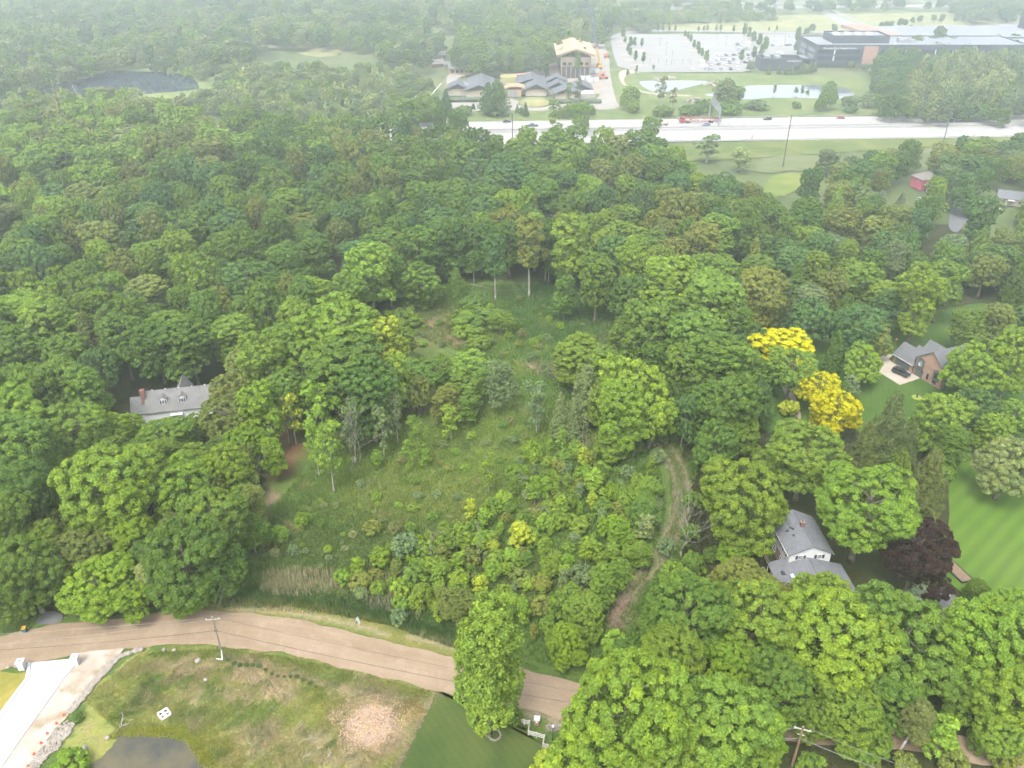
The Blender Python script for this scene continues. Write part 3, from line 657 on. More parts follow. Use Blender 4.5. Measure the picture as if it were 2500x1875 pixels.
WORD = dict(maple='round-crowned tree', oak='tall forest tree', dome='broad spreading tree', ash='tall irregular tree', poplar='narrow long-stemmed tree', airy='thin half-bare tree', spruce='conical spruce', pine='shaggy pine', shrub='bush', sapling='sapling')
TREES = []                                       # (root, kind, tone, px, py)
def plant(kind, base, Rm, h, tone, jit=.1):
    depth = base.y * CP + CH * SP
    hi = {True: 2.2, False: .85}[depth < 185] if kind not in ('shrub', 'sapling') else 1.0
    m, t, R0, h0 = proto(kind, random.randrange(NV[kind]), hi)
    root = link(NAME[kind], None, None, base, random.uniform(0, 6.28)); s = Rm / R0
    root.scale = (s * random.uniform(.95, 1.05), s * random.uniform(.95, 1.05), h / h0)
    c = link('crown', m, root); link('trunk', t, root)
    k = 1 + random.uniform(-jit, jit); kk = random.uniform(-jit, jit) * .7; b = C_[tone]
    c.color = (b[0] * k * (1 + kk), b[1] * k, b[2] * k * (1 - kk), 1)
    px, py = proj(base.x, base.y, h * CFRAC[kind])
    TREES.append((root, kind, tone, px, py, Rm)); return root
HERO = []
def T(ox, oy, ow, kind, tone, h=None):
    """a tree whose crown shows at overview pixel (ox, oy), ow pixels wide"""
    hh = h or 12.0
    for _ in range(4):
        p = O(ox, oy, hh * CFRAC[kind]); Rm = ow * K * .5 * mpp(p) / .95
        if h is None: hh = min(max(2 * Rm * ASPECT[kind], 1.5), 24)
    HERO.append((p.x, p.y, Rm)); return plant(kind, Vector((p.x, p.y, 0)), Rm, hh, tone)
def TB(ox, oy, top, ow, kind, tone):
    """a tree whose stem meets the ground at (ox, oy) and whose top shows at height pixel top"""
    b = O(ox, oy); px, py = ox * K, oy * K; h = 1.0
    while proj(b.x, b.y, h)[1] > top * K and h < 32: h += .2
    Rm = ow * K * .5 * mpp(b); HERO.append((b.x, b.y, Rm)); return plant(kind, b, Rm, h, tone)

for a in [  # --- lower right maples along the road
    (1352, 1525, 265, 'maple', 'yg'), (1555, 1565, 215, 'maple', 'lt'), (1455, 1420, 150, 'maple', 'lt'), (1482, 1318, 185, 'maple', 'md'), (1428, 1345, 95, 'maple', 'md'), (1640, 1335, 185, 'maple', 'lt'),
    (1585, 1420, 120, 'maple', 'br'), (1785, 1292, 138, 'maple', 'lt', 12), (1690, 1300, 80, 'maple', 'ol', 8), (1800, 1385, 230, 'maple', 'yg'), (1690, 1480, 150, 'maple', 'md'), (1955, 1385, 225, 'maple', 'md'), (2135, 1400, 225, 'maple', 'yg'),
    (2195, 1505, 190, 'maple', 'yg'), (1840, 1540, 135, 'maple', 'lt'), (1768, 1548, 95, 'maple', 'md', 10), (2160, 1580, 115, 'maple', 'lt', 11), (1985, 1560, 80, 'maple', 'md', 9), (1925, 1500, 130, 'maple', 'md'), (2035, 1585, 75, 'sapling', 'yg', 9), (2080, 1480, 130, 'maple', 'md'), (1490, 1590, 120, 'maple', 'md'),
    (1860, 1600, 110, 'shrub', 'md', 5), (2200, 1330, 120, 'maple', 'yg'), (1700, 1390, 140, 'maple', 'md'), (1430, 1620, 170, 'maple', 'lt'), (1230, 1640, 110, 'shrub', 'yg', 7), (1180, 1650, 60, 'shrub', 'gd', 4),
    (1620, 1640, 130, 'maple', 'lt', 12), (1330, 1395, 70, 'shrub', 'yg', 5), (1225, 1395, 85, 'maple', 'br', 8), (1265, 1325, 95, 'maple', 'lt', 9), (1300, 1270, 70, 'ash', 'lt', 10), (1205, 1310, 60, 'sapling', 'md', 6),
    # --- roadside ash, willow, small bush
    (985, 1305, 90, 'dome', 'ol', 9), (860, 1335, 38, 'shrub', 'gy'),
    # --- left foreground wood
    (235, 1055, 205, 'maple', 'yg'), (395, 1060, 140, 'maple', 'yg'), (455, 1130, 170, 'maple', 'md'), (395, 1200, 190, 'maple', 'dk'), (480, 1230, 110, 'maple', 'md'), (285, 1160, 110, 'maple', 'br'),
    (205, 1262, 150, 'maple', 'br', 12), (285, 1280, 105, 'maple', 'br', 9), (55, 1230, 170, 'maple', 'md'), (105, 1130, 130, 'dome', 'ol'), (350, 944, 120, 'maple', 'lt', 11), (285, 920, 70, 'maple', 'yg', 9), (428, 918, 70, 'maple', 'lt', 9), (150, 930, 170, 'dome', 'lt'), (235, 935, 110, 'dome', 'yg'),
    (50, 970, 170, 'oak', 'md'), (490, 1010, 120, 'maple', 'yg'), (490, 905, 130, 'dome', 'ol'), (560, 900, 100, 'ash', 'br'), (322, 1252, 62, 'poplar', 'pl', 10), (405, 1276, 90, 'maple', 'yg', 8), (20, 1278, 110, 'maple', 'md'),
    (525, 1080, 80, 'maple', 'lt'), (495, 845, 105, 'dome', 'ol'), (530, 960, 90, 'maple', 'br'), (60, 1080, 140, 'oak', 'dk'), (0, 1150, 140, 'oak', 'md'), (170, 1200, 120, 'maple', 'ol'), (180, 850, 120, 'oak', 'md'),
    (80, 850, 140, 'oak', 'md'), (200, 760, 90, 'spruce', 'pn', 20), (570, 790, 120, 'oak', 'lt'), (262, 730, 110, 'oak', 'dk', 20), (335, 745, 120, 'oak', 'dk', 19), (410, 745, 110, 'oak', 'dk', 19), (140, 770, 110, 'oak', 'md', 18), (590, 990, 60, 'ash', 'br'),
    # --- belt behind the meadow
    (740, 720, 230, 'dome', 'yg'), (660, 790, 130, 'maple', 'lt'), (745, 810, 200, 'oak', 'dk'), (835, 755, 95, 'ash', 'gd'), (890, 815, 110, 'oak', 'md', 12), (1010, 808, 115, 'ash', 'lt', 12), (1000, 850, 90, 'ash', 'md', 10),
    (620, 850, 100, 'oak', 'md'), (800, 850, 120, 'oak', 'dk'), (850, 830, 90, 'ash', 'yg'), (1080, 830, 70, 'ash', 'gy'), (1245, 775, 130, 'oak', 'lt', 17), (1300, 795, 85, 'oak', 'lt', 16), (1335, 835, 100, 'maple', 'yg', 13), (1300, 800, 70, 'ash', 'gy'), (1265, 850, 80, 'pine', 'gy', 16), (1375, 850, 165, 'maple', 'yg'),
    (1340, 905, 110, 'ash', 'yg'), (1210, 905, 50, 'spruce', 'gy', 13), (1240, 915, 45, 'spruce', 'gy', 12), (1160, 870, 60, 'airy', 'gy', 14), (1410, 900, 110, 'maple', 'yg'), (1310, 870, 90, 'maple', 'lt'), (1320, 960, 80, 'ash', 'lt', 9),
    # --- wood edge round the clearing
    (800, 590, 120, 'oak', 'yg'), (755, 640, 90, 'oak', 'lt'), (900, 540, 115, 'oak', 'md'), (985, 610, 52, 'spruce', 'md', 9), (960, 520, 90, 'oak', 'dk'), (1290, 600, 100, 'oak', 'md'), (1330, 560, 100, 'oak', 'bl'), (840, 590, 80, 'oak', 'md'),
    (1040, 520, 80, 'oak', 'dk'), (1180, 520, 90, 'oak', 'dk'), (1100, 520, 80, 'oak', 'dk'), (1220, 640, 60, 'ash', 'md'),
    # --- right-hand wood
    (1445, 610, 140, 'oak', 'yg'), (1545, 650, 175, 'oak', 'lt'), (1405, 705, 130, 'oak', 'md'), (1500, 735, 160, 'oak', 'md'), (1590, 700, 90, 'oak', 'dk'), (1640, 640, 115, 'oak', 'ol'), (1560, 790, 175, 'oak', 'md'), (1480, 800, 110, 'oak', 'md'),
    (1585, 875, 125, 'oak', 'dk'), (1530, 880, 90, 'oak', 'md'), (1600, 935, 90, 'maple', 'lt'), (1606, 1080, 196, 'maple', 'lt'), (1740, 985, 190, 'dome', 'lt'), (1870, 1100, 235, 'dome', 'yg'), (1985, 1195, 155, 'maple', 'pu'),
    (1590, 1185, 75, 'maple', 'br', 8), (1590, 1250, 110, 'maple', 'ol', 8), (1650, 1270, 80, 'maple', 'ol', 6), (2000, 1050, 95, 'pine', 'pn'), (1915, 940, 105, 'pine', 'pn'), (1865, 985, 85, 'pine', 'pn'), (1930, 990, 70, 'maple', 'lt'), (1960, 960, 60, 'pine', 'pn'),
    (1692, 752, 142, 'maple', 'ye', 12), (1712, 800, 125, 'dome', 'lt'), (1770, 840, 100, 'dome', 'ye'), (1805, 885, 115, 'dome', 'ye'), (1702, 882, 42, 'shrub', 'gd', 4), (1866, 785, 80, 'maple', 'yg'), (1802, 765, 45, 'spruce', 'dk'),
    (1742, 712, 42, 'spruce', 'gy'), (1820, 860, 44, 'spruce', 'dk', 9), (1838, 830, 40, 'poplar', 'gy', 7), (1750, 690, 105, 'maple', 'bl'), (1855, 705, 125, 'dome', 'bl'), (1885, 725, 80, 'maple', 'ol'), (1988, 640, 110, 'oak', 'yg'), (2040, 610, 90, 'oak', 'lt'),
    (2105, 790, 118, 'maple', 'yg'), (2190, 770, 115, 'oak', 'yg'), (2030, 905, 120, 'maple', 'lt'), (2110, 880, 90, 'maple', 'bl'), (2085, 905, 70, 'shrub', 'ol', 6), (2145, 930, 80, 'maple', 'yg'), (2180, 1000, 130, 'maple', 'pl'), (2195, 900, 80, 'maple', 'lt'),
    (2035, 1015, 62, 'shrub', 'lt', 5), (1988, 1290, 72, 'spruce', 'bs', 8), (2112, 1272, 48, 'maple', 'md', 5), (2158, 1312, 62, 'dome', 'lt', 5), (2190, 1335, 60, 'dome', 'lt', 5), (2060, 960, 80, 'oak', 'md'), (1680, 660, 60, 'spruce', 'pn', 14), (1720, 620, 60, 'spruce', 'dk', 15), (1700, 690, 50, 'spruce', 'pn', 12),
    (2055, 398, 72, 'maple', 'bl'), (1945, 440, 34, 'spruce', 'bs', 8), (1900, 445, 50, 'spruce', 'bs', 11), (2020, 432, 60, 'ash', 'lt'), (2120, 470, 80, 'oak', 'bl'), (1790, 350, 60, 'ash', 'gy', 12), (1530, 318, 62, 'airy', 'gy', 13), (1600, 340, 60, 'airy', 'pl', 11), (1750, 395, 60, 'oak', 'bl'),
]: T(*a)
for a in [(1056, 1588, 1312, 178, 'ash', 'lt'), (1143, 643, 472, 72, 'poplar', 'ol'), (1070, 650, 510, 56, 'poplar', 'bl'), (1226, 660, 470, 90, 'poplar', 'lt'), (1024, 612, 545, 40, 'poplar', 'dk'), (1185, 608, 545, 36, 'poplar', 'dk'),
          (705, 985, 830, 92, 'airy', 'yg'), (640, 960, 850, 66, 'airy', 'gd'), (722, 1065, 915, 80, 'airy', 'lt'), (690, 1030, 900, 60, 'airy', 'yg'), (905, 1000, 905, 60, 'airy', 'lt'), (975, 950, 880, 50, 'airy', 'yg'), (830, 985, 880, 52, 'airy', 'gy'), (1055, 1065, 980, 48, 'airy', 'yg'), (1035, 880, 800, 50, 'airy', 'lt'),
          (860, 960, 850, 50, 'airy', 'gy'), (770, 1000, 870, 56, 'airy', 'gy')]: TB(*a)

# --- forest filled in behind: poisson scatter of tall trees in the mapped wood
KEEP = [(2205, 418, 2290, 462, 380), (2425, 455, 2500, 490, 330), (2295, 462, 2350, 520, 300), (318, 905, 480, 1003, 160), (1870, 1240, 2075, 1415, 108), (2165, 825, 2330, 965, 172), (1860, 300, 2000, 400, 360), (1625, 1085, 1680, 1290, 999), (1580, 1300, 1650, 1385, 999), (1505, 1400, 1570, 1500, 999)]
def clear(x, y, r, h):
    px, py = proj(x, y, h * .62); m = F / (y * CP + (CH - h * .62) * SP); w = r * .85 * m; hh = max(r * .8, h * .33) * m
    return not any(px + w > k[0] and px - w < k[2] and py + hh > k[1] and py - hh < k[3] and y < k[4] + 8 for k in KEEP)
def scatter(poly, z, rmin, rmax, tries, hero=True, seed=1, avoid=()):
    rr = random.Random(seed); W = [O(x, y, z) for x, y in poly]; P2 = [(p.x, p.y) for p in W]
    x0, x1 = min(p[0] for p in P2), max(p[0] for p in P2); y0, y1 = min(p[1] for p in P2), max(p[1] for p in P2)
    out = []; cell = {}; s = 2 * rmax
    def put(x, y, r): cell.setdefault((int(x // s), int(y // s)), []).append((x, y, r))
    if hero:
        for h_ in HERO: put(h_[0], h_[1], h_[2] * .8)
    for (x, y, r) in avoid: put(x, y, r)
    xa = np.array([rr.uniform(x0, x1) for _ in range(tries)]); ya = np.array([rr.uniform(y0, y1) for _ in range(tries)]); ok = in_poly(xa, ya, P2)
    for x, y in zip(xa[ok], ya[ok]):
        r = rr.uniform(rmin, rmax); a, b = int(x // s), int(y // s)
        if hero and not clear(x, y, r, z / .62): continue
        if all((x - q[0]) ** 2 + (y - q[1]) ** 2 > (.62 * (r + q[2])) ** 2 for i in (-1, 0, 1) for j in (-1, 0, 1) for q in cell.get((a + i, b + j), ())):
            put(x, y, r); out.append((x, y, r))
    return out
AV = [(p.x, p.y, r) for p, r in ((O(360, 890), 11), (O(330, 890), 9), (O(400, 885), 8), (O(300, 890), 6), (O(1175, 610), 9), (O(1990, 400), 9), (O(2080, 450), 10), (O(2170, 430), 10), (O(2085, 485), 7), (O(1700, 400), 10), (O(1970, 800), 16), (O(2060, 690), 25), (O(1735, 1190), 12))]
wood = scatter([(-260, 250), (0, 240), (60, 222), (300, 235), (450, 262), (700, 258), (830, 272), (960, 292), (1060, 296), (1180, 292), (1300, 298), (1420, 305), (1490, 350), (1560, 385), (1650, 410), (1640, 480), (1560, 560), (1450, 560), (1340, 640), (1290, 580), (1180, 540), (1000, 540), (880, 580), (790, 640), (640, 700), (590, 840), (490, 800), (450, 730), (270, 730), (200, 840), (60, 900), (-160, 1000)], 15, 4.3, 9.4, 6000, avoid=AV)
east = scatter([(1580, 440), (1680, 430), (1800, 420), (1830, 330), (1960, 310), (2130, 295), (2330, 285), (2400, 640), (2100, 680), (2060, 600), (1900, 660), (1700, 640), (1620, 560)], 13, 4.4, 7.6, 1900, avoid=AV, seed=5)
allw = [(x, y, r, 'w') for x, y, r in wood] + [(x, y, r, 'e') for x, y, r in east]
allw.sort(key=lambda q: math.hypot(q[0], q[1]) - 6 * q[2])
def pick_tone(x, y, e):
    v = math.sin(x * .031 + 1.1) + math.cos(y * .027 - x * .012) + random.uniform(-1.2, 1.2)
    if e: return random.choice(['bl', 'dk', 'ol', 'md', 'gy', 'lt', 'bl', 'ol'])
    if x > -40: return random.choice(['dk', 'bl', 'md', 'bl', 'md', 'dk', 'lt', 'ol', 'md'] if v < 1.2 else ['lt', 'yg', 'md', 'ol'])
    return random.choice(['dk', 'md', 'bl', 'md', 'ol', 'lt'] if v < -.3 else ['ol', 'lt', 'md', 'lt', 'md', 'yg', 'ol'] if v < 1.0 else ['yg', 'yg', 'lt', 'ol', 'pl', 'yg'])
def under(poly, z, r0, r1, tries, seed, tones, h0, h1, kinds=('maple',)):
    for (x, y, r) in scatter(poly, z, r0, r1, tries, True, seed, AV):
        HERO.append((x, y, r)); plant(random.choice(kinds), Vector((x, y, 0)), r, random.uniform(h0, h1), random.choice(tones))
under([(-60, 930), (250, 960), (440, 950), (580, 930), (560, 1060), (530, 1200), (440, 1265), (250, 1285), (100, 1280), (-60, 1265)], 7, 3.0, 5.0, 500, 41, ['md', 'lt', 'dk', 'ol'], 9, 14, ('maple', 'oak'))
under([(1300, 1480), (1480, 1250), (1600, 1260), (1680, 1300), (1880, 1300), (2060, 1350), (2230, 1400), (2260, 1560), (2100, 1510), (1900, 1490), (1700, 1490), (1640, 1600), (1250, 1640)], 7, 3.0, 5.0, 420, 42, ['md', 'lt', 'br', 'dk'], 9, 13)
under([(1380, 620), (1640, 620), (1640, 900), (1560, 990), (1480, 960), (1440, 840), (1340, 720)], 8, 3.2, 5.5, 300, 43, ['md', 'dk', 'bl'], 11, 16, ('oak', 'maple'))
under([(600, 730), (740, 690), (850, 720), (890, 790), (1040, 810), (1060, 860), (900, 870), (640, 870)], 7, 3.0, 5.0, 260, 44, ['md', 'lt', 'yg', 'ol'], 8, 13, ('ash', 'maple'))
N_OAK = sum(1 for t in TREES if t[1] == 'oak'); rest = []
for (x, y, r, e) in allw:
    tone = pick_tone(x, y, e == 'e'); h = random.uniform(15, 24) if e == 'w' else random.uniform(12, 18)
    kind = 'oak' if random.random() < .8 else 'maple'
    if e == 'e' and random.random() < .12: kind = 'pine'; r *= .7
    if N_OAK < 295: N_OAK += (kind == 'oak'); plant(kind, Vector((x, y, 0)), r, h, tone)
    else: rest.append((x, y, r, h, tone))

# --- meadow shrubs and saplings
for (x, y, w, k, t, h) in [(1018, 1100, 30, 'sapling', 'gd', 6), (1125, 1155, 55, 'sapling', 'gd', 6), (1065, 1180, 32, 'shrub', 'gd', 3), (1040, 1270, 42, 'sapling', 'gd', 6), (1210, 1095, 38, 'sapling', 'yg', 6), (1262, 985, 30, 'sapling', 'gd', 5), (1278, 1080, 26, 'sapling', 'gd', 5), (1130, 1320, 34, 'sapling', 'yg', 6),
                           (600, 1155, 50, 'shrub', 'yg', 4), (650, 1125, 30, 'shrub', 'yg', 3), (920, 985, 30, 'sapling', 'yg', 5), (880, 965, 26, 'sapling', 'yg', 4), (815, 990, 28, 'sapling', 'yg', 5), (1280, 1040, 50, 'sapling', 'yg', 6), (1390, 1110, 75, 'ash', 'md', 7), (1400, 1060, 62, 'ash', 'lt', 7), (1385, 1200, 55, 'ash', 'lt', 6), (1395, 1140, 45, 'sapling', 'pl', 7),
                           (1335, 1150, 60, 'ash', 'br', 7), (1300, 1100, 50, 'shrub', 'md', 4), (870, 1180, 60, 'shrub', 'gy', 5), (800, 1140, 40, 'shrub', 'ol', 3), (1335, 1245, 60, 'ash', 'lt', 8), (1255, 1245, 60, 'shrub', 'gy', 5), (740, 1245, 40, 'shrub', 'yg', 3.5), (900, 1250, 60, 'shrub', 'md', 5), (950, 1230, 60, 'shrub', 'lt', 5), (970, 1170, 60, 'shrub', 'md', 4),
                           (1040, 690, 110, 'shrub', 'md', 5), (1085, 690, 56, 'maple', 'lt', 8), (1020, 655, 60, 'shrub', 'md', 4), (1005, 715, 60, 'shrub', 'lt', 4), (900, 650, 80, 'shrub', 'md', 4), (870, 690, 80, 'shrub', 'md', 5), (930, 630, 60, 'shrub', 'lt', 4), (1035, 740, 60, 'shrub', 'lt', 4), (880, 620, 50, 'shrub', 'dk', 4), (1150, 770, 24, 'shrub', 'gy', 3), (1000, 680, 50, 'shrub', 'md', 4),
                           (150, 1650, 80, 'shrub', 'br', 3.2), (168, 1548, 26, 'shrub', 'md', 1.6), (1112, 1548, 34, 'shrub', 'md', 2.5), (1440, 1180, 40, 'shrub', 'gy', 4), (1490, 1150, 40, 'shrub', 'md', 4), (1495, 1080, 40, 'shrub', 'md', 4), (1500, 1220, 50, 'shrub', 'md', 4), (1535, 1200, 40, 'shrub', 'dk', 3), (1420, 985, 40, 'shrub', 'gy', 4),
                           (2170, 1640, 60, 'shrub', 'ol', 4), (2060, 1650, 70, 'shrub', 'ol', 4), (1960, 1655, 60, 'shrub', 'ol', 3.5), (2120, 1600, 60, 'shrub', 'md', 5), (1750, 1650, 60, 'shrub', 'md', 3), (1880, 1650, 50, 'shrub', 'ol', 3)]: T(x, y, w, k, t, h)
mead = scatter([(1130, 960), (1250, 960), (1330, 1000), (1430, 1030), (1440, 1120), (1400, 1240), (1320, 1300), (1290, 1380), (1180, 1400), (1060, 1330), (930, 1330), (800, 1290), (720, 1270), (860, 1170), (960, 1130), (1090, 1080)], 1.5, 1.0, 2.3, 1500, seed=3)
for (x, y, r) in mead[:250]:
    k = random.choice(['shrub', 'shrub', 'sapling', 'shrub', 'sapling']); plant(k, Vector((x, y, 0)), r * (.75 if k == 'sapling' else 1.05), r * (3.0 if k == 'sapling' else 1.9) * random.uniform(.7, 1.1), random.choice(['gy', 'lt', 'lt', 'ol', 'lt', 'br', 'yg', 'lt', 'md', 'yg']))

brush = scatter([(640, 1090), (760, 1010), (900, 960), (1080, 900), (1160, 900), (1150, 1020), (1000, 1110), (860, 1190), (700, 1230), (580, 1200)], .8, .6, 1.5, 130, seed=8)
brush += scatter([(880, 680), (960, 640), (1120, 640), (1280, 690), (1400, 800), (1420, 900), (1300, 880), (1180, 840), (1050, 780), (900, 740)], .8, .7, 1.8, 110, seed=9)
for (x, y, r) in brush[:110]: plant('shrub', Vector((x, y, 0)), r * .9, r * random.uniform(.9, 1.8), random.choice(['gy', 'lt', 'ol', 'yg', 'md', 'tn']))
# --- far woods: too many to tell apart, one mass
def instancer(name, kinds, pts):
    """pts: x, y, scale, zscale, tint, index"""
    cl = bpy.data.collections.new(name + '_kinds')
    for i, (kd, sd_) in enumerate(kinds):
        m, t, R0, h0 = proto(kd, sd_, .22, LEAF_I)
        cl.objects.link(bpy.data.objects.new('%02d_%s' % (i, kd), m))
    V = np.array([(p[0], p[1], 0) for p in pts], np.float32)
    me = bpy.data.meshes.new(name); me.vertices.add(len(V)); me.vertices.foreach_set('co', V.ravel())
    for an, ty, kk, key in (('scl', 'FLOAT_VECTOR', lambda p: (p[2], p[2], p[3]), 'vector'), ('rot', 'FLOAT_VECTOR', lambda p: (0, 0, random.uniform(0, 6.28)), 'vector'), ('tint', 'FLOAT_COLOR', lambda p: (*p[4], 1), 'color'), ('kind_index', 'INT', lambda p: p[5], 'value')):
        a = me.attributes.new(an, ty, 'POINT'); a.data.foreach_set(key, np.array([kk(p) for p in pts], np.int32 if ty == 'INT' else np.float32).ravel())
    o = link(name, me)
    ng = bpy.data.node_groups.new(name, 'GeometryNodeTree'); ng.interface.new_socket('Geometry', in_out='INPUT', socket_type='NodeSocketGeometry'); ng.interface.new_socket('Geometry', in_out='OUTPUT', socket_type='NodeSocketGeometry')
    N = ng.nodes.new; Lk = ng.links.new; gi = N('NodeGroupInput'); go = N('NodeGroupOutput'); ip = N('GeometryNodeInstanceOnPoints'); ci = N('GeometryNodeCollectionInfo')
    ci.inputs['Collection'].default_value = cl; ci.inputs['Separate Children'].default_value = True; ci.inputs['Reset Children'].default_value = True
    def na(nm, dt):
        n = N('GeometryNodeInputNamedAttribute'); n.data_type = dt; n.inputs['Name'].default_value = nm; return n.outputs['Attribute']
    Lk(gi.outputs[0], ip.inputs['Points']); Lk(ci.outputs[0], ip.inputs['Instance']); ip.inputs['Pick Instance'].default_value = True
    Lk(na('kind_index', 'INT'), ip.inputs['Instance Index']); Lk(na('scl', 'FLOAT_VECTOR'), ip.inputs['Scale'])
    er = N('FunctionNodeEulerToRotation'); Lk(na('rot', 'FLOAT_VECTOR'), er.inputs[0]); Lk(er.outputs[0], ip.inputs['Rotation'])
    Lk(ip.outputs[0], go.inputs[0]); md = o.modifiers.new('scatter', 'NODES'); md.node_group = ng
    return o
FK = [('maple', 0), ('oak', 0), ('oak', 1), ('ash', 0), ('poplar', 0), ('maple', 1), ('pine', 0), ('shrub', 0), ('oak', 2)]
FR = [6, 6, 6, 5, 3.6, 6, 3.6, 2, 6]; FH = [15, 21, 21, 17, 21, 15, 15, 3.2, 21]
def far_pt(x, y, r, h, tone, ks):
    k = random.choice(ks); b = C_[tone]; j = random.uniform(.85, 1.2)
    return (x, y, r / FR[k] * (.7 if k == 4 else 1), h / FH[k], tuple(c * j for c in b), k)
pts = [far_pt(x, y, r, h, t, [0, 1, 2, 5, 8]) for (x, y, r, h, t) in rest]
def fill(poly, z, r0, r1, tries, seed, tones, ks, h0, h1):
    for (x, y, r) in scatter(poly, z, r0, r1, tries, False, seed): pts.append(far_pt(x, y, r, random.uniform(h0, h1), random.choice(tones), ks))
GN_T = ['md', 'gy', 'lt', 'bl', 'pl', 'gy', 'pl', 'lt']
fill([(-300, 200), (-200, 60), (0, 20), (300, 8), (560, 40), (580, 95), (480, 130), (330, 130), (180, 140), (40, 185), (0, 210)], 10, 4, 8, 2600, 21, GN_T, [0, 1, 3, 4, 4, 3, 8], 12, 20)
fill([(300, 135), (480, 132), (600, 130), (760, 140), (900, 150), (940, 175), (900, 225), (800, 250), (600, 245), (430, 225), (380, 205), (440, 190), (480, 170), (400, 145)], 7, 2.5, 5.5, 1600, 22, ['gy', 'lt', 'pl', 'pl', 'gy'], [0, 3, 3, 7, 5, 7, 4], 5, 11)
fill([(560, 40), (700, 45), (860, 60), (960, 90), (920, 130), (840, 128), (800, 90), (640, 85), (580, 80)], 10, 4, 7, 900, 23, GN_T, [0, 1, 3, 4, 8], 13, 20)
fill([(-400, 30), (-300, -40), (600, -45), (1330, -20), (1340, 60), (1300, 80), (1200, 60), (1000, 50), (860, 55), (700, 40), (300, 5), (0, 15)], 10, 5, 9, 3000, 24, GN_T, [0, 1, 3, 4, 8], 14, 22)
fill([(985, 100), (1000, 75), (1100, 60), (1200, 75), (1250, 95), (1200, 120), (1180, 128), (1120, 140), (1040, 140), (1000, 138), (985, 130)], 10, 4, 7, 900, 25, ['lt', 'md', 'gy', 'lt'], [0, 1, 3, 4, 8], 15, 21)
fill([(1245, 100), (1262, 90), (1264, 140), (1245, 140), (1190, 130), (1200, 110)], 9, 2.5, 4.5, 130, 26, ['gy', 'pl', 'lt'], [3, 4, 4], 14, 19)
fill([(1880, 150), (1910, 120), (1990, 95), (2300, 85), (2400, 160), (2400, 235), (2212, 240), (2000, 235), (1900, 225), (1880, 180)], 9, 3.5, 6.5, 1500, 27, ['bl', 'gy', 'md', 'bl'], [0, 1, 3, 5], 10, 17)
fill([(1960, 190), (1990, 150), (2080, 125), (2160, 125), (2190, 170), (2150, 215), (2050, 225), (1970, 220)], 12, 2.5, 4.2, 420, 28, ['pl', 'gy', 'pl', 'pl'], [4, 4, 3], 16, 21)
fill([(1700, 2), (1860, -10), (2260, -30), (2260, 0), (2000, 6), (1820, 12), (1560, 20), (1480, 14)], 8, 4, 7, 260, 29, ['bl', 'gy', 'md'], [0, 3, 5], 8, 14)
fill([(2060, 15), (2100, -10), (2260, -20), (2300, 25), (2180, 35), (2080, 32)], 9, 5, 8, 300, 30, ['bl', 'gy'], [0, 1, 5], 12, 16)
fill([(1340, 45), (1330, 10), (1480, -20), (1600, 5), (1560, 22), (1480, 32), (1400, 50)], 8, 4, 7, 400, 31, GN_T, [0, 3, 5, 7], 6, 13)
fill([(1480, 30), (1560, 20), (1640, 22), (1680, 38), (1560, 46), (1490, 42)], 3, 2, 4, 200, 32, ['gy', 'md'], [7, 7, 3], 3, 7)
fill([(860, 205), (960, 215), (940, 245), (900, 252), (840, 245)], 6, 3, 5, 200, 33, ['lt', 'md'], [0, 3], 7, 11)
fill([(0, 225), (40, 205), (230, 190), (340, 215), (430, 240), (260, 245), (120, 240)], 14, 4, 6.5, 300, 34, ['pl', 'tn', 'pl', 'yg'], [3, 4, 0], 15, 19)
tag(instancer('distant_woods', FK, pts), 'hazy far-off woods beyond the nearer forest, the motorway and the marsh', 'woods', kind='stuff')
print('TREES', len(TREES), 'oak', N_OAK, 'far', len(pts))
# ================================================================== buildings
SHINGLE = M_var('grey_shingle', (.145, .15, .165), (.21, .215, .23), 1.2, .9, (.12, .12, .13), 3.0)
SHINGLE_D = M_var('charcoal_shingle', (.12, .122, .13), (.18, .182, .19), 1.4, .9, (.10, .10, .11), 3.0)
SHINGLE_L = M_var('weathered_shingle', (.17, .168, .162), (.225, .222, .214), .6, .9, (.145, .14, .135), 1.2)
SHINGLE_B = M_var('brown_shingle', (.19, .172, .155), (.245, .222, .2), .8, .9)
SIDING = M_var('white_siding', (.74, .75, .74), (.80, .80, .79), .8, .7)
def M_brick(name, c1, c2, mortar):
    m, nt, b = new_mat(name)
    tc = nt.nodes.new('ShaderNodeTexCoord'); sx = nt.nodes.new('ShaderNodeSeparateXYZ'); nt.links.new(tc.outputs['Object'], sx.inputs[0])
    ad = nt.nodes.new('ShaderNodeMath'); nt.links.new(sx.outputs[0], ad.inputs[0]); nt.links.new(sx.outputs[1], ad.inputs[1])
    cb = nt.nodes.new('ShaderNodeCombineXYZ'); nt.links.new(ad.outputs[0], cb.inputs[0]); nt.links.new(sx.outputs[2], cb.inputs[1])
    br = nt.nodes.new('ShaderNodeTexBrick'); br.inputs['Scale'].default_value = 4.0; br.inputs['Mortar Size'].default_value = .02
    for i, c in ((1, c1), (2, c2), (3, mortar)): br.inputs[i].default_value = (*c, 1)
    nt.links.new(cb.outputs[0], br.inputs[0]); c = mix_col(nt, noise(nt, .7), br.outputs[0], (.8, .8, .8), 'MULTIPLY'); c = mix_col(nt, 1.0, c, (ALB, ALB, ALB), 'MULTIPLY'); nt.links.new(c, b.inputs['Base Color']); b.inputs['Roughness'].default_value = .9
    return m
BRICK = M_brick('red_brick', (.36, .19, .13), (.30, .15, .10), (.40, .34, .29)); BRICK_P = M_brick('pinkish_brick', (.44, .25, .17), (.38, .21, .145), (.42, .34, .28))
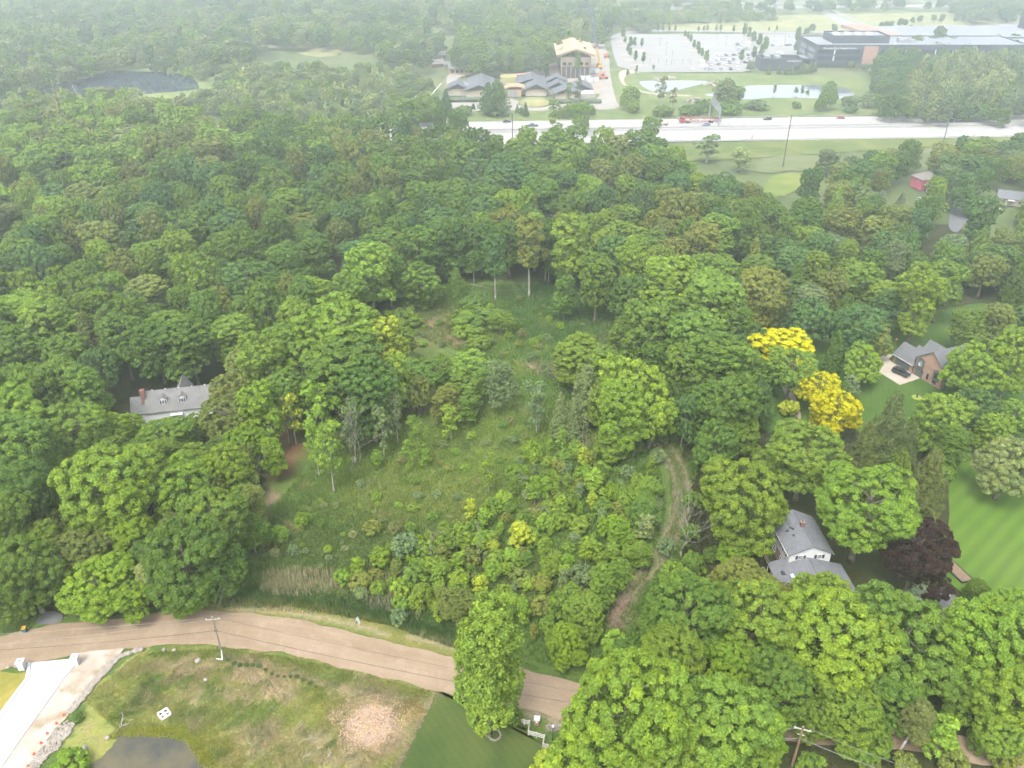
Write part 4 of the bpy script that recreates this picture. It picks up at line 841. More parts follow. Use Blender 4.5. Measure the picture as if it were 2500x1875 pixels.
BRICK_C = M_brick('chimney_brick', (.34, .12, .08), (.27, .10, .07), (.36, .30, .26)); BRICK_W = M_brick('whitewashed_brick', (.70, .68, .63), (.64, .62, .58), (.74, .73, .70))
def obox(mb, c, ux, n, w, d, h):
    c = Vector(c); ux = Vector(ux).normalized(); n = Vector(n).normalized(); q = lambda a, b, z: c + ux * a + n * b + Vector((0, 0, z))
    w, d, h = w / 2, d / 2, h / 2
    return mb.hexa([q(-w, -d, -h), q(w, -d, -h), q(w, d, -h), q(-w, d, -h)], [q(-w, -d, h), q(w, -d, h), q(w, d, h), q(-w, d, h)])
def window(par, c, n, w, h, shutters=False, name='window', fm=WHITE, bars=1):
    """frame standing proud of the wall, glass set back inside it; c on the wall, n outward"""
    n = Vector(n).normalized(); ux = Vector((-n.y, n.x, 0)); c = Vector(c); mb = MB()
    f = .09
    for sx_, ww, hh, cc in ((0, w, f, Vector((0, 0, h / 2 - f / 2))), (0, w, f, Vector((0, 0, -h / 2 + f / 2))), (1, f, h - 2 * f, ux * (w / 2 - f / 2)), (1, f, h - 2 * f, -ux * (w / 2 - f / 2))): obox(mb, c + cc + n * .04, ux, n, ww, .12, hh)
    if bars: obox(mb, c + n * .05, ux, n, w - 2 * f, .08, .07)
    o = mb.build(name, fm, par)
    obox(MB(), c, ux, n, .01, .01, .01)
    mb2 = MB(); obox(mb2, c + n * .015, ux, n, w - 2 * f, .03, h - 2 * f); mb2.build('pane', GLASS, o)
    if shutters:
        for s in (-1, 1):
            mb3 = MB(); obox(mb3, c + ux * s * (w / 2 + .24) + n * .04, ux, n, .4, .06, h)
            for k in range(5): obox(mb3, c + ux * s * (w / 2 + .24) + n * .075 + Vector((0, 0, -h / 2 + h * (k + .5) / 5)), ux, n, .3, .02, h / 9)
            mb3.build('shutter', NAVY, par)
    return o
NAVY = M_plain('navy_shutter', (.03, .035, .07), .6)
def chimney(par, x, y, z0, z1, w=.75, d=.6, mat=None):
    mb = MB(); mb.box(x - w / 2, x + w / 2, y - d / 2, y + d / 2, z0, z1); mb.box(x - w / 2 - .06, x + w / 2 + .06, y - d / 2 - .06, y + d / 2 + .06, z1, z1 + .14)
    o = mb.build('chimney', mat or BRICK_C, par); mb = MB(); mb.lathe([(.16, z1 + .1), (.17, z1 + .42), (.13, z1 + .42)], x, y, 8); mb.build('flue', BRICK_C, o); return o
def garage_door(par, c, n, w, h, mat):
    n = Vector(n).normalized(); ux = Vector((-n.y, n.x, 0)); c = Vector(c); mb = MB(); obox(mb, c + n * .02, ux, n, w, .05, h); o = mb.build('garage_door', mat, par)
    for k in range(4):
        mb = MB(); obox(mb, c + n * .06 + Vector((0, 0, -h / 2 + h * (k + .5) / 4)), ux, n, w * .96, .04, h / 4 * .86); mb.build('panel', mat, o)
    return o

ORD = ['nearest', 'second', 'third', 'fourth', 'fifth', 'sixth', 'seventh', 'eighth', 'farthest']
# ---- white two-storey house
t = thing('white_house', 'white two-storey house with grey gable roof beside the dark purple tree', 'house', (54.75, 112.25, 0), R(4))
MB().gable_walls(-3.9, 3.9, 0, 10.0, 5.6, 7.4, 'y', 2.75).build('wall', SIDING, t)
MB().box(-3.8, 3.8, .1, 9.9, 0, 2.75).build('lower_wall', BRICK, t)
r = MB().gable_roof(-3.9, 3.9, 0, 10.0, 5.6, 7.4, 'y', .35, .18, .25).build('roof', SHINGLE, t)
MB().tube((0, -.2, 7.62), (0, 10.2, 7.62), .07, n=5).build('ridge_cap', SHINGLE_D, r)
for (x, y) in ((-1.9, 6.0), (-1.6, 5.5), (-2.5, 5.5), (-2.0, 3.9)):
    z = 7.4 - 1.8 * (-x) / 3.9 + .2; MB().frustum(x, y, .34, .4, .26, .3, z, z + .25).build('roof_vent', DARKTRIM, r)
for s in (-1, 1): MB().box(s * 4.28 - .07, s * 4.28 + .07, -.2, 10.2, 5.36, 5.5).build('gutter', WHITE, r)
chimney(t, 0.1, 5.6, 7.2, 8.3, .75, .6)
for x in (-1.8, 1.75): window(t, (x, 0, 4.9), (0, -1, 0), 1.0, .85, True)
for y in (2.2, 4.9, 7.4): window(t, (-3.9, y, 4.6), (-1, 0, 0), 1.2, 1.1, True)
for y in (3.0, 6.5, 8.3): window(t, (-3.8, y, 1.5), (-1, 0, 0), 1.3, 1.5)
o = MB().box(-3.9, -3.8, .9, 1.8, .05, 2.2).build('door', M_plain('red_door', (.30, .07, .05), .5), t); MB().box(-3.95, -3.9, 1.0, 1.06, 1.0, 1.2).build('handle', STEEL, o)
MB().gable_walls(-6.9, 5.9, -8.0, -.05, 2.7, 4.7, 'y').build('garage_wall', SIDING, t)
r = MB().gable_roof(-6.9, 5.9, -8.0, -.2, 2.7, 4.7, 'y', .35, .18, .15).build('garage_roof', SHINGLE, t)
MB().tube((-.5, -8.1, 4.93), (-.5, -.3, 4.93), .07, n=5).build('ridge_cap', SHINGLE_D, r)
MB().hexa([(-5.9, -2.6, 3.2), (-5.3, -2.6, 3.38), (-5.3, -1.7, 3.38), (-5.9, -1.7, 3.2)], [(-5.9, -2.6, 3.33), (-5.3, -2.6, 3.51), (-5.3, -1.7, 3.51), (-5.9, -1.7, 3.33)]).build('skylight', DARKTRIM, r)
MB().hexa([(-4.6, -4.2, 3.6), (-4.1, -4.2, 3.76), (-4.1, -2.9, 3.76), (-4.6, -2.9, 3.6)], [(-4.6, -4.2, 3.73), (-4.1, -4.2, 3.89), (-4.1, -2.9, 3.89), (-4.6, -2.9, 3.73)]).build('skylight', M_plain('bright_skylight', (.7, .74, .78), .2), r)
MB().hexa([(-7.25, -.1, 2.55), (-3.95, -.1, 3.6), (-3.95, 1.3, 3.6), (-7.25, 1.3, 2.55)], [(-7.25, -.1, 2.73), (-3.95, -.1, 3.78), (-3.95, 1.3, 3.78), (-7.25, 1.3, 2.73)]).build('porch_roof', SHINGLE, t)
for (x, y) in ((-7.0, 1.15), (-7.0, -.6)): MB().box(x - .07, x + .07, y - .07, y + .07, 0, 2.5).build('porch_post', WHITE, t)
t = thing('air_conditioner', 'dark air conditioner unit beside the white house porch', 'air conditioner', (47.2, 113.6, 0)); MB().box(-.4, .4, -.4, .4, 0, .8).build('casing', DARKTRIM, t); MB().lathe([(.33, .8), (.33, .86), (.1, .88)], n=12).build('fan_grille', STEEL, t)
for k in range(9):
    p = G(1858 + k * 2.2 + (k % 2), 1335 + k * 5.0)
    tag(MB().box(-.35, .35, -.22, .22, .02, .1).build('stepping_stone', STONE, None, p, R(8)), '%s flat stepping stone from the porch on the path beside the white house' % ORD[8 - k], 'stone', 'stepping stones beside the white house')

# ---- brick house with the black car
t = thing('brick_house', 'brick house with steep grey gables and wide garage', 'house', (103.2, 193.1, 0), math.atan2(-.919, .393))
MB().gable_walls(0, 6.75, 0, 5.4, 2.8, 5.5, 'x').build('garage_wall', BRICK_P, t)
r = MB().gable_roof(0, 6.6, 0, 5.4, 2.8, 5.5, 'x', .4, .18, .3).build('garage_roof', SHINGLE_D, t); MB().box(-.3, 6.7, -.5, -.4, 2.36, 2.5).build('gutter', WHITE, r)
MB().gable_walls(6.75, 15.5, .25, 11.2, 5.1, 8.6, 'y').build('wall', BRICK_P, t)
r = MB().gable_roof(6.75, 15.5, .25, 11.2, 5.1, 8.6, 'y', .4, .2, .35).build('roof', SHINGLE_D, t)
MB().frustum(12.6, 3.0, .3, .3, .2, .2, 7.2, 7.7).build('roof_vent', DARKTRIM, r)
MB().gable_walls(3.8, 8.0, 1.2, 6.2, 3.6, 6.1, 'x').build('rear_wall', BRICK_P, t); MB().gable_roof(3.8, 8.0, 1.2, 6.2, 3.6, 6.1, 'x', .3, .18, .3).build('middle_roof', SHINGLE_D, t)
MB().gable_walls(4.2, 10.0, 4.4, 9.6, 4.4, 7.2, 'x').build('rear_wall', BRICK_P, t); MB().gable_roof(4.2, 10.0, 4.4, 9.6, 4.4, 7.2, 'x', .3, .18, .3).build('rear_roof', SHINGLE_D, t)
SLATE = M_plain('grey_green_door', (.10, .12, .12), .6)
garage_door(t, (3.1, 0, 1.15), (0, -1, 0), 4.8, 2.15, SLATE); garage_door(t, (8.4, .25, 1.1), (0, -1, 0), 2.5, 2.1, SLATE)
for x, z, k in ((8.3, 4.0, 0), (13.6, 3.2, 1)):   # five-sided panels holding arched windows
    p = MB().prism_y([(x - 1.0, z - 1.7), (x + 1.0, z - 1.7), (x + 1.0, z + 1.0), (x + (-.2 if k == 0 else .2), z + 1.55), (x - 1.0, z + 1.0)], .1, .25).build('window_panel', SLATE, t)
    pts = [(x - .55, z - .9), (x + .55, z - .9), (x + .55, z)] + [(x + .55 * math.cos(a), z + .55 * math.sin(a)) for a in np.linspace(.3, math.pi - .3, 6)] + [(x - .55, z)]
    MB().prism_y(pts, .04, .1).build('arched_window', M_plain('bright_glass', (.30, .34, .33), .15) if k == 0 else GLASS, t)
    if k == 0: MB().box(x - .5, x - .05, .0, .04, z - .8, z - .05).build('blind', WHITE, t)
window(t, (11.2, .25, 1.5), (0, -1, 0), .6, 1.6, fm=DARKTRIM, bars=0); window(t, (13.5, .25, 1.0), (0, -1, 0), 1.1, .9, fm=DARKTRIM)
MB().box(6.6, 6.75, -.1, .24, 0, 4.8).build('downpipe', DARKTRIM, t); MB().box(15.5, 15.9, 1.5, 3.4, 0, 4.2).build('side_bay', DARKTRIM, t)
# lawn ornament circle, bird feeder, planter
p = b_(955, 1180); t = thing('lawn_statue', 'small dark statue in a round bed on the brick house lawn', 'statue', p)
MB().lathe([(1.25, .02), (1.2, .16), (.9, .2)], n=18).build('flower_bed', M_var('bed_plants', (.22, .28, .04), (.30, .34, .06), 3, .9), t); MB().lathe([(.28, .2), (.22, .5), (.16, .55), (.22, .9), (.12, 1.25), (.14, 1.4), (.05, 1.55)], n=8).build('figure', DARKTRIM, t)
p = b_(590, 300); t = thing('bird_feeder', 'orange-topped bird feeder on a pole behind the brick house garage', 'bird feeder', p); MB().tube((0, 0, 0), (0, 0, 1.9), .04).build('pole', DARKTRIM, t); MB().lathe([(.1, 1.7), (.4, 1.95), (.05, 2.3)], n=8).build('feeder_roof', M_plain('orange_roof', (.75, .30, .16), .6), t)
p = b_(1190, 940); t = thing('garden_urn', 'round white planter at the corner of the brick house', 'planter', p); MB().lathe([(.3, 0), (.45, .25), (.42, .3), (.3, .3)], n=12).build('bowl', WHITE, t); MB().lathe([(.29, .26), (.05, .34)], n=10).build('soil', DARKTRIM, t)

# ---- dormered house in the left wood
t = thing('dormered_house', 'grey roofed house with two white dormers hidden in the left wood', 'house', (-87.4, 166.2, 0), R(12.3))
MB().gable_walls(0, 15, -3.6, 3.6, 3.7, 7.2, 'x').build('wall', SIDING, t); r = MB().gable_roof(0, 15, -3.6, 3.6, 3.7, 7.2, 'x', .4, .18, .3).build('roof', SHINGLE_L, t)
for k in range(5): MB().lathe([(.12, 7.35), (.16, 7.5), (.05, 7.6)], 1.5 + 3.0 * k, 0, 6).build('ridge_vent', WHITE, r)
MB().gable_walls(-3.6, -.05, -2.8, 2.8, 3.2, 5.9, 'x').build('side_wing', SIDING, t); MB().gable_roof(-3.6, -.35, -2.8, 2.8, 3.2, 5.9, 'x', .35, .18, .2).build('wing_roof', SHINGLE_L, t)
chimney(t, -.55, -1.0, 0, 8.2, .95, 1.1); chimney_w = None
for x in (3.9, 8.2):
    d = MB().gable_walls(x - .85, x + .85, -2.5, .0, 6.1, 6.75, 'y', 4.4).build('dormer', SIDING, t); MB().gable_roof(x - .85, x + .85, -2.5, .2, 6.1, 6.75, 'y', .2, .12, .15).build('dormer_roof', SHINGLE_L, d)
    window(t, (x, -2.5, 5.35), (0, -1, 0), .75, 1.05, False)
    for s in (-1, 1): MB().box(x + s * .58 - .12, x + s * .58 + .12, -2.58, -2.5, 4.85, 5.85).build('shutter', NAVY, t)
MB().gable_walls(6.0, 9.2, .1, 6.5, 4.4, 7.0, 'y').build('rear_wing', SIDING, t); MB().gable_roof(6.0, 9.2, .3, 6.5, 4.4, 7.0, 'y', .3, .18, .3).build('rear_roof', SHINGLE_L, t)
window(t, (6, -3.6, 1.6), (0, -1, 0), 1.4, 1.3)
MB().box(5.2, 8.0, -4.6, -3.65, 2.45, 2.6).build('porch_roof', WHITE, t)

# ---- pink house and grey house at the cul-de-sac
z7 = zoomed(2180, 410, 6.9125)
PINK = M_var('red_siding', (.52, .12, .16), (.60, .17, .21), 1.5, .8)
a, b2 = z7(275, 300, 0), z7(440, 375, 0); ang = math.atan2(b2.y - a.y, b2.x - a.x)
t = thing('pink_house', 'pinkish red house with a brown hipped roof at the turning circle', 'house', a, ang)
MB().box(0, 7.2, 0, 8.0, 0, 4.6).build('wall', PINK, t)
MB().hexa([(-.5, -.5, 4.62), (7.7, -.5, 4.62), (7.7, 8.5, 4.62), (-.5, 8.5, 4.62)], [(3.2, 3.2, 6.7), (4.0, 3.2, 6.7), (4.0, 5.6, 6.7), (3.2, 5.6, 6.7)]).build('roof', SHINGLE_B, t)
window(t, (4.4, 0, 3.4), (0, -1, 0), .8, .9); window(t, (7.2, 3.0, 3.2), (1, 0, 0), 1.2, 1.2)
MB().hexa([(7.25, .5, 2.5), (9.6, .5, 2.2), (9.6, 7.5, 2.2), (7.25, 7.5, 2.5)], [(7.25, .5, 2.7), (9.6, .5, 2.4), (9.6, 7.5, 2.4), (7.25, 7.5, 2.7)]).build('porch_roof', SHINGLE_B, t)
for y in (1, 4, 7): MB().box(9.3, 9.45, y, y + .15, 0, 2.2).build('porch_post', WHITE, t)
for k in range(6): MB().box(.8 + k * .55, .88 + k * .55, -.06, -.01, .4, 4.3).build('batten', PINK, t)
a = z7(1745, 610, 0)
t = thing('grey_house', 'low grey roofed house at the far right edge of the wood', 'house', a, R(-24))
MB().gable_walls(0, 13, 0, 8, 2.8, 4.8, 'x').build('wall', M_var('tan_siding', (.45, .40, .33), (.52, .47, .40), 1, .8), t); MB().gable_roof(0, 13, 0, 8, 2.8, 4.8, 'x', .5, .2, .5).build('roof', SHINGLE, t)
MB().box(3.5, 6.0, -1.6, -.05, 2.3, 2.45).build('awning', WHITE, t); window(t, (2, 0, 1.5), (0, -1, 0), 1.2, 1.2); window(t, (8, 0, 1.5), (0, -1, 0), 1.2, 1.2)
p = z7(1785, 690); tag(MB().box(-1.6, 1.6, -1.2, 1.2, .0, .12).build('patio_slab', CONC_D, None, p, R(-24)), 'small tan patio slab in front of the low grey house', 'patio')
p = z7(450, 545); t = thing('propane_tank', 'small white gas tank among trees near the pink house', 'tank', p, R(20)); MB().tube((-1.0, 0, .8), (1.0, 0, .8), .5, n=10).build('tank_body', WHITE, t); MB().box(-.7, -.5, -.3, .3, 0, .4).build('foot', STEEL, t); MB().box(.5, .7, -.3, .3, 0, .4).build('foot', STEEL, t)

# ---- school of grey gables
z4 = zoomed(1040, 90, 4.254)
ROOF_S = M_var('slate_roof', (.10, .105, .115), (.14, .145, .155), .3, .85); ROOF_SL = M_var('zinc_roof', (.20, .205, .215), (.25, .255, .265), .3, .7)
TIMBER = M_var('timber', (.42, .26, .14), (.52, .34, .20), .6, .8); TAN = M_var('tan_wall', (.42, .37, .29), (.50, .45, .36), .4, .9)
school = thing('school_building', 'low sprawling school of dark slate gables beyond the motorway', 'building', z4(700, 600, 0))
s0 = school.location.copy()
def local(p): return Vector((p.x - s0.x, p.y - s0.y, p.z))
for (l, r_, by, ax, ay, bx, byk, lite) in [(215, 440, 545, 330, 497, 375, 445, 0), (400, 700, 560, 545, 497, 635, 385, 0), (1020, 1265, 550, 1160, 495, 1130, 445, 0), (940, 1250, 490, 1130, 440, 1090, 375, 0),
                                       (1265, 1480, 530, 1390, 492, 1390, 440, 0), (1240, 1470, 470, 1360, 430, 1370, 385, 0), (1500, 1730, 550, 1600, 490, 1590, 440, 0), (1330, 1600, 595, 1470, 535, 1460, 490, 0)]:
    a = local(z4(l, by, 4.0)); b2 = local(z4(r_, by, 4.0)); zr = 7.0; f = local(z4(ax, ay, zr)); k = local(z4(bx, byk, zr))
    x0, x1, y0 = a.x, b2.x, (a.y + b2.y) / 2; y1 = max(k.y, y0 + 9)
    MB().box(x0 + .8, x1 - .8, y0 + 1.0, y1 - .4, 0, 3.9).build('wall', TAN, school)
    MB().prism_y([(x0 + 1.5, 3.95), (x1 - 1.5, 3.95), ((x0 + x1) / 2, zr - .35)], y0 + .9, y0 + 1.4).build('gable_glazing', M_plain('dim_glass', (.07, .09, .10), .2), school)
    MB().box(x0 + .6, x1 - .6, y0 + .6, y0 + .95, 3.3, 3.9).build('timber_band', TIMBER, school)
    MB().gable_roof(x0, x1, y0, y1, 4.0, zr, 'y', .5, .4, .6).build('roof', ROOF_S, school)
a = local(z4(340, 500, 5.6)); MB().hexa([(a.x, a.y, 5.75), (a.x + 7, a.y, 4.35), (a.x + 9, a.y + 9, 4.35), (a.x + 2, a.y + 9, 5.75)], [(a.x, a.y, 6.2), (a.x + 7, a.y, 4.8), (a.x + 9, a.y + 9, 4.8), (a.x + 2, a.y + 9, 6.2)]).build('zinc_panel', ROOF_SL, school)
a = local(z4(850, 622, 0)); b2 = local(z4(990, 622, 0)); y0 = a.y
MB().box(a.x, b2.x, y0, y0 + 8, 0, 4.2).build('entrance_wall', TIMBER, school)
for k in (0.1, .42): MB().box(a.x + (b2.x - a.x) * k - 0, a.x + (b2.x - a.x) * (k + .24), y0 - .12, y0 - .02, 0, 3.4).build('entrance_door', M_plain('blue_grey_door', (.22, .28, .33), .5), school)
xm = (a.x + b2.x) / 2; w = (b2.x - a.x) / 2 + 2.5
arc = [(xm + w * math.cos(q), 4.2 + 2.2 * math.sin(q)) for q in np.linspace(0, math.pi, 13)]
MB().prism_y(arc + [(x, z - .35) for x, z in arc[::-1]], y0 - 1.2, y0 + 9).build('barrel_roof', TIMBER, school)
for (l, r_, y_, dz) in ((205, 640, 600, 1.6), (1010, 1330, 600, 1.6), (1330, 1760, 635, 1.6)):
    a = local(z4(l, y_, 0)); b2 = local(z4(r_, y_, 0)); MB().box(a.x, b2.x, a.y, a.y + 1.0, 0, 2.6).build('retaining_wall', M_var('block_wall', (.36, .34, .29), (.44, .42, .36), .4, .9), school)
    MB().box(a.x + .3, b2.x - .3, a.y + 1.05, a.y + 7, 0, 2.7).build('green_roof', M_var('sedum', (.26, .26, .09), (.34, .33, .13), .2, .95), school)
a = local(z4(780, 480, 0)); MB().box(a.x, a.x + 40 / 3.9 * 1.0, a.y, a.y + 12, 0, 3.6).build('green_roof', M_var('sedum_light', (.32, .31, .12), (.40, .38, .16), .2, .95), school)
a = local(z4(770, 425, 3)); MB().hexa([(a.x, a.y, 3), (a.x + 22, a.y + 14, 3.2), (a.x + 21, a.y + 17, 3.2), (a.x, a.y + 5, 3)], [(a.x, a.y, 3.5), (a.x + 22, a.y + 14, 3.8), (a.x + 21, a.y + 17, 3.8), (a.x, a.y + 5, 3.5)]).build('canopy', M_var('orange_canopy', (.50, .27, .17), (.58, .34, .22), .3, .8), school)
# dark hedge along the school and the grassy mound
for (l, r_, y_) in ((215, 560, 668), (1230, 1800, 690)):
    a = z4(l, y_, 0); b2 = z4(r_, y_, 0); mb = MB(); n = 26
    for k in range(n):
        p = a.lerp(b2, k / (n - 1)); mb.rock((p.x, p.y, 1.1), 1.6, k + l, .95)
    tag(mb.build('hedge', M_var('hedge_leaf', (.09, .12, .07), (.14, .17, .10), .8, .95)), 'dark clipped hedge bank in front of the slate school, %s' % ('left of the entrance' if l < 600 else 'right of the entrance'), 'hedge')
a = z4(1130, 695, 0); tag(MB().lathe([(10, 0), (9, 1.0), (6.5, 2.6), (3, 3.4), (.5, 3.6)], n=20).build('grass_mound', GR_L, None, a, smooth=True), 'rounded grassy mound in front of the school entrance', 'mound')
for k, (x, y, wd, lab) in enumerate(((532, 612, 12, 'white storage tank in front of the school left of the tall pine'), (1632, 628, 11, 'white storage tank at the right front corner of the school'))):
    a = z4(x, y, 0); t = thing('storage_tank', lab, 'tank', a); MB().tube((-6, 0, 2.2), (6, 0, 2.2), 1.9, n=12).build('tank_body', WHITE, t, smooth=False)
    for s in (-4, 4): MB().box(s - .3, s + .3, -1.2, 1.2, 0, .8).build('saddle', STEEL, t)
# shingled huts to the left
for k, (x, y, w, lab) in enumerate(((150, 135, 12, 'small brown pavilion roof at the top of the hut group in the wood'), (130, 200, 14, 'shingled pavilion with stepped pale roof in the wood left of the school'), (290, 310, 16, 'pavilion with broad grey roof near the wood cabin'), (100, 290, 13, 'lowest pavilion roof of the hut group by the track'))):
    a = z4(x, y + 20, 0); t = thing('pavilion', lab, 'pavilion', a, R(15 * k - 20), 'pavilions in the wood left of the school'); h = w / 2
    MB().box(-h * .7, h * .7, -h * .5, h * .5, 0, 2.8).build('wall', TIMBER if k != 2 else TAN, t)
    rf = MB().gable_roof(-h * .7, h * .7, -h * .5, h * .5, 2.8, 4.6, 'x', 1.0, .3, 1.0).build('roof', SHINGLE_B, t)
    for j in range(4): MB().hexa([(-h + j * h * .5, -h * .4, 3.6), (-h + (j + .8) * h * .5, -h * .4, 3.6), (-h + (j + .8) * h * .5, 0, 4.95), (-h + j * h * .5, 0, 4.95)], [(-h + j * h * .5, -h * .4, 3.9), (-h + (j + .8) * h * .5, -h * .4, 3.9), (-h + (j + .8) * h * .5, 0, 5.2), (-h + j * h * .5, 0, 5.2)]).build('roof_panel', SHINGLE_L, rf)
a = z4(245, 392, 0); t = thing('log_cabin', 'orange timber cabin at the wood edge left of the school', 'cabin', a, R(14)); MB().box(0, 17, 0, 7, 0, 4).build('wall', TIMBER, t); MB().gable_roof(0, 17, 0, 7, 4, 6.2, 'x', .8, .3, .8).build('roof', SHINGLE_L, t)
for k in range(5): MB().box(1.2 + k * 3.2, 3.2 + k * 3.2, -.1, -.01, 1.0, 3.0).build('window', GLASS, t)

# ---- timber hall under construction
a = z4(1405, 430, 0); b2 = z4(1695, 430, 0); w = b2.x - a.x
t = thing('timber_hall', 'pale timber hall under construction with bare roof beams', 'building', a); FRESH = M_var('fresh_timber', (.42, .30, .19), (.50, .385, .265), .5, .8)
MB().box(0, w, 0, 43, 0, 7.5).build('lower_wall', M_plain('dark_sheathing', (.06, .07, .085), .7), t)
MB().box(-.6, w + .6, -.8, 44, 7.5, 13.5).build('upper_wall', M_var('raw_sheathing', (.22, .18, .125), (.30, .25, .18), .4, .9), t)
for k in range(5): MB().box(w * (k + .15) / 5, w * (k + .75) / 5, -.95, -.81, 8.6, 10.2).build('window', GLASS, t)
for k in range(7): MB().tube((w * k / 6, -.3, 0), (w * k / 6, -.3, 7.5), .3).build('column', TIMBER, t)
zr, ze = 17.8, 14.0
for k in range(13):
    y = -2 + k * 3.7
    for s in (0, 1):
        e = -3 if s == 0 else w + 3; mb = MB(); mb.hexa([(e, y, ze), (w / 2, y, zr), (w / 2, y + .6, zr), (e, y + .6, ze)], [(e, y, ze + .9), (w / 2, y, zr + .9), (w / 2, y + .6, zr + .9), (e, y + .6, ze + .9)]); mb.build('rafter', FRESH, t)
for k in range(9):
    for s in (0, 1):
        f = k / 8.5; x = (-3 if s == 0 else w + 3) * (1 - f) + w / 2 * f; z = ze * (1 - f) + zr * f + .95; MB().box(x - .75, x + .75, -2.5, 46, z, z + .35).build('purlin', FRESH, t)

# ---- office building
p0 = G(1986, 165, 0); z5 = zoomed(1840, 60, 3.352)
t = thing('office_building', 'long dark clad three-storey office building beyond the car park', 'building', (p0.x, p0.y, 0), R(0))
DARK = M_var('dark_cladding', (.045, .055, .07), (.065, .075, .09), .25, .6); DARK2 = M_plain('dark_band', (.035, .045, .06), .4); MEMB = M_var('roof_membrane', (.20, .215, .235), (.26, .275, .295), .04, .8); TERRA = M_var('terracotta', (.34, .20, .15), (.42, .26, .20), .4, .9)
ox = -12
MB().box(0, 150, 0, 42, 0, 14.4).build('wall', DARK, t)
MB().box(.6, 149.4, .6, 41.4, 14.4, 14.75).build('roof', MEMB, t)
for (x0, x1, y0, y1) in ((0, 150, 0, .5), (0, 150, 41.5, 42), (0, .5, .5, 41.5), (149.5, 150, .5, 41.5)): MB().box(x0, x1, y0, y1, 14.4, 15.3).build('parapet', DARK, t)
for zz in (5.0, 9.3):
    for (x0, x1) in ((1.5, 31), (46, 66), (68, 90), (92, 114)):
        o = MB().box(x0, x1, -.12, -.02, zz, zz + 2.6).build('window_band', M_plain('band_glass', (.03, .04, .055), .15), t)
        n = int((x1 - x0) / 2.4)
        for k in range(n + 1): MB().box(x0 + k * 2.4 - .06, x0 + k * 2.4 + .06, -.2, -.13, zz, zz + 2.6).build('mullion', DARK2, o)
    for x in (12.5, 63, 84, 98): MB().box(x, x + .8, -.5, -.21, zz - .3, zz + 2.8).build('fin', M_plain('white_fin', (.62, .66, .64), .5), t)
    for y in (4, 24): MB().box(-.15, -.02, y, y + 12, zz, zz + 2.6).build('side_window', M_plain('pale_glass', (.30, .36, .36), .2), t)
MB().box(33.5, 43.5, -.45, -.02, 2.2, 14.3).build('terracotta_panel', TERRA, t)
MB().box(2, 30, -.15, -.02, .9, 2.9).build('ground_glazing', M_plain('ground_glass', (.05, .06, .07), .2), t)
def pent(x0, x1, y0, y1, z0, z1, nm='penthouse'):
    o = MB().box(x0, x1, y0, y1, z0, z1).build(nm, DARK, t); MB().box(x0 + .8, x1 - .8, y0 + .8, y1 - .8, z1, z1 + .12).build('penthouse_roof', MEMB, o)
    for (a0, a1, b0, b1) in ((x0, x1, y0, y0 + .4), (x0, x1, y1 - .4, y1), (x0, x0 + .4, y0 + .4, y1 - .4), (x1 - .4, x1, y0 + .4, y1 - .4)): MB().box(a0, a1, b0, b1, z1, z1 + 1.1).build('screen_wall', DARK, o)
    for k in range(4): MB().box(x0 + 3 + k * (x1 - x0 - 8) / 4, x0 + 6.5 + k * (x1 - x0 - 8) / 4, (y0 + y1) / 2 - 2, (y0 + y1) / 2 + 2, z1 + .12, z1 + 1.6).build('roof_unit', WHITE, o)
pent(14, 54, 9, 32, 14.75, 19.0)
for (x, y) in ((62, 12), (66, 14), (70, 11), (64, 18)): MB().box(x, x + 3.5, y, y + 3, 14.75, 17).build('roof_unit', STEEL, t)
MB().box(62, 290, 42.05, 100, 0, 14.0).build('rear_wall', DARK, t); MB().box(62.6, 289.4, 42.7, 99.4, 14.0, 14.3).build('rear_roof', MEMB, t)
MB().hexa([(58, 46, 13.8), (80, 46, 13.8), (66, 92, 13.8), (48, 92, 13.8)], [(58, 46, 14.9), (80, 46, 14.9), (66, 92, 16.5), (48, 92, 16.5)]).build('terracotta_roof', TERRA, t)
pent(190, 262, 58, 92, 14.3, 20.5)
MB().box(150.05, 290, 16, 42, 0, 13.0).build('east_wall', DARK, t); MB().box(150.6, 289.4, 16.6, 41.4, 13.0, 13.3).build('east_roof', MEMB, t)
MB().box(-16, -.05, 12, 26, 3.8, 4.4).build('entrance_canopy', MEMB, t)
for x in (-15, -8): MB().box(x, x + .4, 12.4, 12.8, 0, 3.8).build('canopy_post', STEEL, t)
# lettering on the front
fc = bpy.data.curves.new('sign_lettering', 'FONT'); fc.body = 'Mercedes-Benz Financial Services'; fc.size = 1.75; fc.extrude = .06; fc.materials.append(M_plain('sign_white', (.82, .83, .84), .5))
tmp = bpy.data.objects.new('tmp', fc); me = bpy.data.meshes.new_from_object(tmp); bpy.data.objects.remove(tmp)
o = link('sign_lettering', me, t, (4.5, -.16, 12.45)); o.rotation_euler = (R(90), 0, 0)
a = G(1855, 172, 0); b2 = G(1957, 172, 0)
t = thing('plant_enclosure', 'low dark walled enclosure beside the office building', 'enclosure', a); w = b2.x - a.x
for (x0, x1, y0, y1) in ((0, w, 0, .6), (0, w, 15, 15.6), (0, .6, .6, 15), (w - .6, w, .6, 15)): MB().box(x0, x1, y0, y1, 0, 8.0).build('wall', DARK, t)
MB().box(.65, w - .65, .65, 14.95, 0, 5.5).build('roof', DARK2, t)
for k in range(6): MB().box(w * .62 + k * w * .055, w * .62 + k * w * .055 + w * .045, -.14, -.02, 6.0, 6.5).build('strip_light', WHITE, t)
for k in range(2): MB().box(4 + k * 7, 8 + k * 7, 5, 10, 5.5, 8.6).build('chiller', STEEL, t)
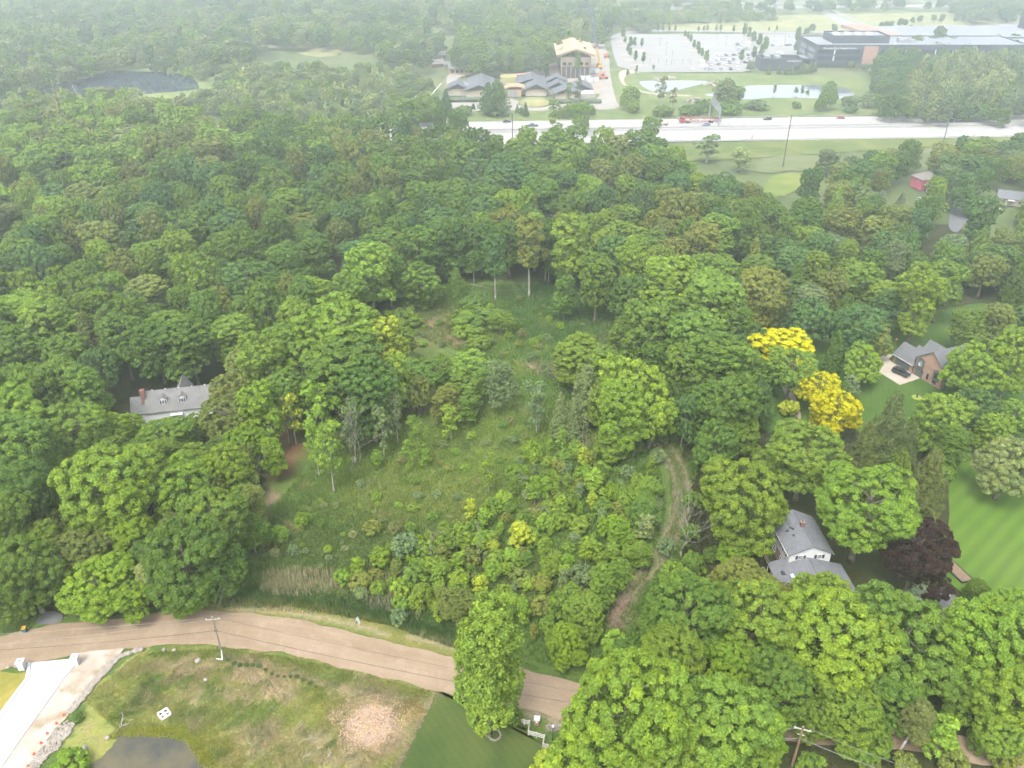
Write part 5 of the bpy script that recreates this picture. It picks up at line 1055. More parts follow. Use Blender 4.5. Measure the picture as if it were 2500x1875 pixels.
# ================================================================== vehicles
def car_shapes(kind):
    if kind == 'sedan': body = [(-2.25, .3), (2.2, .3), (2.28, .55), (2.2, .78), (1.1, .95), (-1.5, 1.0), (-2.2, .95), (-2.28, .6)]; gb, gt, zz = (-1.6, 1.0), (-.95, .25), (.96, 1.42); wx = (-1.35, 1.38)
    elif kind == 'suv': body = [(-2.3, .35), (2.25, .35), (2.33, .6), (2.25, .95), (1.15, 1.08), (-2.25, 1.12), (-2.33, .7)]; gb, gt, zz = (-2.2, 1.05), (-1.95, .3), (1.09, 1.62); wx = (-1.4, 1.42)
    elif kind == 'pickup': body = [(-2.85, .42), (2.75, .42), (2.85, .7), (2.75, 1.08), (1.6, 1.15), (-2.85, 1.15)]; gb, gt, zz = (-.75, 1.5), (-.55, .75), (1.14, 1.75); wx = (-1.8, 1.8)
    else: body = [(-2.6, .35), (2.4, .35), (2.5, .6), (2.4, 1.05), (1.5, 1.2), (-2.6, 1.2)]; gb, gt, zz = (-2.55, 1.45), (-2.45, .6), (1.19, 1.95); wx = (-1.6, 1.6)
    hw_ = .9 if kind != 'pickup' else .97
    B = MB(); n = len(body)                      # body: rounded in plan by narrowing the ends
    vs = []
    for yk, in_ in ((-hw_, .08), (-hw_ + .12, 0), (hw_ - .12, 0), (hw_, .08)):
        vs += [(x * (1 - in_ * .35), yk, z - (in_ * .6 if z > .7 else -in_ * .5)) for x, z in body]
    fs = [tuple(range(n)), tuple(range(4 * n - 1, 3 * n - 1, -1))]
    for j in range(3): fs += [(j * n + (i + 1) % n, j * n + i, (j + 1) * n + i, (j + 1) * n + (i + 1) % n) for i in range(n)]
    B.add(vs, fs)
    g = hw_ - .07; Gm = MB(); Gm.hexa([(gb[0], -g, zz[0]), (gb[1], -g, zz[0]), (gb[1], g, zz[0]), (gb[0], g, zz[0])], [(gt[0], -g + .17, zz[1]), (gt[1], -g + .17, zz[1]), (gt[1], g - .17, zz[1]), (gt[0], g - .17, zz[1])])
    Rf = MB(); Rf.hexa([(gt[0] - .04, -g + .15, zz[1] - .02), (gt[1] + .04, -g + .15, zz[1] - .02), (gt[1] + .04, g - .15, zz[1] - .02), (gt[0] - .04, g - .15, zz[1] - .02)], [(gt[0] + .06, -g + .22, zz[1] + .06), (gt[1] - .06, -g + .22, zz[1] + .06), (gt[1] - .06, g - .22, zz[1] + .06), (gt[0] + .06, g - .22, zz[1] + .06)])
    for s in (-1, 1):                            # pillars
        for f in (0.0, .5, 1.0):
            xb = gb[0] + (gb[1] - gb[0]) * f; xt = gt[0] + (gt[1] - gt[0]) * f
            Rf.tube((xb, s * (g + .005), zz[0]), (xt, s * (g - .165), zz[1]), .045, n=4)
    return B, Gm, Rf, wx, hw_
CARM = {}
def car_mesh(kind):
    if kind not in CARM:
        B, Gm, Rf, wx, hw_ = car_shapes(kind)
        W = MB(); W.tube((0, -.11, 0), (0, .11, 0), .34, n=12); Hb = MB(); Hb.tube((0, -.125, 0), (0, .125, 0), .2, n=10)
        CARM[kind] = (B.mesh('car_body', PAINT), Gm.mesh('car_windows', GLASS), Rf.mesh('car_roof', PAINT), W.mesh('tyre', TYRE), Hb.mesh('rim', STEEL), wx, hw_)
        one = MB(); mi = []
        for m_, k in ((B, 0), (Gm, 1), (Rf, 0)): one.add(m_.v, m_.f); mi += [k] * len(m_.f)
        for x in wx:
            for s in (-1, 1): a = len(one.f); one.tube((x, s * hw_ - .1, .33), (x, s * hw_ + .1, .33), .33, n=8); mi += [2] * (len(one.f) - a)
        me = one.mesh('small_car', PAINT); me.materials.append(GLASS); me.materials.append(TYRE); me.polygons.foreach_set('material_index', mi); CARM[kind + '1'] = me
    return CARM[kind]
PC = dict(white=(.55, .55, .54), black=(.012, .013, .016), dark=(.05, .06, .08), silver=(.27, .285, .30), red=(.38, .03, .03), blue=(.12, .17, .25), grey=(.20, .22, .25), maroon=(.22, .02, .05))
def car(kind, color, loc, rz, label, group=None, cat='car'):
    b, g, r, w, rim, wx, hw_ = car_mesh(kind); c4 = (*PC[color], 1)
    t = thing('car' if kind in ('sedan', 'suv') else 'pickup_truck' if kind == 'pickup' else 'van', label, cat, loc, rz, group)
    o = link('body', b, t); o.color = c4; link('windows', g, t); o = link('roof', r, t); o.color = c4
    for x in wx:
        for s in (-1, 1):
            q = link('wheel', w, t, (x, s * (hw_ - .06), .34)); link('rim', rim, q)
    for s in (-1, 1): MB().box(2.18, 2.3, s * .72 - .16, s * .72 + .16, .66, .8).build('headlight', M_HL, t) if kind != 'pickup' else MB().box(2.7, 2.86, s * .8 - .14, s * .8 + .14, .75, .95).build('headlight', M_HL, t)
    return t
M_HL = M_plain('headlight', (.7, .72, .74), .2)
car('suv', 'black', b_(680, 790, 0), math.atan2(-.80, .60), 'black car parked on the pale driveway of the brick house')
car('suv', 'black', z7(1130, 590, 0), R(175), 'black car parked on the turning circle between the two far houses')
LF = math.pi + HW_A
for (px, py, k, c, rz, lab) in [(1237, 299, 'sedan', 'dark', LF, 'dark car on the motorway nearest the tall pine'), (1301, 309, 'pickup', 'dark', LF, 'dark pickup truck half hidden by a treetop on the motorway'), (1413, 299, 'pickup', 'white', LF, 'white pickup truck on the motorway right of the treetops'),
                                (1470, 311, 'sedan', 'white', LF, 'white car on the motorway close above the forest edge'), (1605, 306, 'sedan', 'silver', LF, 'silver car on the motorway left of the red hauler'), (1749, 291, 'sedan', 'dark', LF, 'dark car on the far lane behind the red hauler'),
                                (1724, 307, 'sedan', 'blue', LF, 'dark blue car on the motorway just below the red hauler'), (1873, 293, 'suv', 'black', LF, 'black car alone on the far carriageway right of the gantry'), (2051, 290, 'sedan', 'maroon', LF, 'red car alone on the far carriageway'),
                                (2312, 299, 'sedan', 'dark', LF, 'dark car beside the leaning pole on the motorway'), (2336, 295, 'suv', 'silver', LF, 'silver car just right of the motorway pole'), (2433, 285, 'sedan', 'dark', LF, 'dark car overlapping a white one at the right of the motorway'), (2441, 293, 'suv', 'white', LF, 'white car at the right end of the motorway')]:
    car(k, c, G(px, py) + Vector((0, 0, .08)), rz, lab, 'vehicles on the motorway', 'pickup' if k == 'pickup' else 'car')
# small trailer
t = thing('utility_trailer', 'small reddish trailer behind the silver car on the motorway', 'trailer', G(1624, 306) + Vector((0, 0, .08)), LF); MB().box(-1.4, 1.4, -.8, .8, .5, .75).box(-1.4, -1.3, -.8, .8, .75, 1.4).build('bed', M_plain('trailer_red', (.30, .14, .10), .6), t)
for s in (-1, 1): MB().tube((0, s * .95 - .1, .35), (0, s * .95 + .1, .35), .35, n=10).build('wheel', TYRE, t)
MB().tube((1.4, 0, .5), (2.6, 0, .5), .06).build('tow_bar', STEEL, t)
# red car hauler
RED = M_plain('hauler_red', (.36, .045, .035), .5)
t = thing('car_hauler', 'red car hauler lorry with an empty skeletal trailer on the motorway', 'lorry', G(1709, 300) + Vector((0, 0, .08)), LF)
MB().prism_y([(8.6, .6), (11.6, .6), (11.7, 1.8), (11.3, 2.0), (10.9, 2.1), (10.5, 3.3), (8.6, 3.3)], -1.2, 1.2).build('cab', RED, t); MB().hexa([(10.75, -1.1, 2.15), (10.98, -1.1, 2.15), (10.98, 1.1, 2.15), (10.75, 1.1, 2.15)], [(10.45, -1.1, 3.1), (10.65, -1.1, 3.1), (10.65, 1.1, 3.1), (10.45, 1.1, 3.1)]).build('windscreen', GLASS, t)
MB().box(9.2, 10.3, -1.24, 1.24, 2.2, 2.9).build('side_window', GLASS, t)
mb = MB()
for s in (-1, 1):
    for (a, b2) in (((-11.5, .9), (8.4, 1.2)), ((-9, 2.1), (1, 2.6)), ((1, 2.6), (8.4, 3.5)), ((-11.5, .9), (-9, 2.1)), ((4, 1.1), (8.4, 3.4))): mb.tube((a[0], s * 1.15, a[1]), (b2[0], s * 1.15, b2[1]), .14, n=4)
    for x in (-9, -5.5, -2, 1.5, 5): mb.tube((x, s * 1.15, .9), (x, s * 1.15, 2.5 if x < 2 else 3.1), .1, n=4)
mb.build('trailer_frame', RED, t)
for k in range(9): MB().box(-11 + k * 2.1, -10.4 + k * 2.1, -1.1, 1.1, .95 + .02 * k, 1.05 + .02 * k).build('deck_plate', STEEL, t)
for x in (-6.5, -5.3, 6.2, 7.4, 10.6):
    for s in (-1, 1): MB().tube((x, s * 1.1 - .14, .5), (x, s * 1.1 + .14, .5), .5, n=10).build('wheel', TYRE, t)
# car park: each car its own small mesh
z1 = zoomed(1480, 60, 4.608)
ROWS = [('alone in the empty left half of the car park', [(938, 403, 'white', 'sedan')]),
        ('in the top parking row', [(1392, 232, 'white', 'sedan'), (1475, 230, 'dark', 'pickup'), (1527, 196, 'white', 'suv'), (1530, 246, 'white', 'sedan'), (1608, 244, 'white', 'suv')]),
        ('in the short second parking row', [(1490, 290, 'silver', 'sedan'), (1540, 293, 'dark', 'sedan'), (1580, 284, 'grey', 'pickup')]),
        ('in the upper packed parking row', [(1258, 352, 'white', 'suv'), (1302, 352, 'white', 'sedan'), (1346, 353, 'dark', 'sedan'), (1387, 352, 'white', 'sedan'), (1426, 350, 'dark', 'suv'), (1468, 348, 'silver', 'sedan'), (1503, 336, 'dark', 'sedan'), (1595, 352, 'black', 'suv')]),
        ('in the middle packed parking row', [(1172, 405, 'white', 'sedan'), (1256, 404, 'white', 'sedan'), (1298, 400, 'grey', 'suv'), (1342, 402, 'silver', 'sedan'), (1388, 402, 'white', 'suv'), (1430, 400, 'dark', 'sedan'), (1560, 396, 'white', 'sedan'), (1602, 392, 'grey', 'sedan')]),
        ('in the lower packed parking row', [(1172, 462, 'silver', 'suv'), (1218, 440, 'white', 'sedan'), (1260, 458, 'dark', 'suv'), (1297, 442, 'white', 'sedan'), (1348, 458, 'white', 'pickup'), (1386, 438, 'dark', 'sedan'), (1475, 442, 'white', 'sedan'), (1563, 436, 'dark', 'suv')]),
        ('in the parking row by the meadow', [(970, 512, 'white', 'suv'), (1118, 510, 'silver', 'sedan'), (1162, 508, 'grey', 'suv'), (1206, 510, 'silver', 'sedan'), (1292, 508, 'grey', 'sedan'), (1402, 510, 'black', 'suv'), (1475, 506, 'white', 'van')]),
        ('parked near the office end', [(1868, 242, 'grey', 'suv'), (1948, 244, 'white', 'sedan'), (2030, 242, 'dark', 'sedan'), (2066, 236, 'blue', 'sedan'), (2066, 146, 'white', 'van'), (1948, 314, 'white', 'sedan'), (1958, 330, 'white', 'suv'), (1986, 348, 'white', 'sedan')])]
for where, L_ in ROWS:
    cnt = {}
    for q in sorted(L_): cnt.setdefault(q[2], []).append(q)
    for (x, y, c, k) in L_:
        car_mesh(k); o = link('car' if k != 'pickup' else 'pickup_truck', CARM[k + '1'], None, z1(x, y) + Vector((0, 0, .08)), R(90 + random.choice([0, 180]) + random.uniform(-4, 4)) if not 1930 < x < 2000 else R(20)); o.color = (*PC[c], 1)
        i = cnt[c].index((x, y, c, k)); nn = len(cnt[c])
        tag(o, '%s %s %s%s' % (c if c != 'dark' else 'dark blue', 'pickup truck' if k == 'pickup' else k if k == 'van' else 'car', where, '' if nn == 1 else ', %s %s from left' % (['first', 'second', 'third', 'fourth', 'fifth'][i], c if c != 'dark' else 'dark')), 'car', 'cars in the office car park')
# cars on the far road and by the office
for k, (px, py, c, lab) in enumerate([(2225, 66, 'dark', 'dark car on the road behind the office, left of its twin'), (2252, 67, 'dark', 'dark car on the road behind the office, right of its twin'), (1893, 17, 'grey', 'grey car on the far road above the round bush'), (2080, 16, 'white', 'white car on the far main road'), (2097, 15, 'dark', 'dark car following the white one on the far main road'),
                                      (2124, 16.5, 'red', 'red car on the far main road'), (2170, 15.5, 'blue', 'blue car on the far main road'), (2196, 15, 'maroon', 'maroon car on the far main road'), (2310, 12, 'grey', 'grey car at the right of the far main road')]):
    o = link('car', CARM['sedan1'], None, G(px, py) + Vector((0, 0, .1)), R(0)); o.color = (*PC[c], 1); o.scale = (1.15, 1.15, 1.15); tag(o, lab, 'car', 'cars on the far roads')
# crane and site machines
def atY(px, py, Y):
    u = (px - 1250) / F; v = (937.5 - py) / F; t_ = Y / (CP + v * SP); return Vector((u * t_, Y, CH + (-SP + v * CP) * t_))
YEL = M_plain('machine_yellow', (.62, .38, .05), .5); ORG = M_plain('machine_orange', (.62, .16, .06), .5)
cb = G(1463, 166); t = thing('mobile_crane', 'yellow mobile crane with a tall dark boom beside the timber hall', 'crane', cb)
L0 = lambda p: p - cb
MB().box(-1.5, 1.5, -6, 6, .9, 2.0).build('carrier', YEL, t); MB().box(-1.4, 1.4, -2.5, 2.5, 2.0, 3.8).build('upper_cab', YEL, t); MB().box(-1.45, -.2, -2.6, -1, 2.6, 3.7).build('cab_window', GLASS, t)
for y in (-4.8, -3.2, 3.2, 4.8):
    for s in (-1, 1): MB().tube((s * 1.3 - .2, y, .6), (s * 1.3 + .2, y, .6), .6, n=10).build('wheel', TYRE, t)
p1, p2, p3, p4_ = Vector((0, 0, 3.4)), L0(atY(1457, 115, cb.y)), L0(atY(1446, 25, cb.y)), L0(atY(1422, -12, cb.y))
MB().tube(p1, p2, 1.0, .85, 4).build('lower_boom', YEL, t); DK = M_plain('boom_dark', (.10, .12, .16), .5)
def lattice(a, b2, w, par, nm):
    mb = MB(); d = (b2 - a); L_ = d.length; d.normalize(); e = d.orthogonal().normalized(); f = d.cross(e); n = int(L_ / 2.2)
    cs = [e * w + f * w, e * w - f * w, -e * w - f * w, -e * w + f * w]
    for c in cs: mb.tube(a + c, b2 + c * .7, .26, .22, 4)
    for k in range(n):
        for j in range(4): mb.tube(a + d * L_ * k / n + cs[j], a + d * L_ * (k + 1) / n + cs[(j + 1) % 4], .14, n=4, cap=False)
    return mb.build(nm, DK, par)
lattice(p2, p3, .8, t, 'boom'); lattice(p3, p4_, .6, t, 'jib'); MB().tube(p3, p3 + Vector((1.5, 0, -20)), .05, n=4).build('hoist_rope', DK, t)
def machine(px, py, mat, lab, rz, boom=None, cat='telehandler', nm='telehandler', s=1.0):
    t = thing(nm, lab, cat, G(px, py), rz); t.scale = (s, s, s)
    MB().prism_y([(-2.6, .7), (2.4, .7), (2.6, 1.2), (.6, 1.5), (-2.6, 1.7)], -1.1, 1.1).build('chassis', mat, t); o = MB().box(-1.2, .5, -1.0, .1, 1.5, 2.7).build('cab', mat, t); MB().box(-1.1, .55, -1.04, .0, 1.9, 2.6).build('cab_glass', GLASS, o)
    for x in (-1.7, 1.7):
        for q in (-1, 1): MB().tube((x, q * 1.1 - .2, .65), (x, q * 1.1 + .2, .65), .65, n=10).build('wheel', TYRE, t)
    if boom: MB().tube((-1.8, .7, 1.8), boom, .3, .22, 4).build('boom', mat, t)
    return t
machine(1481, 140, ORG, 'orange telehandler on the site road beside the lot fence', R(80), (1.8, .7, 2.2), s=1.3); machine(1472, 193, ORG, 'orange lift at the bottom right of the timber hall site', R(10), (1.5, .7, 3.5), s=1.3)
machine(1412, 188, M_plain('machine_blue', (.10, .22, .42), .5), 'blue boom lift standing in front of the timber hall', R(90), (.5, .7, 13), cat='boom lift', nm='boom_lift', s=1.0)
machine(1048, 263, M_plain('machine_white', (.66, .65, .60), .5), 'white boom lift raised over the stacked building materials', R(10), (5.5, .7, 9.5), cat='boom lift', nm='boom_lift', s=1.4)
machine(1154, 266, DARKTRIM, 'dark machine parked by the hedge left of the tall pine', R(90), cat='machine', nm='skid_loader', s=1.1)
for k, (px, py, w, d, h, lab) in enumerate([(975, 254, 9, 6, 3.2, 'leftmost white wrapped stack of building material by the motorway'), (1003, 250, 11, 6, 3.6, 'middle white wrapped stack of building material, the widest'), (1032, 246, 11, 5, 3.4, 'right white wrapped stack of building material under the lift')]):
    o = thing('wrapped_stack', lab, 'material stack', G(px, py), R(10)); MB().frustum(0, 0, w, d, w * .86, d * .8, .25, h).build('wrapping', WHITE, o)
    for s in (-1, 1): MB().box(s * w * .3 - .2, s * w * .3 + .2, -d / 2, d / 2, 0, .25).build('bearer', TIMBER, o)
for k, (px, py, lab) in enumerate([(1020, 259, 'pile of pale lumber left of the white boom lift'), (1012, 264, 'second pile of lumber nearer the motorway')]):
    o = thing('lumber_stack', lab, 'lumber', G(px, py), R(12))
    for j in range(5): MB().box(-4, 4, -1.5 + j * .6, -1.0 + j * .6, .1, .9 + .2 * (j % 2)).build('bundle', FRESH, o)
for k, (px, py, lab) in enumerate([(1430, 196, 'white site container in front of the timber hall'), (1450, 178, 'white site cabin beside the crane'), (1318, 160, 'white delivery trailer on the track behind the school'), (1448, 200, 'pale site container at the foot of the crane')]):
    o = thing('site_container', lab, 'container', G(px, py), R(8 * k)); MB().box(-3.5, 3.5, -1.25, 1.25, .2, 2.9).build('container_body', WHITE, o); MB().box(-1, .1, -1.3, -1.26, .3, 2.4).build('container_door', STEEL, o); MB().box(-3.55, 3.55, -1.3, 1.3, 2.9, 3.0).build('container_roof', STEEL, o)
# ================================================================== roadside, garden and small things
def upto(b, pyt):
    h = 1.0
    while proj(b.x, b.y, h)[1] > pyt and h < 40: h += .1
    return h
def utility_pole(px, py, top, label, mat, arm=True, r=.15, cat='utility pole', rz=0.0, armw=1.2):
    b = G(px, py); h = upto(b, top); t = thing('utility_pole', label, cat, b, rz)
    MB().tube((0, 0, -.3), (0, 0, h), r * 1.15, r * .8, 8).build('pole', mat, t)
    if arm:
        MB().box(-armw, armw, -.07, .07, h - .55, h - .4).build('crossarm', WOOD_GREY, t)
        for x in (-armw * .85, 0, armw * .85): MB().lathe([(.05, h - .4), (.09, h - .3), (.05, h - .15)] if x else [(.05, h), (.09, h + .12), (.05, h + .25)], x, 0, 6).build('insulator', M_INS, t)
    return b, h, t
M_INS = M_plain('insulator', (.6, .62, .63), .3)
bA, hA, tA = utility_pole(540, 1588, 1508, 'wooden utility pole with short crossarm at the bend of the dirt road', WOOD_POLE_G, rz=R(8))
MB().box(-.25, .25, -.12, .12, hA - 3.2, hA - 3.0).build('cable_clamp', DARKTRIM, tA)
bB, hB, tB = utility_pole(1934, 1868, 1776, 'reddish brown utility pole between the maples at the bottom right', WOOD_POLE, rz=R(-18), r=.19)
MB().box(-.5, .5, -.05, .05, hB - 1.7, hB - 1.6).build('lower_arm', WOOD_GREY, tB)
bC = G(2262, 1990); tC = thing('transformer_pole', 'pole carrying a pale transformer can at the bottom right', 'utility pole', bC); MB().tube((0, 0, 0), (0, 0, 8.6), .17, .13, 8).build('pole', WOOD_POLE, tC)
MB().lathe([(.3, 6.9), (.34, 7.0), (.34, 7.9), (.25, 8.05)], .42, 0, 12).build('transformer_can', M_plain('pale_can', (.62, .65, .68), .4), tC)
for x in (.25, .55): MB().lathe([(.04, 8.0), (.07, 8.2), (.03, 8.4)], x, 0, 6).build('bushing', M_INS, tC)
def wire(a, b, sag, label, r=.022, mat=None, n=14):
    mb = MB(); pts = [Vector(a).lerp(Vector(b), k / n) - Vector((0, 0, sag * 4 * (k / n) * (1 - k / n))) for k in range(n + 1)]
    mb.path(pts, r, r, 4); return tag(mb.build('overhead_wire', mat or BLACKWIRE), label, 'wire', 'overhead wires along the dirt road')
up = lambda b, z, dx=0, dy=0: (b.x + dx, b.y + dy, z)
lA = G(-120, 1640); WL = M_plain('pale_wire', (.30, .30, .28), .5)
wire(up(bA, hA - .2, -1), up(lA, hA + .2, -1), .5, 'uppermost pale wire running left from the bend pole', mat=WL); wire(up(bA, hA - .2, 1), up(lA, hA - .6, 1, -2), .5, 'second pale wire running left from the bend pole', mat=WL); wire(up(bA, hA - 3.1), up(lA, hA - 3.4), .6, 'dark lower cable running left from the bend pole', .026)
wire(up(bA, hA - 3.1), up(bB, hB - 2.6), 1.6, 'long dark cable crossing the dirt road towards the brown pole', .026, n=30)
mB = G(1600, 1800); wire(up(bA, hA - .2, 1), up(bB, hB - .3, -1), 1.2, 'thin upper wire between the bend pole and the brown pole', .015, n=30)
wB = G(690, 1090)
for k, dx in ((0, -.4), (1, .4)): wire(up(bA, hA - .1, dx), (wB.x + dx, wB.y, 11), .8, '%s thin service wire rising from the bend pole into the wood' % ('left' if k == 0 else 'right'), .016, mat=WL)
wire(up(bB, hB - .3, 1), up(bC, 8.3), .5, 'upper wire from the brown pole to the transformer', .022, mat=WL); wire(up(bB, hB - 2.4), up(bC, 6.4), .6, 'lower cable from the brown pole to the transformer', .035, mat=WL)
wire(up(bB, hB - .3, -1), (bB.x - 22, bB.y + 1.0, hB - .2), .4, 'upper wire running left from the brown pole behind the maple', .022, mat=WL); wire(up(bB, hB - 2.4), (bB.x - 22, bB.y - .5, hB - 2.0), .5, 'lower cable running left from the brown pole behind the maple', .035, mat=WL)
rC = G(2750, 2040); wire(up(bC, 8.3), up(rC, 8.6), .5, 'wire running right from the transformer pole out of view', .022, mat=WL)
wire(up(bB, hB - 1.6), tuple(G(1905, 1745, .1)), .0, 'guy wire slanting from the brown pole to the road', .018)
# tall poles by the motorway
for (px, py, tp, lab) in ((1911, 408, 281, 'tall dark pole rising from the reeds in front of the motorway'), (2294, 380, 275, 'tall dark pole among the trees at the right of the motorway'), (1251, 345, 280, 'dark pole standing at the forest edge below the tall pine')): utility_pole(px, py, tp, lab, M_plain('tarred_wood', (.09, .08, .08), .8), arm=False, r=.24)

# gate piers, lawn marker, bin, post, sign
for (x, y, lab) in ((290, 350, 'white brick gate pier left of the pale driveway'), (985, 290, 'white brick gate pier right of the pale driveway')):
    p = G(0 + x / 5.267 + 1, 1560 + (y + 30) / 5.267); t = thing('gate_pier', lab, 'gate pier', p, R(6)); MB().frustum(0, 0, .95, .95, 1.0, 1.0, 0, 1.7).build('shaft', BRICK_W, t); MB().box(-.58, .58, -.58, .58, 1.7, 1.84).build('cap', WHITE, t); MB().lathe([(.12, 1.84), (.14, 1.95), (.05, 2.0)], n=8).build('cap_light', DARKTRIM, t)
z6 = zoomed(0, 1560, 5.267)
ORANGE = M_plain('safety_orange', (.75, .12, .05), .6)
for k, (x, y) in enumerate([(822, 985), (730, 1090), (610, 1220), (530, 1345), (440, 1485), (362, 1640)]):
    t = thing('marker_cone', '%s orange marker beside the rip-rap, counted from the road' % ['first', 'second', 'third', 'fourth', 'fifth', 'sixth'][k], 'cone', z6(x, y), R(20 * k), 'orange markers along the gravel drive'); MB().box(-.2, .2, -.2, .2, .03, .08).build('base', ORANGE, t); MB().lathe([(.17, .08), (.1, .35), (.05, .5)], n=8).build('cone', ORANGE, t)
# stone edging of the field, piece by piece, and rip-rap
edge = catmull([G(*p) for p in [(345, 1586), (318, 1594), (290, 1606), (272, 1626), (252, 1648), (232, 1668), (218, 1686), (203, 1706), (190, 1720), (172, 1740)]], False, 14)
t = thing('stone_edging', 'curved row of pale stones edging the field beside the gravel drive', 'stone edging', edge[0])
RK = []
for k in range(8):
    RK.append(MB().rock((0, 0, .12), .3, k).mesh('stone', STONE))
for k, p in enumerate(edge):
    for j in range(1 if k < 30 else 2):
        o = link('stone', RK[(k * 3 + j) % 8], t, (p.x - edge[0].x + random.uniform(-.15, .15) - j * .5, p.y - edge[0].y + random.uniform(-.15, .15) + j * .2, 0), random.uniform(0, 6)); s = random.uniform(.8, 1.5) if k > 8 else random.uniform(1.0, 1.9); o.scale = (s * 1.15, s, s * .9)
for k, (px, py, s, lab) in enumerate([(332, 1590, 2.0, 'large pale boulder at the road end of the stone edging'), (308, 1597, 1.9, 'second pale boulder near the road end of the stone edging'), (20, 1630, 1.5, 'left of two pale rocks beside the left gate pier'), (40, 1628, 1.4, 'right of two pale rocks beside the left gate pier'), (400, 1587, 1.2, 'small pale rock at the verge right of the stone edging'), (425, 1588, 1.3, 'pale rock at the verge below the road bend'), (483, 1614, 2.0, 'flat pale rock below the pole'), (502, 1660, 1.4, 'small pinkish rock in the straw below the pole'), (168, 1780, 1.9, 'large white rock at the foot of the rip-rap'), (262, 1802, 1.6, 'pale rock on the bank above the pond'), (210, 1872, 1.3, 'pale rock at the lower left pond edge'), (205, 1830, 2.4, 'broad flat rock between the bush and the pond')]):
    o = link('boulder', RK[k % 8].copy(), None, G(px, py), k * 1.3); o.scale = (s, s * .85, s * .7); tag(o, lab, 'rock')
mb = MB(); rr = random.Random(4); poly = [z6(*p) for p in [(870, 1060), (960, 1100), (900, 1230), (800, 1310), (760, 1420), (640, 1480), (560, 1580), (470, 1700), (330, 1700), (420, 1560), (560, 1380), (640, 1260), (740, 1120)]]
P2 = [(p.x, p.y) for p in poly]; n = 0
while n < 620:
    x, y = rr.uniform(min(p[0] for p in P2), max(p[0] for p in P2)), rr.uniform(min(p[1] for p in P2), max(p[1] for p in P2))
    if in_poly(np.array([x]), np.array([y]), P2)[0]: mb.rock((x, y, .1), rr.uniform(.12, .26), n); n += 1
tag(mb.build('rip_rap', STONE), 'bank of loose pale stones between the gravel drive and the pond', 'rubble', kind='stuff')
# raft
p = G(402, 1746); t = thing('pond_raft', 'white square plastic raft with four openings beside the pond', 'raft', p, R(45)); t.scale = (.78, .78, .78); q = .95; zt = .55
mb = MB()
for a in (-1, 1): mb.box(-q, q, a * q - .14, a * q + .14, .15, zt); mb.box(a * q - .14, a * q + .14, -q + .141, q - .141, .15, zt)
mb.build('rim', M_plain('cream_plastic', (.82, .76, .66), .5), t)
MB().box(-.22, .22, -q + .145, q - .145, .2, zt - .03).build('centre_bar', WHITE, t); MB().box(-q + .145, -.225, -.12, .12, .2, zt - .035).box(.225, q - .145, -.12, .12, .2, zt - .035).build('cross_bar', WHITE, t)
for k, (x, y) in enumerate(((-1, 1), (1, 1), (-1, -1), (1, -1))): MB().box(min(x * .24, x * .8), max(x * .24, x * .8), min(y * .14, y * .8), max(y * .14, y * .8), .12, .25).build('well', M_plain('well_dark', (.05, .05, .07), .4) if y > 0 else M_plain('well_moss', (.20, .20, .08), .9), t)
# bin, post, pipe, sign
p = G(62, 1543); t = thing('wheelie_bin', 'teal bin with orange lid at the left road edge', 'bin', p, R(10)); MB().frustum(0, 0, .5, .55, .65, .7, 0, 1.0).build('bin_body', M_plain('teal_plastic', (.02, .16, .16), .5), t); MB().hexa([(-.36, -.38, 1.0), (.36, -.38, 1.0), (.36, .38, 1.06), (-.36, .38, 1.06)], [(-.34, -.36, 1.06), (.34, -.36, 1.06), (.34, .36, 1.16), (-.34, .36, 1.16)]).build('lid', M_plain('orange_lid', (.62, .30, .03), .5), t)
for s in (-1, 1): MB().tube((s * .3 - .05, .33, .12), (s * .3 + .05, .33, .12), .12, n=8).build('wheel', TYRE, t)
p = G(208, 1518); t = thing('wooden_post', 'short wooden post on the verge left of the bend', 'post', p, R(15)); MB().box(-.12, .12, -.12, .12, 0, 1.3).build('shaft', WOOD_GREY, t); MB().box(-.2, .2, -.16, .16, 1.0, 1.35).build('box', TIMBER, t)
p = G(873, 1522); t = thing('board_sign', 'white folded board sign standing on the straw verge', 'sign', p, R(75))
for s in (-1, 1): MB().hexa([(-.3, s * .42, 0), (.3, s * .42, 0), (.3, s * .46, 0), (-.3, s * .46, 0)], [(-.3, s * .03, 1.35), (.3, s * .03, 1.35), (.3, s * .07, 1.35), (-.3, s * .07, 1.35)]).build('board', WHITE, t)
p = G(543, 1612); t = thing('drain_pipe', 'white L-shaped pipe on the grass below the utility pole', 'pipe', p); d1 = G(541, 1585) - p; d2 = G(529, 1609) - p; MB().tube((0, 0, .12), (d1.x, d1.y, .12), .09, n=8).build('long_pipe', WHITE, t); MB().tube((0, 0, .12), (d2.x, d2.y, .12), .09, n=8).build('short_pipe', WHITE, t)
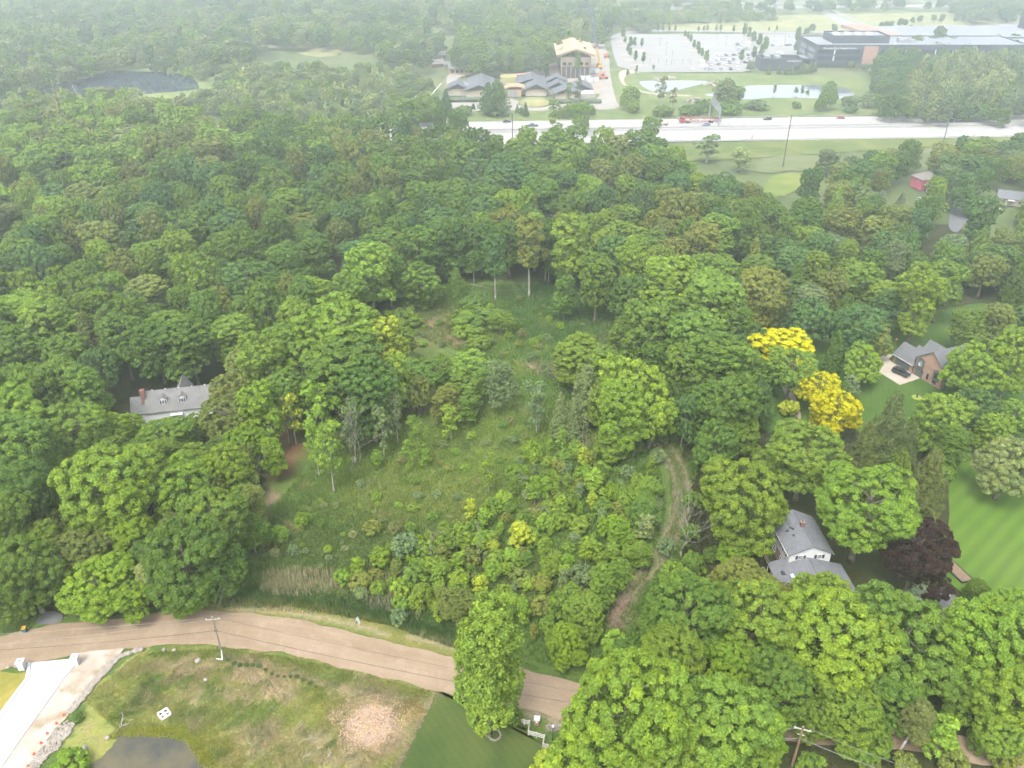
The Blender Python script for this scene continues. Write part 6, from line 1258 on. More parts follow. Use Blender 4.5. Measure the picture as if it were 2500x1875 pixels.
# sticks and logs
def log(pts, r, label, mat=None, name='fallen_branch', cat='branch', twigs=2):
    mat = mat or (BARK if r > .13 else BARK_PALE); W = [G(*p) + Vector((0, 0, r)) for p in pts]; t = thing(name, label, cat, W[0]); L_ = [w - W[0] for w in W]; MB().path(L_, r, r * .45, 6).build('stem', mat, t)
    for k in range(twigs):
        a = L_[1 + k % (len(L_) - 1)].lerp(L_[k % (len(L_) - 1)], .4); MB().path([a, a + Vector((random.uniform(-.6, .6), random.uniform(.2, .9), .35))], r * .45, r * .15, 5).build('twig', mat, t)
for pts, r, lab in [([(728, 1778), (735, 1770), (738, 1765)], .06, 'thin pale stick in the green patch of the field'), ([(752, 1808), (765, 1803), (778, 1804)], .09, 'pale curved branch lying left of the wood chips'), ([(740, 1849), (752, 1845), (765, 1840)], .07, 'pale stick at the bottom of the field left of the chips'), ([(802, 1850), (804, 1842), (810, 1838)], .12, 'short pale stump near the bottom of the field'), ([(722, 1735), (726, 1722), (735, 1715)], .05, 'two thin twigs above the green patch'),
                    ([(296, 1772), (300, 1752), (301, 1745)], .1, 'white upright stake by the pond inlet'), ([(280, 1790), (300, 1772), (312, 1770)], .1, 'brown log at the pond inlet'), ([(870, 1188), (895, 1182), (915, 1179), (930, 1186)], .16, 'pale fallen log at the left edge of the meadow'), ([(1368, 1390), (1380, 1378), (1410, 1374)], .14, 'pale bent fallen branch among the meadow bushes'), ([(1275, 1388), (1262, 1382), (1255, 1372)], .12, 'short fallen branch in the lower meadow'),
                    ([(1150, 696), (1190, 706), (1222, 712)], .28, 'long fallen trunk at the back of the clearing'), ([(1215, 711), (1245, 712), (1285, 707)], .24, 'second fallen trunk crossing the first in the clearing'), ([(1355, 740), (1372, 744), (1390, 748)], .2, 'fallen branch at the foot of the forked tree in the clearing'), ([(1425, 1652), (1450, 1645)], .12, 'small log on the verge right of the roadside ash'), ([(1000, 985), (1030, 975), (1050, 968)], .2, 'fallen trunk under the trees behind the meadow')]: log(pts, r, lab)
# wood chips: low mound and its chips
p = G(905, 1768); g = np.random.default_rng(5); t = thing('wood_chip_pile', 'broad low pile of pinkish wood chips in the lower field', 'wood chips', p)
mb = MB(); mb.lathe([(4.6, -.2), (3.6, .0), (2.4, .16), (1.0, .28), (.2, .32)], n=26); CHIP = M_var('wood_chip', (.26, .18, .13), (.48, .36, .28), 1.3, .95, (.20, .13, .09), 2.0, bmp=.6); mb.build('mound', CHIP, t, smooth=True)
n = 5200; rad = 6.0 * g.random(n) ** .62; th = g.random(n) * 6.283; x, y = rad * np.cos(th) * (1 + .16 * np.sin(3 * th) + .1 * np.sin(7 * th)), rad * np.sin(th) * (1 + .16 * np.cos(2 * th) + .08 * np.sin(5 * th)); zc = np.interp(rad, [0, 1.2, 3.2, 4.9, 5.6, 7], [.36, .32, .14, .03, .02, .02])
o = link('chips', leaves(np.stack([x, y, zc], 1), unit(g.normal(size=(n, 3)) * .5 + np.array([0, 0, 1.])), .13, g, g.random(n), LEAF, 'chips', .4), t); o.color = (.46, .36, .30, 1); o['kind'] = 'stuff'
# zigzag rail fence, letter box, lamp
z8 = zoomed(1280, 1720, 10.705)
FP = [z8(-180, 350, 1.1), z8(0, 400, 1.1), z8(140, 425, 1.1), z8(105, 680, 1.1), z8(320, 735, 1.1), z8(530, 795, 1.1), z8(485, 1010, 1.1), z8(600, 1045, 1.1), z8(760, 1100, 1.1)]
t = thing('zigzag_fence', 'pale zigzag wooden rail fence by the letter box', 'fence', (FP[0].x, FP[0].y, 0)); f0 = Vector((FP[0].x, FP[0].y, 0))
for p in FP: MB().box(p.x - f0.x - .08, p.x - f0.x + .08, p.y - f0.y - .08, p.y - f0.y + .08, 0, 1.2).build('post', WOOD_GREY, t)
for a, b2 in zip(FP[:-1], FP[1:]):
    for z in (.35, .7, 1.05): MB().tube(Vector((a.x, a.y, z)) - f0, Vector((b2.x, b2.y, z)) - f0, .07, n=5).build('rail', WOOD_GREY, t)
p = z8(330, 505); t = thing('letter_box_pier', 'squat brick letter box pier with a pale cap beside the road', 'letter box', p, R(-8)); MB().box(-.36, .36, -.36, .36, 0, 1.25).build('pier', BRICK, t); MB().box(-.46, .46, -.46, .46, 1.25, 1.37).build('cap', CONCRETE, t); MB().box(-.18, .18, -.42, -.365, .75, 1.05).build('flap', WHITE, t)
p = z8(735, 935); t = thing('lamp_post', 'green garden lamp post with a pale globe by the fence', 'lamp post', p); MB().lathe([(.12, 0), (.12, .6), (.06, .7), (.05, 3.0), (.09, 3.05)], n=8).build('post', M_plain('green_iron', (.03, .07, .05), .5), t); MB().lathe([(.09, 3.05), (.2, 3.2), (.22, 3.4), (.12, 3.58), (.02, 3.65)], n=12).build('globe', M_plain('globe', (.72, .74, .72), .25), t, smooth=True)
mb = MB(); rr = random.Random(9)
for k in range(170):
    q = z8(rr.uniform(560, 980), rr.uniform(520, 700)); mb.rock((q.x, q.y, .05), rr.uniform(.06, .13), k)
tag(mb.build('cobbles', STONE), 'patch of loose cobbles behind the garden lamp post', 'cobbles', kind='stuff')
p = G(1208, 1795); mb = MB()
for k in range(14): mb.rock((.9 * math.cos(k * .45), .9 * math.sin(k * .45), .1), .22, k)
tag(mb.build('stone_ring', STONE, None, p), 'ring of pale stones round the foot of the roadside ash', 'stone ring')
# raised bed
zr = zoomed(1650, 900, 2.602); c4 = [zr(1745, 1215), zr(1888, 1350), zr(1815, 1364), zr(1722, 1275)]; t = thing('raised_bed', 'long dark raised vegetable bed beside the purple tree', 'raised bed', c4[0])
for a, b2 in zip(c4, c4[1:] + c4[:1]):
    d = b2 - a; mb = MB(); obox(mb, (a + b2) / 2 - c4[0] + Vector((0, 0, .2)), d, (-d.y, d.x, 0), d.length + .1, .14, .4); mb.build('board', DARKTRIM if d.length > 2 else WOOD_GREY, t)
me = bpy.data.meshes.new('soil'); me.from_pydata([tuple(q - c4[0] + Vector((0, 0, .3))) for q in c4], [], [(0, 1, 2, 3)]); me.materials.append(M_var('bed_soil', (.16, .11, .07), (.28, .20, .13), 2, .95)); link('soil', me, t)
# dead and bare trees
BARK_GREY = M_var('bark_grey', (.22, .195, .17), (.34, .31, .275), 1.5, .9)
def dead(px, py, pyt, label, spread=.5, n=7, r=.17, mat=WOOD_POLE_G, seed=0, lean=0.0, cat='dead tree'):
    b = G(px, py); h = upto(b, pyt); g = random.Random(seed + px); t = thing('dead_tree', label, cat, b)
    pts = [Vector((lean * k / 5 * h + g.uniform(-.03, .03) * h * (k > 0), g.uniform(-.02, .02) * h * (k > 0), h * .9 * k / 5)) for k in range(6)]; MB().path(pts, r, r * .25, 7).build('trunk', mat, t, smooth=True)
    def br(mb, a, d, L_, rr_, dep):
        m = a + d * L_ * .5 + Vector((g.uniform(-1, 1), g.uniform(-1, 1), g.uniform(-.3, .6))) * L_ * .1; e = m + (d + Vector((0, 0, .25))).normalized() * L_ * .5
        mb.tube(a, m, rr_, rr_ * .7, 5, False); mb.tube(m, e, rr_ * .7, rr_ * .3, 5, False)
        if dep: 
            for q in (m, m.lerp(e, .5), e):
                d2 = (d + Vector((g.uniform(-.8, .8), g.uniform(-.8, .8), g.uniform(-.1, .7)))).normalized(); br(mb, q, d2, L_ * g.uniform(.4, .6), rr_ * .5, dep - 1)
    for k in range(n):
        f = .3 + .65 * k / max(1, n - 1); i = min(4, int(f * 5)); a = pts[i].lerp(pts[i + 1], f * 5 - i); an = k * 2.4 + g.random()
        mb = MB(); br(mb, a, Vector((math.cos(an), math.sin(an), g.uniform(.3, 1.1))).normalized(), h * spread * g.uniform(.5, .9) * (1.15 - f * .6), r * .3, 2); mb.build('limb', mat, t)
for a in [(1664, 1372, 1225, 'pale leafless tree beside the rutted track', .6, 13, .14, BARK_GREY), (870, 1142, 985, 'leftmost of three bare grey trunks at the meadow edge', .25, 6, .14), (862, 1138, 1000, 'middle of three bare grey trunks at the meadow edge', .2, 5, .12), (878, 1135, 975, 'right of three bare grey trunks at the meadow edge', .35, 7, .14),
          (912, 1065, 960, 'grey bare stem right of the three trunks', .3, 5, .14), (709, 1092, 1000, 'bare tree standing on the red-brown bank', .45, 7, .13), (688, 1118, 1010, 'thin bare stem at the left of the red-brown bank', .12, 3, .08), (1057, 1380, 1290, 'small grey dead tree in the lower meadow', .35, 7, .11), (1173, 1382, 1262, 'dark bare trunk in the middle of the lower meadow', .2, 5, .12),
          (1317, 1060, 940, 'thin bare stem by the grey conifers', .25, 5, .1), (1422, 1125, 1000, 'pair-leaning bare stem under the yellow-green tree', .15, 4, .12), (1432, 1120, 1010, 'second bare stem under the yellow-green tree', .15, 4, .1), (1000, 1035, 970, 'forked grey snag behind the meadow', .4, 6, .12), (940, 1080, 985, 'leaning grey snag left of the meadow saplings', .3, 5, .1), (1545, 1130, 1065, 'low grey dead bush left of the track', .5, 7, .08)]: dead(*a)
b = G(2184, 1852); t = thing('leaning_tree', 'tree with pale leaning trunk and thin olive crown at the bottom right road', 'tree', b)
tip = atY(2240, 1765, b.y + .5) - b; MB().path([Vector((0, 0, 0)), tip * .5 + Vector((0, 0, .15)), tip], .2, .12, 8).build('trunk', BARK_PALE, t, smooth=True)
m_, t_, R0, h0 = proto('ash', 1, 2.2); s = 2.7 / R0; o = link('crown', m_, t, tip - Vector((0, 0, 9 * s * .8))); o.scale = (s, s, s * .8); o.color = (.16, .19, .07, 1)
# row of young plantings along the field edge
for k in range(15):
    f = k / 14; p = G(556 + f * 215, 1613 + f * 60 + 6 * math.sin(k)); root = link('shrub', None, None, p, k); m_, t_, R0, h0 = proto('shrub', k % 4, 1.0); s = random.uniform(.12, .24); root.scale = (s, s, s); c = link('crown', m_, root); c.color = (.09, .16, .06, 1); link('trunk', t_, root)
    tag(root, '%s small planted bush along the field edge counting from the pole' % ['first', 'second', 'third', 'fourth', 'fifth', 'sixth', 'seventh', 'eighth', 'ninth', 'tenth', 'eleventh', 'twelfth', 'thirteenth', 'fourteenth', 'fifteenth'][k], 'bush', 'young bushes planted along the field edge')

# ---- motorway furniture
H = lambda x, y, z=0: Vector((x * math.cos(HW_A) - y * math.sin(HW_A), 414 + x * math.sin(HW_A) + y * math.cos(HW_A), z))
t = thing('guardrail', 'steel guardrail along the near edge of the motorway', 'guardrail', (0, 414, 0), HW_A)
MB().prism_x([(-.55, .55), (-.47, .55), (-.43, .66), (-.47, .8), (-.55, .8)], 60, 400).build('rail', STEEL, t); pm = MB().box(-.07, .07, -.42, -.28, 0, .8).mesh('post', STEEL)
for k in range(86): link('post', pm, t, (60 + k * 4, 0, 0))
t = thing('guardrail', 'short pale guardrail on the far verge of the motorway', 'guardrail', (0, 414, 0), HW_A); MB().prism_x([(47.4, .55), (47.5, .55), (47.5, .85), (47.4, .85)], 92, 205).build('rail', STEEL, t)
for k in range(29): link('post', pm, t, (92 + k * 4, 47.95, 0))
pb = G(1753, 311); pt = G(1731, 285); t = thing('sign_gantry', 'grey truss sign gantry over the far carriageway seen from behind', 'sign gantry', pb); d = pt - pb; za = 8.0
MB().tube((0, 0, 0), (0, 0, za + 1), .4, .35, 8).build('post', STEEL, t); MB().tube(d, d + Vector((0, 0, za + 1)), .4, .35, 8).build('post', STEEL, t)
mb = MB()
for (a, zz) in ((-.5, za), (.5, za), (-.5, za + 1.4), (.5, za + 1.4)): mb.tube((a, 0, zz), (d.x + a, d.y, zz), .11, n=5)
for k in range(14):
    for a in (-.5, .5): mb.tube((d.x * k / 14 + a, d.y * k / 14, za + 1.4 * (k % 2)), (d.x * (k + 1) / 14 + a, d.y * (k + 1) / 14, za + 1.4 * ((k + 1) % 2)), .07, n=4)
mb.build('truss', STEEL, t)
for (f0_, f1_, z0, z1_) in ((.42, .95, 6.6, 11.0), (.06, .34, 7.0, 10.2)):
    a, b2 = d * f0_, d * f1_; mb = MB(); mb.hexa([(a.x + .75, a.y, z0), (a.x + .85, a.y, z0), (b2.x + .85, b2.y, z0), (b2.x + .75, b2.y, z0)], [(a.x + .75, a.y, z1_), (a.x + .85, a.y, z1_), (b2.x + .85, b2.y, z1_), (b2.x + .75, b2.y, z1_)]); o = mb.build('sign_panel', STEEL, t)
    for k in range(6): q = a.lerp(b2, (k + .5) / 6); MB().box(q.x + .86, q.x + .95, q.y - .1, q.y + .1, z0, z1_).build('stiffener', STEEL, o)
for k, (px, py, lab) in enumerate(((1817, 310, 'orange barrel on the motorway median'), (1836, 338, 'orange barrel on the near carriageway of the motorway'), (2328, 299, 'yellow barrel between two cars on the motorway'), (2377, 333, 'yellow barrel just above the treetops at the right'))):
    t = thing('traffic_barrel', lab, 'barrel', G(px, py) + Vector((0, 0, .08)), 0, 'barrels on the motorway'); mt = ORANGE if k < 2 else YEL; MB().lathe([(.55, 0), (.55, .1), (.42, .12), (.4, 1.3), (.3, 1.4)], n=10).build('drum', mt, t)
    for z in (.45, .85): MB().lathe([(.435, z), (.43, z + .18)], n=10).build('band', WHITE, t)
for k, x in enumerate((70, 118, 160, 205, 250)):
    t = thing('median_lamp', 'thin short post on the motorway median, %s from the left' % ['first', 'second', 'third', 'fourth', 'fifth'][k], 'post', H(x, 26, 1.1), 0, 'posts on the motorway median'); MB().tube((0, 0, 0), (0, 0, 3.2), .09, .07, 6).build('post', STEEL, t); MB().box(-.3, .3, -.1, .1, 3.2, 3.4).build('head', STEEL, t)
# rubble heaps by the ponds
for (px, py, w, n, lab) in ((1742, 207, 7, 60, 'pale rubble heap between the two ponds'), (1702, 248, 7.5, 60, 'pale rubble heap behind the bushes left of the gantry'), (1608, 195, 3.5, 24, 'small pale rubble heap at the top of the left pond'), (2462, 277, 5, 30, 'low pale soil heap at the far right of the motorway'), (1640, 190, 3, 20, 'pale stones at the upper rim of the left pond')):
    p = G(px, py); mb = MB(); rr = random.Random(px)
    for k in range(n): a = rr.random() * 6.28; q = w * math.sqrt(rr.random()); mb.rock((q * math.cos(a), q * math.sin(a) * .8, (1 - q / w) * w * .28), rr.uniform(.5, 1.2), k)
    tag(mb.build('rubble_heap', STONE, None, p), lab, 'rubble heap')
# car-park lamps
for k, (x, yb, yt) in enumerate([(605, 240, 150), (672, 350, 205), (735, 450, 305), (1345, 240, 130), (1250, 160, 85), (1455, 300, 215), (2002, 240, 130), (1885, 150, 80)]):
    b = z1(x, yb); h = upto(b, 60 + yt / 4.608); t = thing('parking_lamp', 'thin grey lamp post in the car park, %s from the left' % ['first', 'second', 'third', 'fifth', 'fourth', 'sixth', 'eighth', 'seventh'][k], 'lamp post', b, 0, 'lamp posts of the car park'); MB().tube((0, 0, 0), (0, 0, h), .16, .1, 6).build('post', STEEL, t); MB().box(-.9, .9, -.2, .2, h, h + .2).build('lamp_head', STEEL, t)
for k in range(9):
    b = z1(490 + k * 91, 458); t = thing('charging_post', '%s short post along the front kerb of the car park from the left' % ['first', 'second', 'third', 'fourth', 'fifth', 'sixth', 'seventh', 'eighth', 'ninth'][k], 'post', b, 0, 'posts along the front of the car park'); MB().tube((0, 0, 0), (0, 0, 4.0), .12, .1, 6).build('post', STEEL, t); MB().box(-.35, .35, -.15, .15, 4.0, 4.3).build('head', STEEL, t)
for k, (x, y) in enumerate([(175, 190), (200, 238), (340, 288), (260, 400), (365, 460), (885, 150), (915, 190), (985, 290), (1070, 400), (1545, 150), (1600, 195), (1700, 290), (1115, 460), (220, 340)]):
    b = z1(x, y); w = 4.5; me = bpy.data.meshes.new('planting_island'); me.from_pydata([(w * math.cos(a) * (1.6 if k in (2, 4) else 1), w * .9 * math.sin(a), .14) for a in np.linspace(0, 6.28, 15)[:-1]], [], [tuple(range(14))]); me.materials.append(M_MULCH if 'M_MULCH' in globals() else GRAVEL); tag(link('planting_island', me, None, b), kind='structure')

# ---- trees of the far grounds
z3f = zoomed(1650, 0, 2.602); z2f = zoomed(850, 0, 2.602)
def TF(p, w, h, kind, tone): plant(kind, Vector((p.x, p.y, 0)), w, h, tone)
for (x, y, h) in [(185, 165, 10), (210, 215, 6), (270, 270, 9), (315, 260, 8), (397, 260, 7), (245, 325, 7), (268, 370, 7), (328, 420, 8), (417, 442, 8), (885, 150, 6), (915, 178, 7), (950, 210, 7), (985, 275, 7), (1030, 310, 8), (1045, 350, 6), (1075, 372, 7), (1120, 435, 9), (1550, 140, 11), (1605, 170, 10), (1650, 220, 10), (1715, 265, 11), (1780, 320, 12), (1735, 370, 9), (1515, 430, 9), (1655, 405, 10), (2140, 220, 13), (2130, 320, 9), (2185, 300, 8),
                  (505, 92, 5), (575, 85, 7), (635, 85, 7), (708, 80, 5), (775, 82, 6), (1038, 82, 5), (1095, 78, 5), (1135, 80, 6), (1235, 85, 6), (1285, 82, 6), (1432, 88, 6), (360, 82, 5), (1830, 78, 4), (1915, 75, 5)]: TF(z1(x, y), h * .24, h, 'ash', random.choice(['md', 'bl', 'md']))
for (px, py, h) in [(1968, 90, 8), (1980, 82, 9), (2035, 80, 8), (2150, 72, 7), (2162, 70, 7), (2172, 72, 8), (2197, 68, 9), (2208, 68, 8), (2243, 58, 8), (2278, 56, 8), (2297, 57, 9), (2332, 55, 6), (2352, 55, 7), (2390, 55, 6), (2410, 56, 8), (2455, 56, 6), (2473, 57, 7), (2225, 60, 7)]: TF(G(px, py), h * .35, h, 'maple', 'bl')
for (px, py, h, w, k, t_) in [(1879, 20, 14, 8, 'maple', 'bl'), (1880, 42, 10, 6, 'maple', 'bl'), (1214, 283, 20, 8.5, 'pine', 'bl'), (1192, 281, 18, 7, 'pine', 'bl'), (1090, 283, 15, 5, 'spruce', 'bl'), (1075, 283, 9, 4, 'maple', 'md'), (1133, 281, 5, 4.5, 'shrub', 'md'), (1263, 275, 5, 1.5, 'spruce', 'md'), (1283, 284, 8, 2.2, 'spruce', 'bl'), (1273, 282, 5, 1.8, 'shrub', 'bl'), (1395, 285, 8, 5.5, 'maple', 'md'), (1375, 288, 6, 4, 'maple', 'lt'), (1420, 280, 7, 5, 'maple', 'md'), (1440, 281, 6, 4, 'shrub', 'md'),
                              (1388, 262, 14, 3, 'airy', 'gy'), (1412, 258, 15, 3, 'airy', 'pn'), (1537, 268, 14, 6, 'maple', 'lt'), (1545, 276, 7, 4, 'shrub', 'lt'), (1612, 262, 17, 4.5, 'airy', 'tn'), (1640, 268, 12, 3.5, 'airy', 'tn'), (1618, 283, 6, 7, 'shrub', 'md'), (1678, 281, 6, 6, 'shrub', 'md'), (1693, 278, 6, 6, 'shrub', 'dk'), (1718, 275, 7, 6, 'shrub', 'dk'), (1750, 262, 15, 5, 'airy', 'pl'), (1768, 268, 17, 7, 'ash', 'gy'), (1780, 280, 9, 7, 'shrub', 'md'), (1792, 262, 13, 6, 'maple', 'md'), (1847, 268, 6, 7, 'shrub', 'gy'), (1830, 266, 4, 4, 'shrub', 'md'),
                              (1944, 265, 4, 3, 'shrub', 'dk'), (2016, 270, 17, 5.5, 'maple', 'lt'), (2000, 272, 8, 4, 'shrub', 'md'), (2072, 262, 7, 5, 'shrub', 'gy'), (2115, 262, 8, 6, 'shrub', 'gy'), (2075, 276, 4, 4, 'shrub', 'bl'), (2160, 265, 12, 5, 'maple', 'gy'), (1890, 232, 6, 1.5, 'sapling', 'md'), (1942, 232, 5, 1.5, 'sapling', 'md'), (1957, 235, 6, 1.5, 'sapling', 'md'), (1970, 236, 4, 1.5, 'sapling', 'md'), (1595, 172, 4, 1.2, 'sapling', 'md'), (1553, 182, 6, 1.5, 'sapling', 'md'), (1532, 188, 5, 1.5, 'sapling', 'md'),
                              (1875, 182, 7, 2, 'spruce', 'gy'), (1901, 182, 7, 2, 'spruce', 'gy'), (1917, 183, 6, 2, 'spruce', 'gy'), (1932, 182, 7, 2, 'spruce', 'gy'), (1946, 182, 7, 2, 'spruce', 'gy'), (1832, 176, 8, 3.5, 'maple', 'gy'), (1960, 180, 7, 3, 'spruce', 'gy'), (1975, 178, 8, 3, 'spruce', 'gy'), (1987, 174, 6, 2.5, 'spruce', 'gy'), (2075, 170, 6, 2.5, 'maple', 'gy'), (2090, 171, 5, 2, 'maple', 'gy'), (2110, 172, 5, 2.5, 'shrub', 'gy'), (2280, 140, 22, 7, 'ash', 'gy'), (2225, 150, 18, 6, 'ash', 'gy'),
                              (1415, 330, 18, 5.5, 'maple', 'lt'), (1350, 333, 18, 5, 'airy', 'lt'), (1075, 345, 19, 4, 'maple', 'dk'), (1120, 345, 18, 5.5, 'maple', 'md'), (1585, 355, 15, 5.5, 'maple', 'lt'), (1000, 340, 20, 9, 'ash', 'lt')]: TF(G(px, py), w, h, k, t_)

# ---- tall grass, reeds and field grass: nobody could count the blades
def M_blade():
    m, nt, b = new_mat('grass_blade'); nt.nodes.remove(b); at = nt.nodes.new('ShaderNodeAttribute'); at.attribute_name = 'zone'
    d = nt.nodes.new('ShaderNodeBsdfDiffuse'); tr = nt.nodes.new('ShaderNodeBsdfTranslucent'); mx = nt.nodes.new('ShaderNodeMixShader'); mx.inputs[0].default_value = .3
    nt.links.new(at.outputs['Color'], d.inputs['Color']); nt.links.new(at.outputs['Color'], tr.inputs['Color']); nt.links.new(d.outputs[0], mx.inputs[1]); nt.links.new(tr.outputs[0], mx.inputs[2]); nt.links.new(mx.outputs[0], nt.nodes['Material Output'].inputs[0]); return m
BLADE = M_blade()
def grass(name, poly, n, h0, h1, w, label, cat, tint=None, seed=1, lean=.35, blades=3, mul=(1.3, 1.9)):
    g = np.random.default_rng(seed); W = [O(*p) for p in poly]; P2 = [(p.x, p.y) for p in W]; xs_, ys_ = [p[0] for p in P2], [p[1] for p in P2]
    x = g.uniform(min(xs_), max(xs_), n * 3); y = g.uniform(min(ys_), max(ys_), n * 3); ok = in_poly(x, y, P2); x, y = x[ok][:n], y[ok][:n]; n = len(x)
    ix = np.clip(((x - xs[0]) / GS).astype(int), 0, nx - 1); iy = np.clip(((y - ys[0]) / GS).astype(int), 0, ny - 1); c = zone[iy, ix].copy()
    if tint is not None: k = g.random((n, 1)) * .8 + .2; c = c * (1 - k) + np.array(tint) * k
    c *= g.uniform(mul[0], mul[1], (n, 1)); c[:, 0] *= g.uniform(.8, 1.25, n); c *= ALB
    clump = .6 + .4 * np.clip(wob(x, y, .7, seed) + .6, 0, 1.6)
    V = []; C = []
    for k in range(blades):
        a = g.random(n) * 6.283; h = g.uniform(h0, h1, n) * clump; dx, dy = np.cos(a), np.sin(a); bx, by = x + g.normal(0, .12, n), y + g.normal(0, .12, n); l = lean * h * g.random(n)
        z0 = np.zeros(n) - .05
        V.append(np.stack([np.stack([bx - dy * w, by + dx * w, z0], 1), np.stack([bx + dy * w, by - dx * w, z0], 1), np.stack([bx + dx * l, by + dy * l, h], 1)], 1)); C.append(np.repeat(np.concatenate([c, np.ones((n, 1))], 1)[:, None], 3, 1))
    V = np.concatenate(V).reshape(-1, 3); C = np.concatenate(C).reshape(-1, 4)
    return tag(link(name, np_mesh(name, V, np.arange(len(V)).reshape(-1, 3), BLADE, {'zone': ('FLOAT_COLOR', C)})), label, cat, kind='stuff')
MEAD = [(560, 1190), (585, 1110), (620, 1060), (690, 990), (800, 960), (1000, 900), (1180, 860), (1300, 950), (1420, 990), (1440, 1100), (1400, 1250), (1300, 1420), (1200, 1440), (1000, 1390), (760, 1330), (500, 1315), (530, 1230)]
grass('meadow_grass', MEAD, 52000, .35, .95, .07, 'tall green and straw coloured grass filling the central meadow', 'grass')
grass('clearing_grass', [(850, 690), (900, 640), (1000, 620), (1200, 610), (1330, 700), (1450, 830), (1440, 980), (1330, 900), (1200, 880), (1090, 860), (1060, 780), (930, 740)], 22000, .4, 1.1, .09, 'tall green grass in the clearing behind the meadow', 'grass', seed=2)
grass('reeds', [(570, 1240), (650, 1228), (735, 1240), (740, 1275), (640, 1290), (560, 1280)], 800, 1.0, 2.0, .06, 'pale dry reeds along the meadow edge above the road', 'reeds', (.36, .30, .19), 3)
grass('dead_stalks', [(740, 1270), (850, 1240), (960, 1290), (900, 1340), (800, 1320)], 500, 1.0, 2.0, .06, 'grey-brown dead stalks at the lower corner of the meadow', 'reeds', (.28, .24, .17), 4)
grass('ditch_grass', [(480, 1300), (640, 1295), (860, 1325), (1000, 1385), (980, 1400), (840, 1350), (640, 1312), (480, 1312)], 9000, .5, 1.1, .06, 'dark green sedge in the ditch along the dirt road', 'grass', (.05, .11, .035), 5)
grass('field_grass', [(180, 1510), (300, 1412), (480, 1400), (650, 1425), (960, 1500), (920, 1540), (860, 1680), (480, 1680), (460, 1630), (380, 1590), (250, 1575)], 42000, .08, .30, .05, 'short patchy grass of the lower left field', 'grass', seed=6, mul=(1.15, 1.7))
grass('verge_grass', [(420, 1310), (560, 1306), (800, 1330), (1000, 1392), (1160, 1450), (1160, 1440), (1000, 1370), (800, 1320), (560, 1300)], 6000, .12, .4, .05, 'yellowish grass on the far verge of the dirt road', 'grass', seed=7)
grass('rough_grass', [(1440, 960), (1500, 960), (1520, 1060), (1530, 1200), (1470, 1300), (1350, 1420), (1290, 1440), (1330, 1330), (1420, 1230), (1450, 1100)], 12000, .25, .8, .06, 'rough grass on both sides of the rutted track', 'grass', seed=8)
grass('shore_plants', K3 if 'K3' in globals() else [(230, 1600), (250, 1575), (330, 1570), (400, 1575), (430, 1600), (462, 1640), (470, 1659), (440, 1659), (400, 1600), (330, 1590), (260, 1590)], 3000, .2, .6, .07, 'yellow-green water plants round the pond', 'plants', (.28, .30, .03), 9)

# ---- what each tree is called
LM = [('the white two-storey house', 1965, 1300), ('the brick house', 2260, 890), ('the dormered house', 405, 965), ('the dark purple tree', 2240, 1350), ('the golden trees', 1960, 920), ('the bend of the dirt road', 520, 1500), ('the roadside ash', 1190, 1600), ('the central meadow', 1080, 1150), ('the grassy clearing', 1290, 740), ('the rutted track', 1650, 1200), ('the bottom right utility pole', 1945, 1790), ('the right-hand striped lawn', 2400, 1250),
      ('the pink house', 2240, 450), ('the timber hall', 1410, 170), ('the car park', 1700, 120), ('the sign gantry', 1745, 270), ('the red-brown bank', 700, 1100), ('the tall motorway pole', 1925, 350), ('the office building', 2150, 130), ('the pale leafless tree', 1660, 1300), ('the gravel drive', 150, 1700), ('the marsh pond', 250, 210), ('the left photo edge', 0, 700), ('the upper left forest', 400, 480), ('the mid forest', 900, 450), ('the forest edge', 1300, 330), ('the school', 1220, 230), ('the retention ponds', 1850, 220), ('the turning circle', 2330, 490)]
names = {}
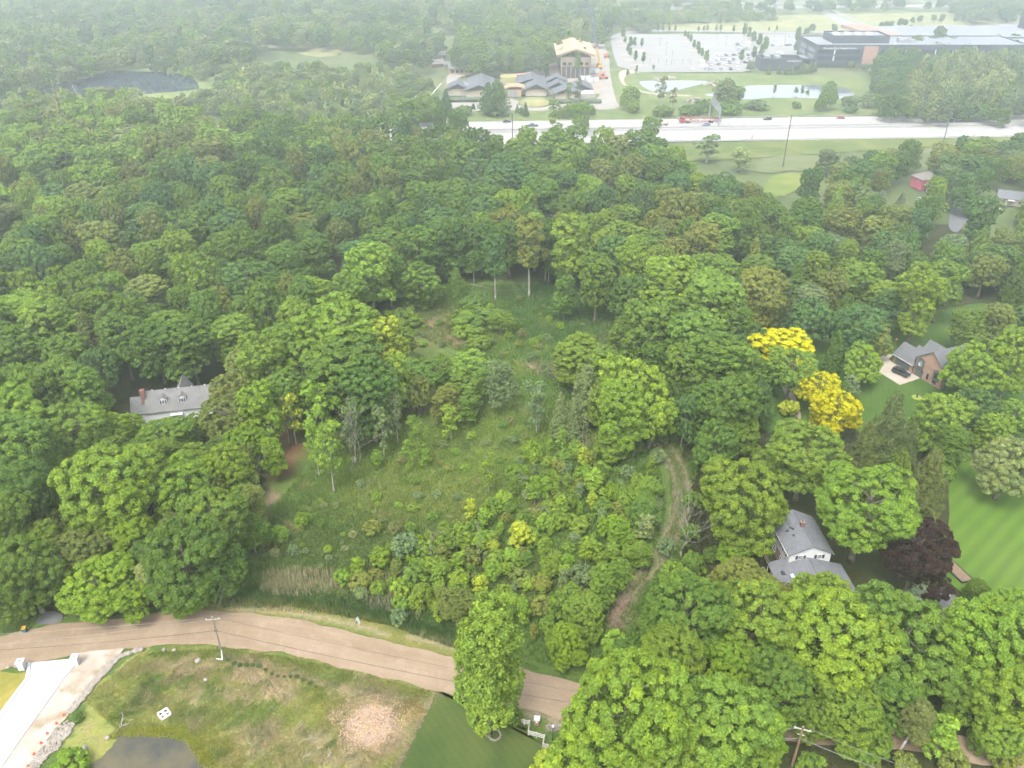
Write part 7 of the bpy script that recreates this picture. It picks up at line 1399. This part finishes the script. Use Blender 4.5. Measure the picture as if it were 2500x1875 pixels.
ORDN = ['first', 'second', 'third', 'fourth', 'fifth', 'sixth', 'seventh', 'eighth', 'ninth', 'tenth', 'eleventh', 'twelfth', 'thirteenth', 'fourteenth', 'fifteenth', 'sixteenth', 'seventeenth', 'eighteenth', 'nineteenth', 'twentieth']
for (root, kind, tone, px, py, Rm) in TREES:
    best = min(LM, key=lambda l: (l[1] - px) ** 2 + ((l[2] - py) * 1.3) ** 2); dx, dy = px - best[1], py - best[2]
    rel = ('left of' if dx < 0 else 'right of') if abs(dx) > abs(dy) * 1.2 else ('behind' if dy < 0 else 'in front of')
    far_ = 'close ' if math.hypot(dx, dy) < 110 else ''
    sz = 'large ' if Rm > {'maple': 7, 'oak': 7.5, 'dome': 6.5, 'shrub': 2.2, 'ash': 5}.get(kind, 5) else 'small ' if Rm < {'maple': 3.5, 'oak': 5.2, 'dome': 4, 'shrub': 1.2, 'ash': 2.5}.get(kind, 2) else ''
    names.setdefault('%s%s %s %s%s %s' % (sz, TONE[tone], WORD[kind], far_ if len(best[0].split()) < 5 else '', rel, best[0]), []).append((px, py, root, kind))
for lab, L_ in names.items():
    L_.sort(key=lambda q: q[0])
    for i, (px, py, root, kind) in enumerate(L_):
        l = lab if len(L_) == 1 else '%s, %s' % (lab, 'leftmost' if i == 0 else 'rightmost' if i == len(L_) - 1 else ORDN[i] + ' from left')
        tag(root, l, {'shrub': 'bush', 'sapling': 'sapling'}.get(kind, 'tree'), {'shrub': 'bushes', 'sapling': 'saplings'}.get(kind, 'trees of the woods and gardens'))
# ---- haze
mb = MB(); mb.box(-2600, 2600, -120, 4200, -1.6, 116)
mh, nt, b = new_mat('haze'); nt.nodes.remove(b)
pv = nt.nodes.new('ShaderNodeVolumePrincipled'); pv.inputs['Color'].default_value = (.93, .98, 1.0, 1); pv.inputs['Density'].default_value = HAZE; pv.inputs['Anisotropy'].default_value = .72
nt.links.new(pv.outputs[0], nt.nodes['Material Output'].inputs['Volume'])
tag(mb.build('haze', mh), kind='stuff')
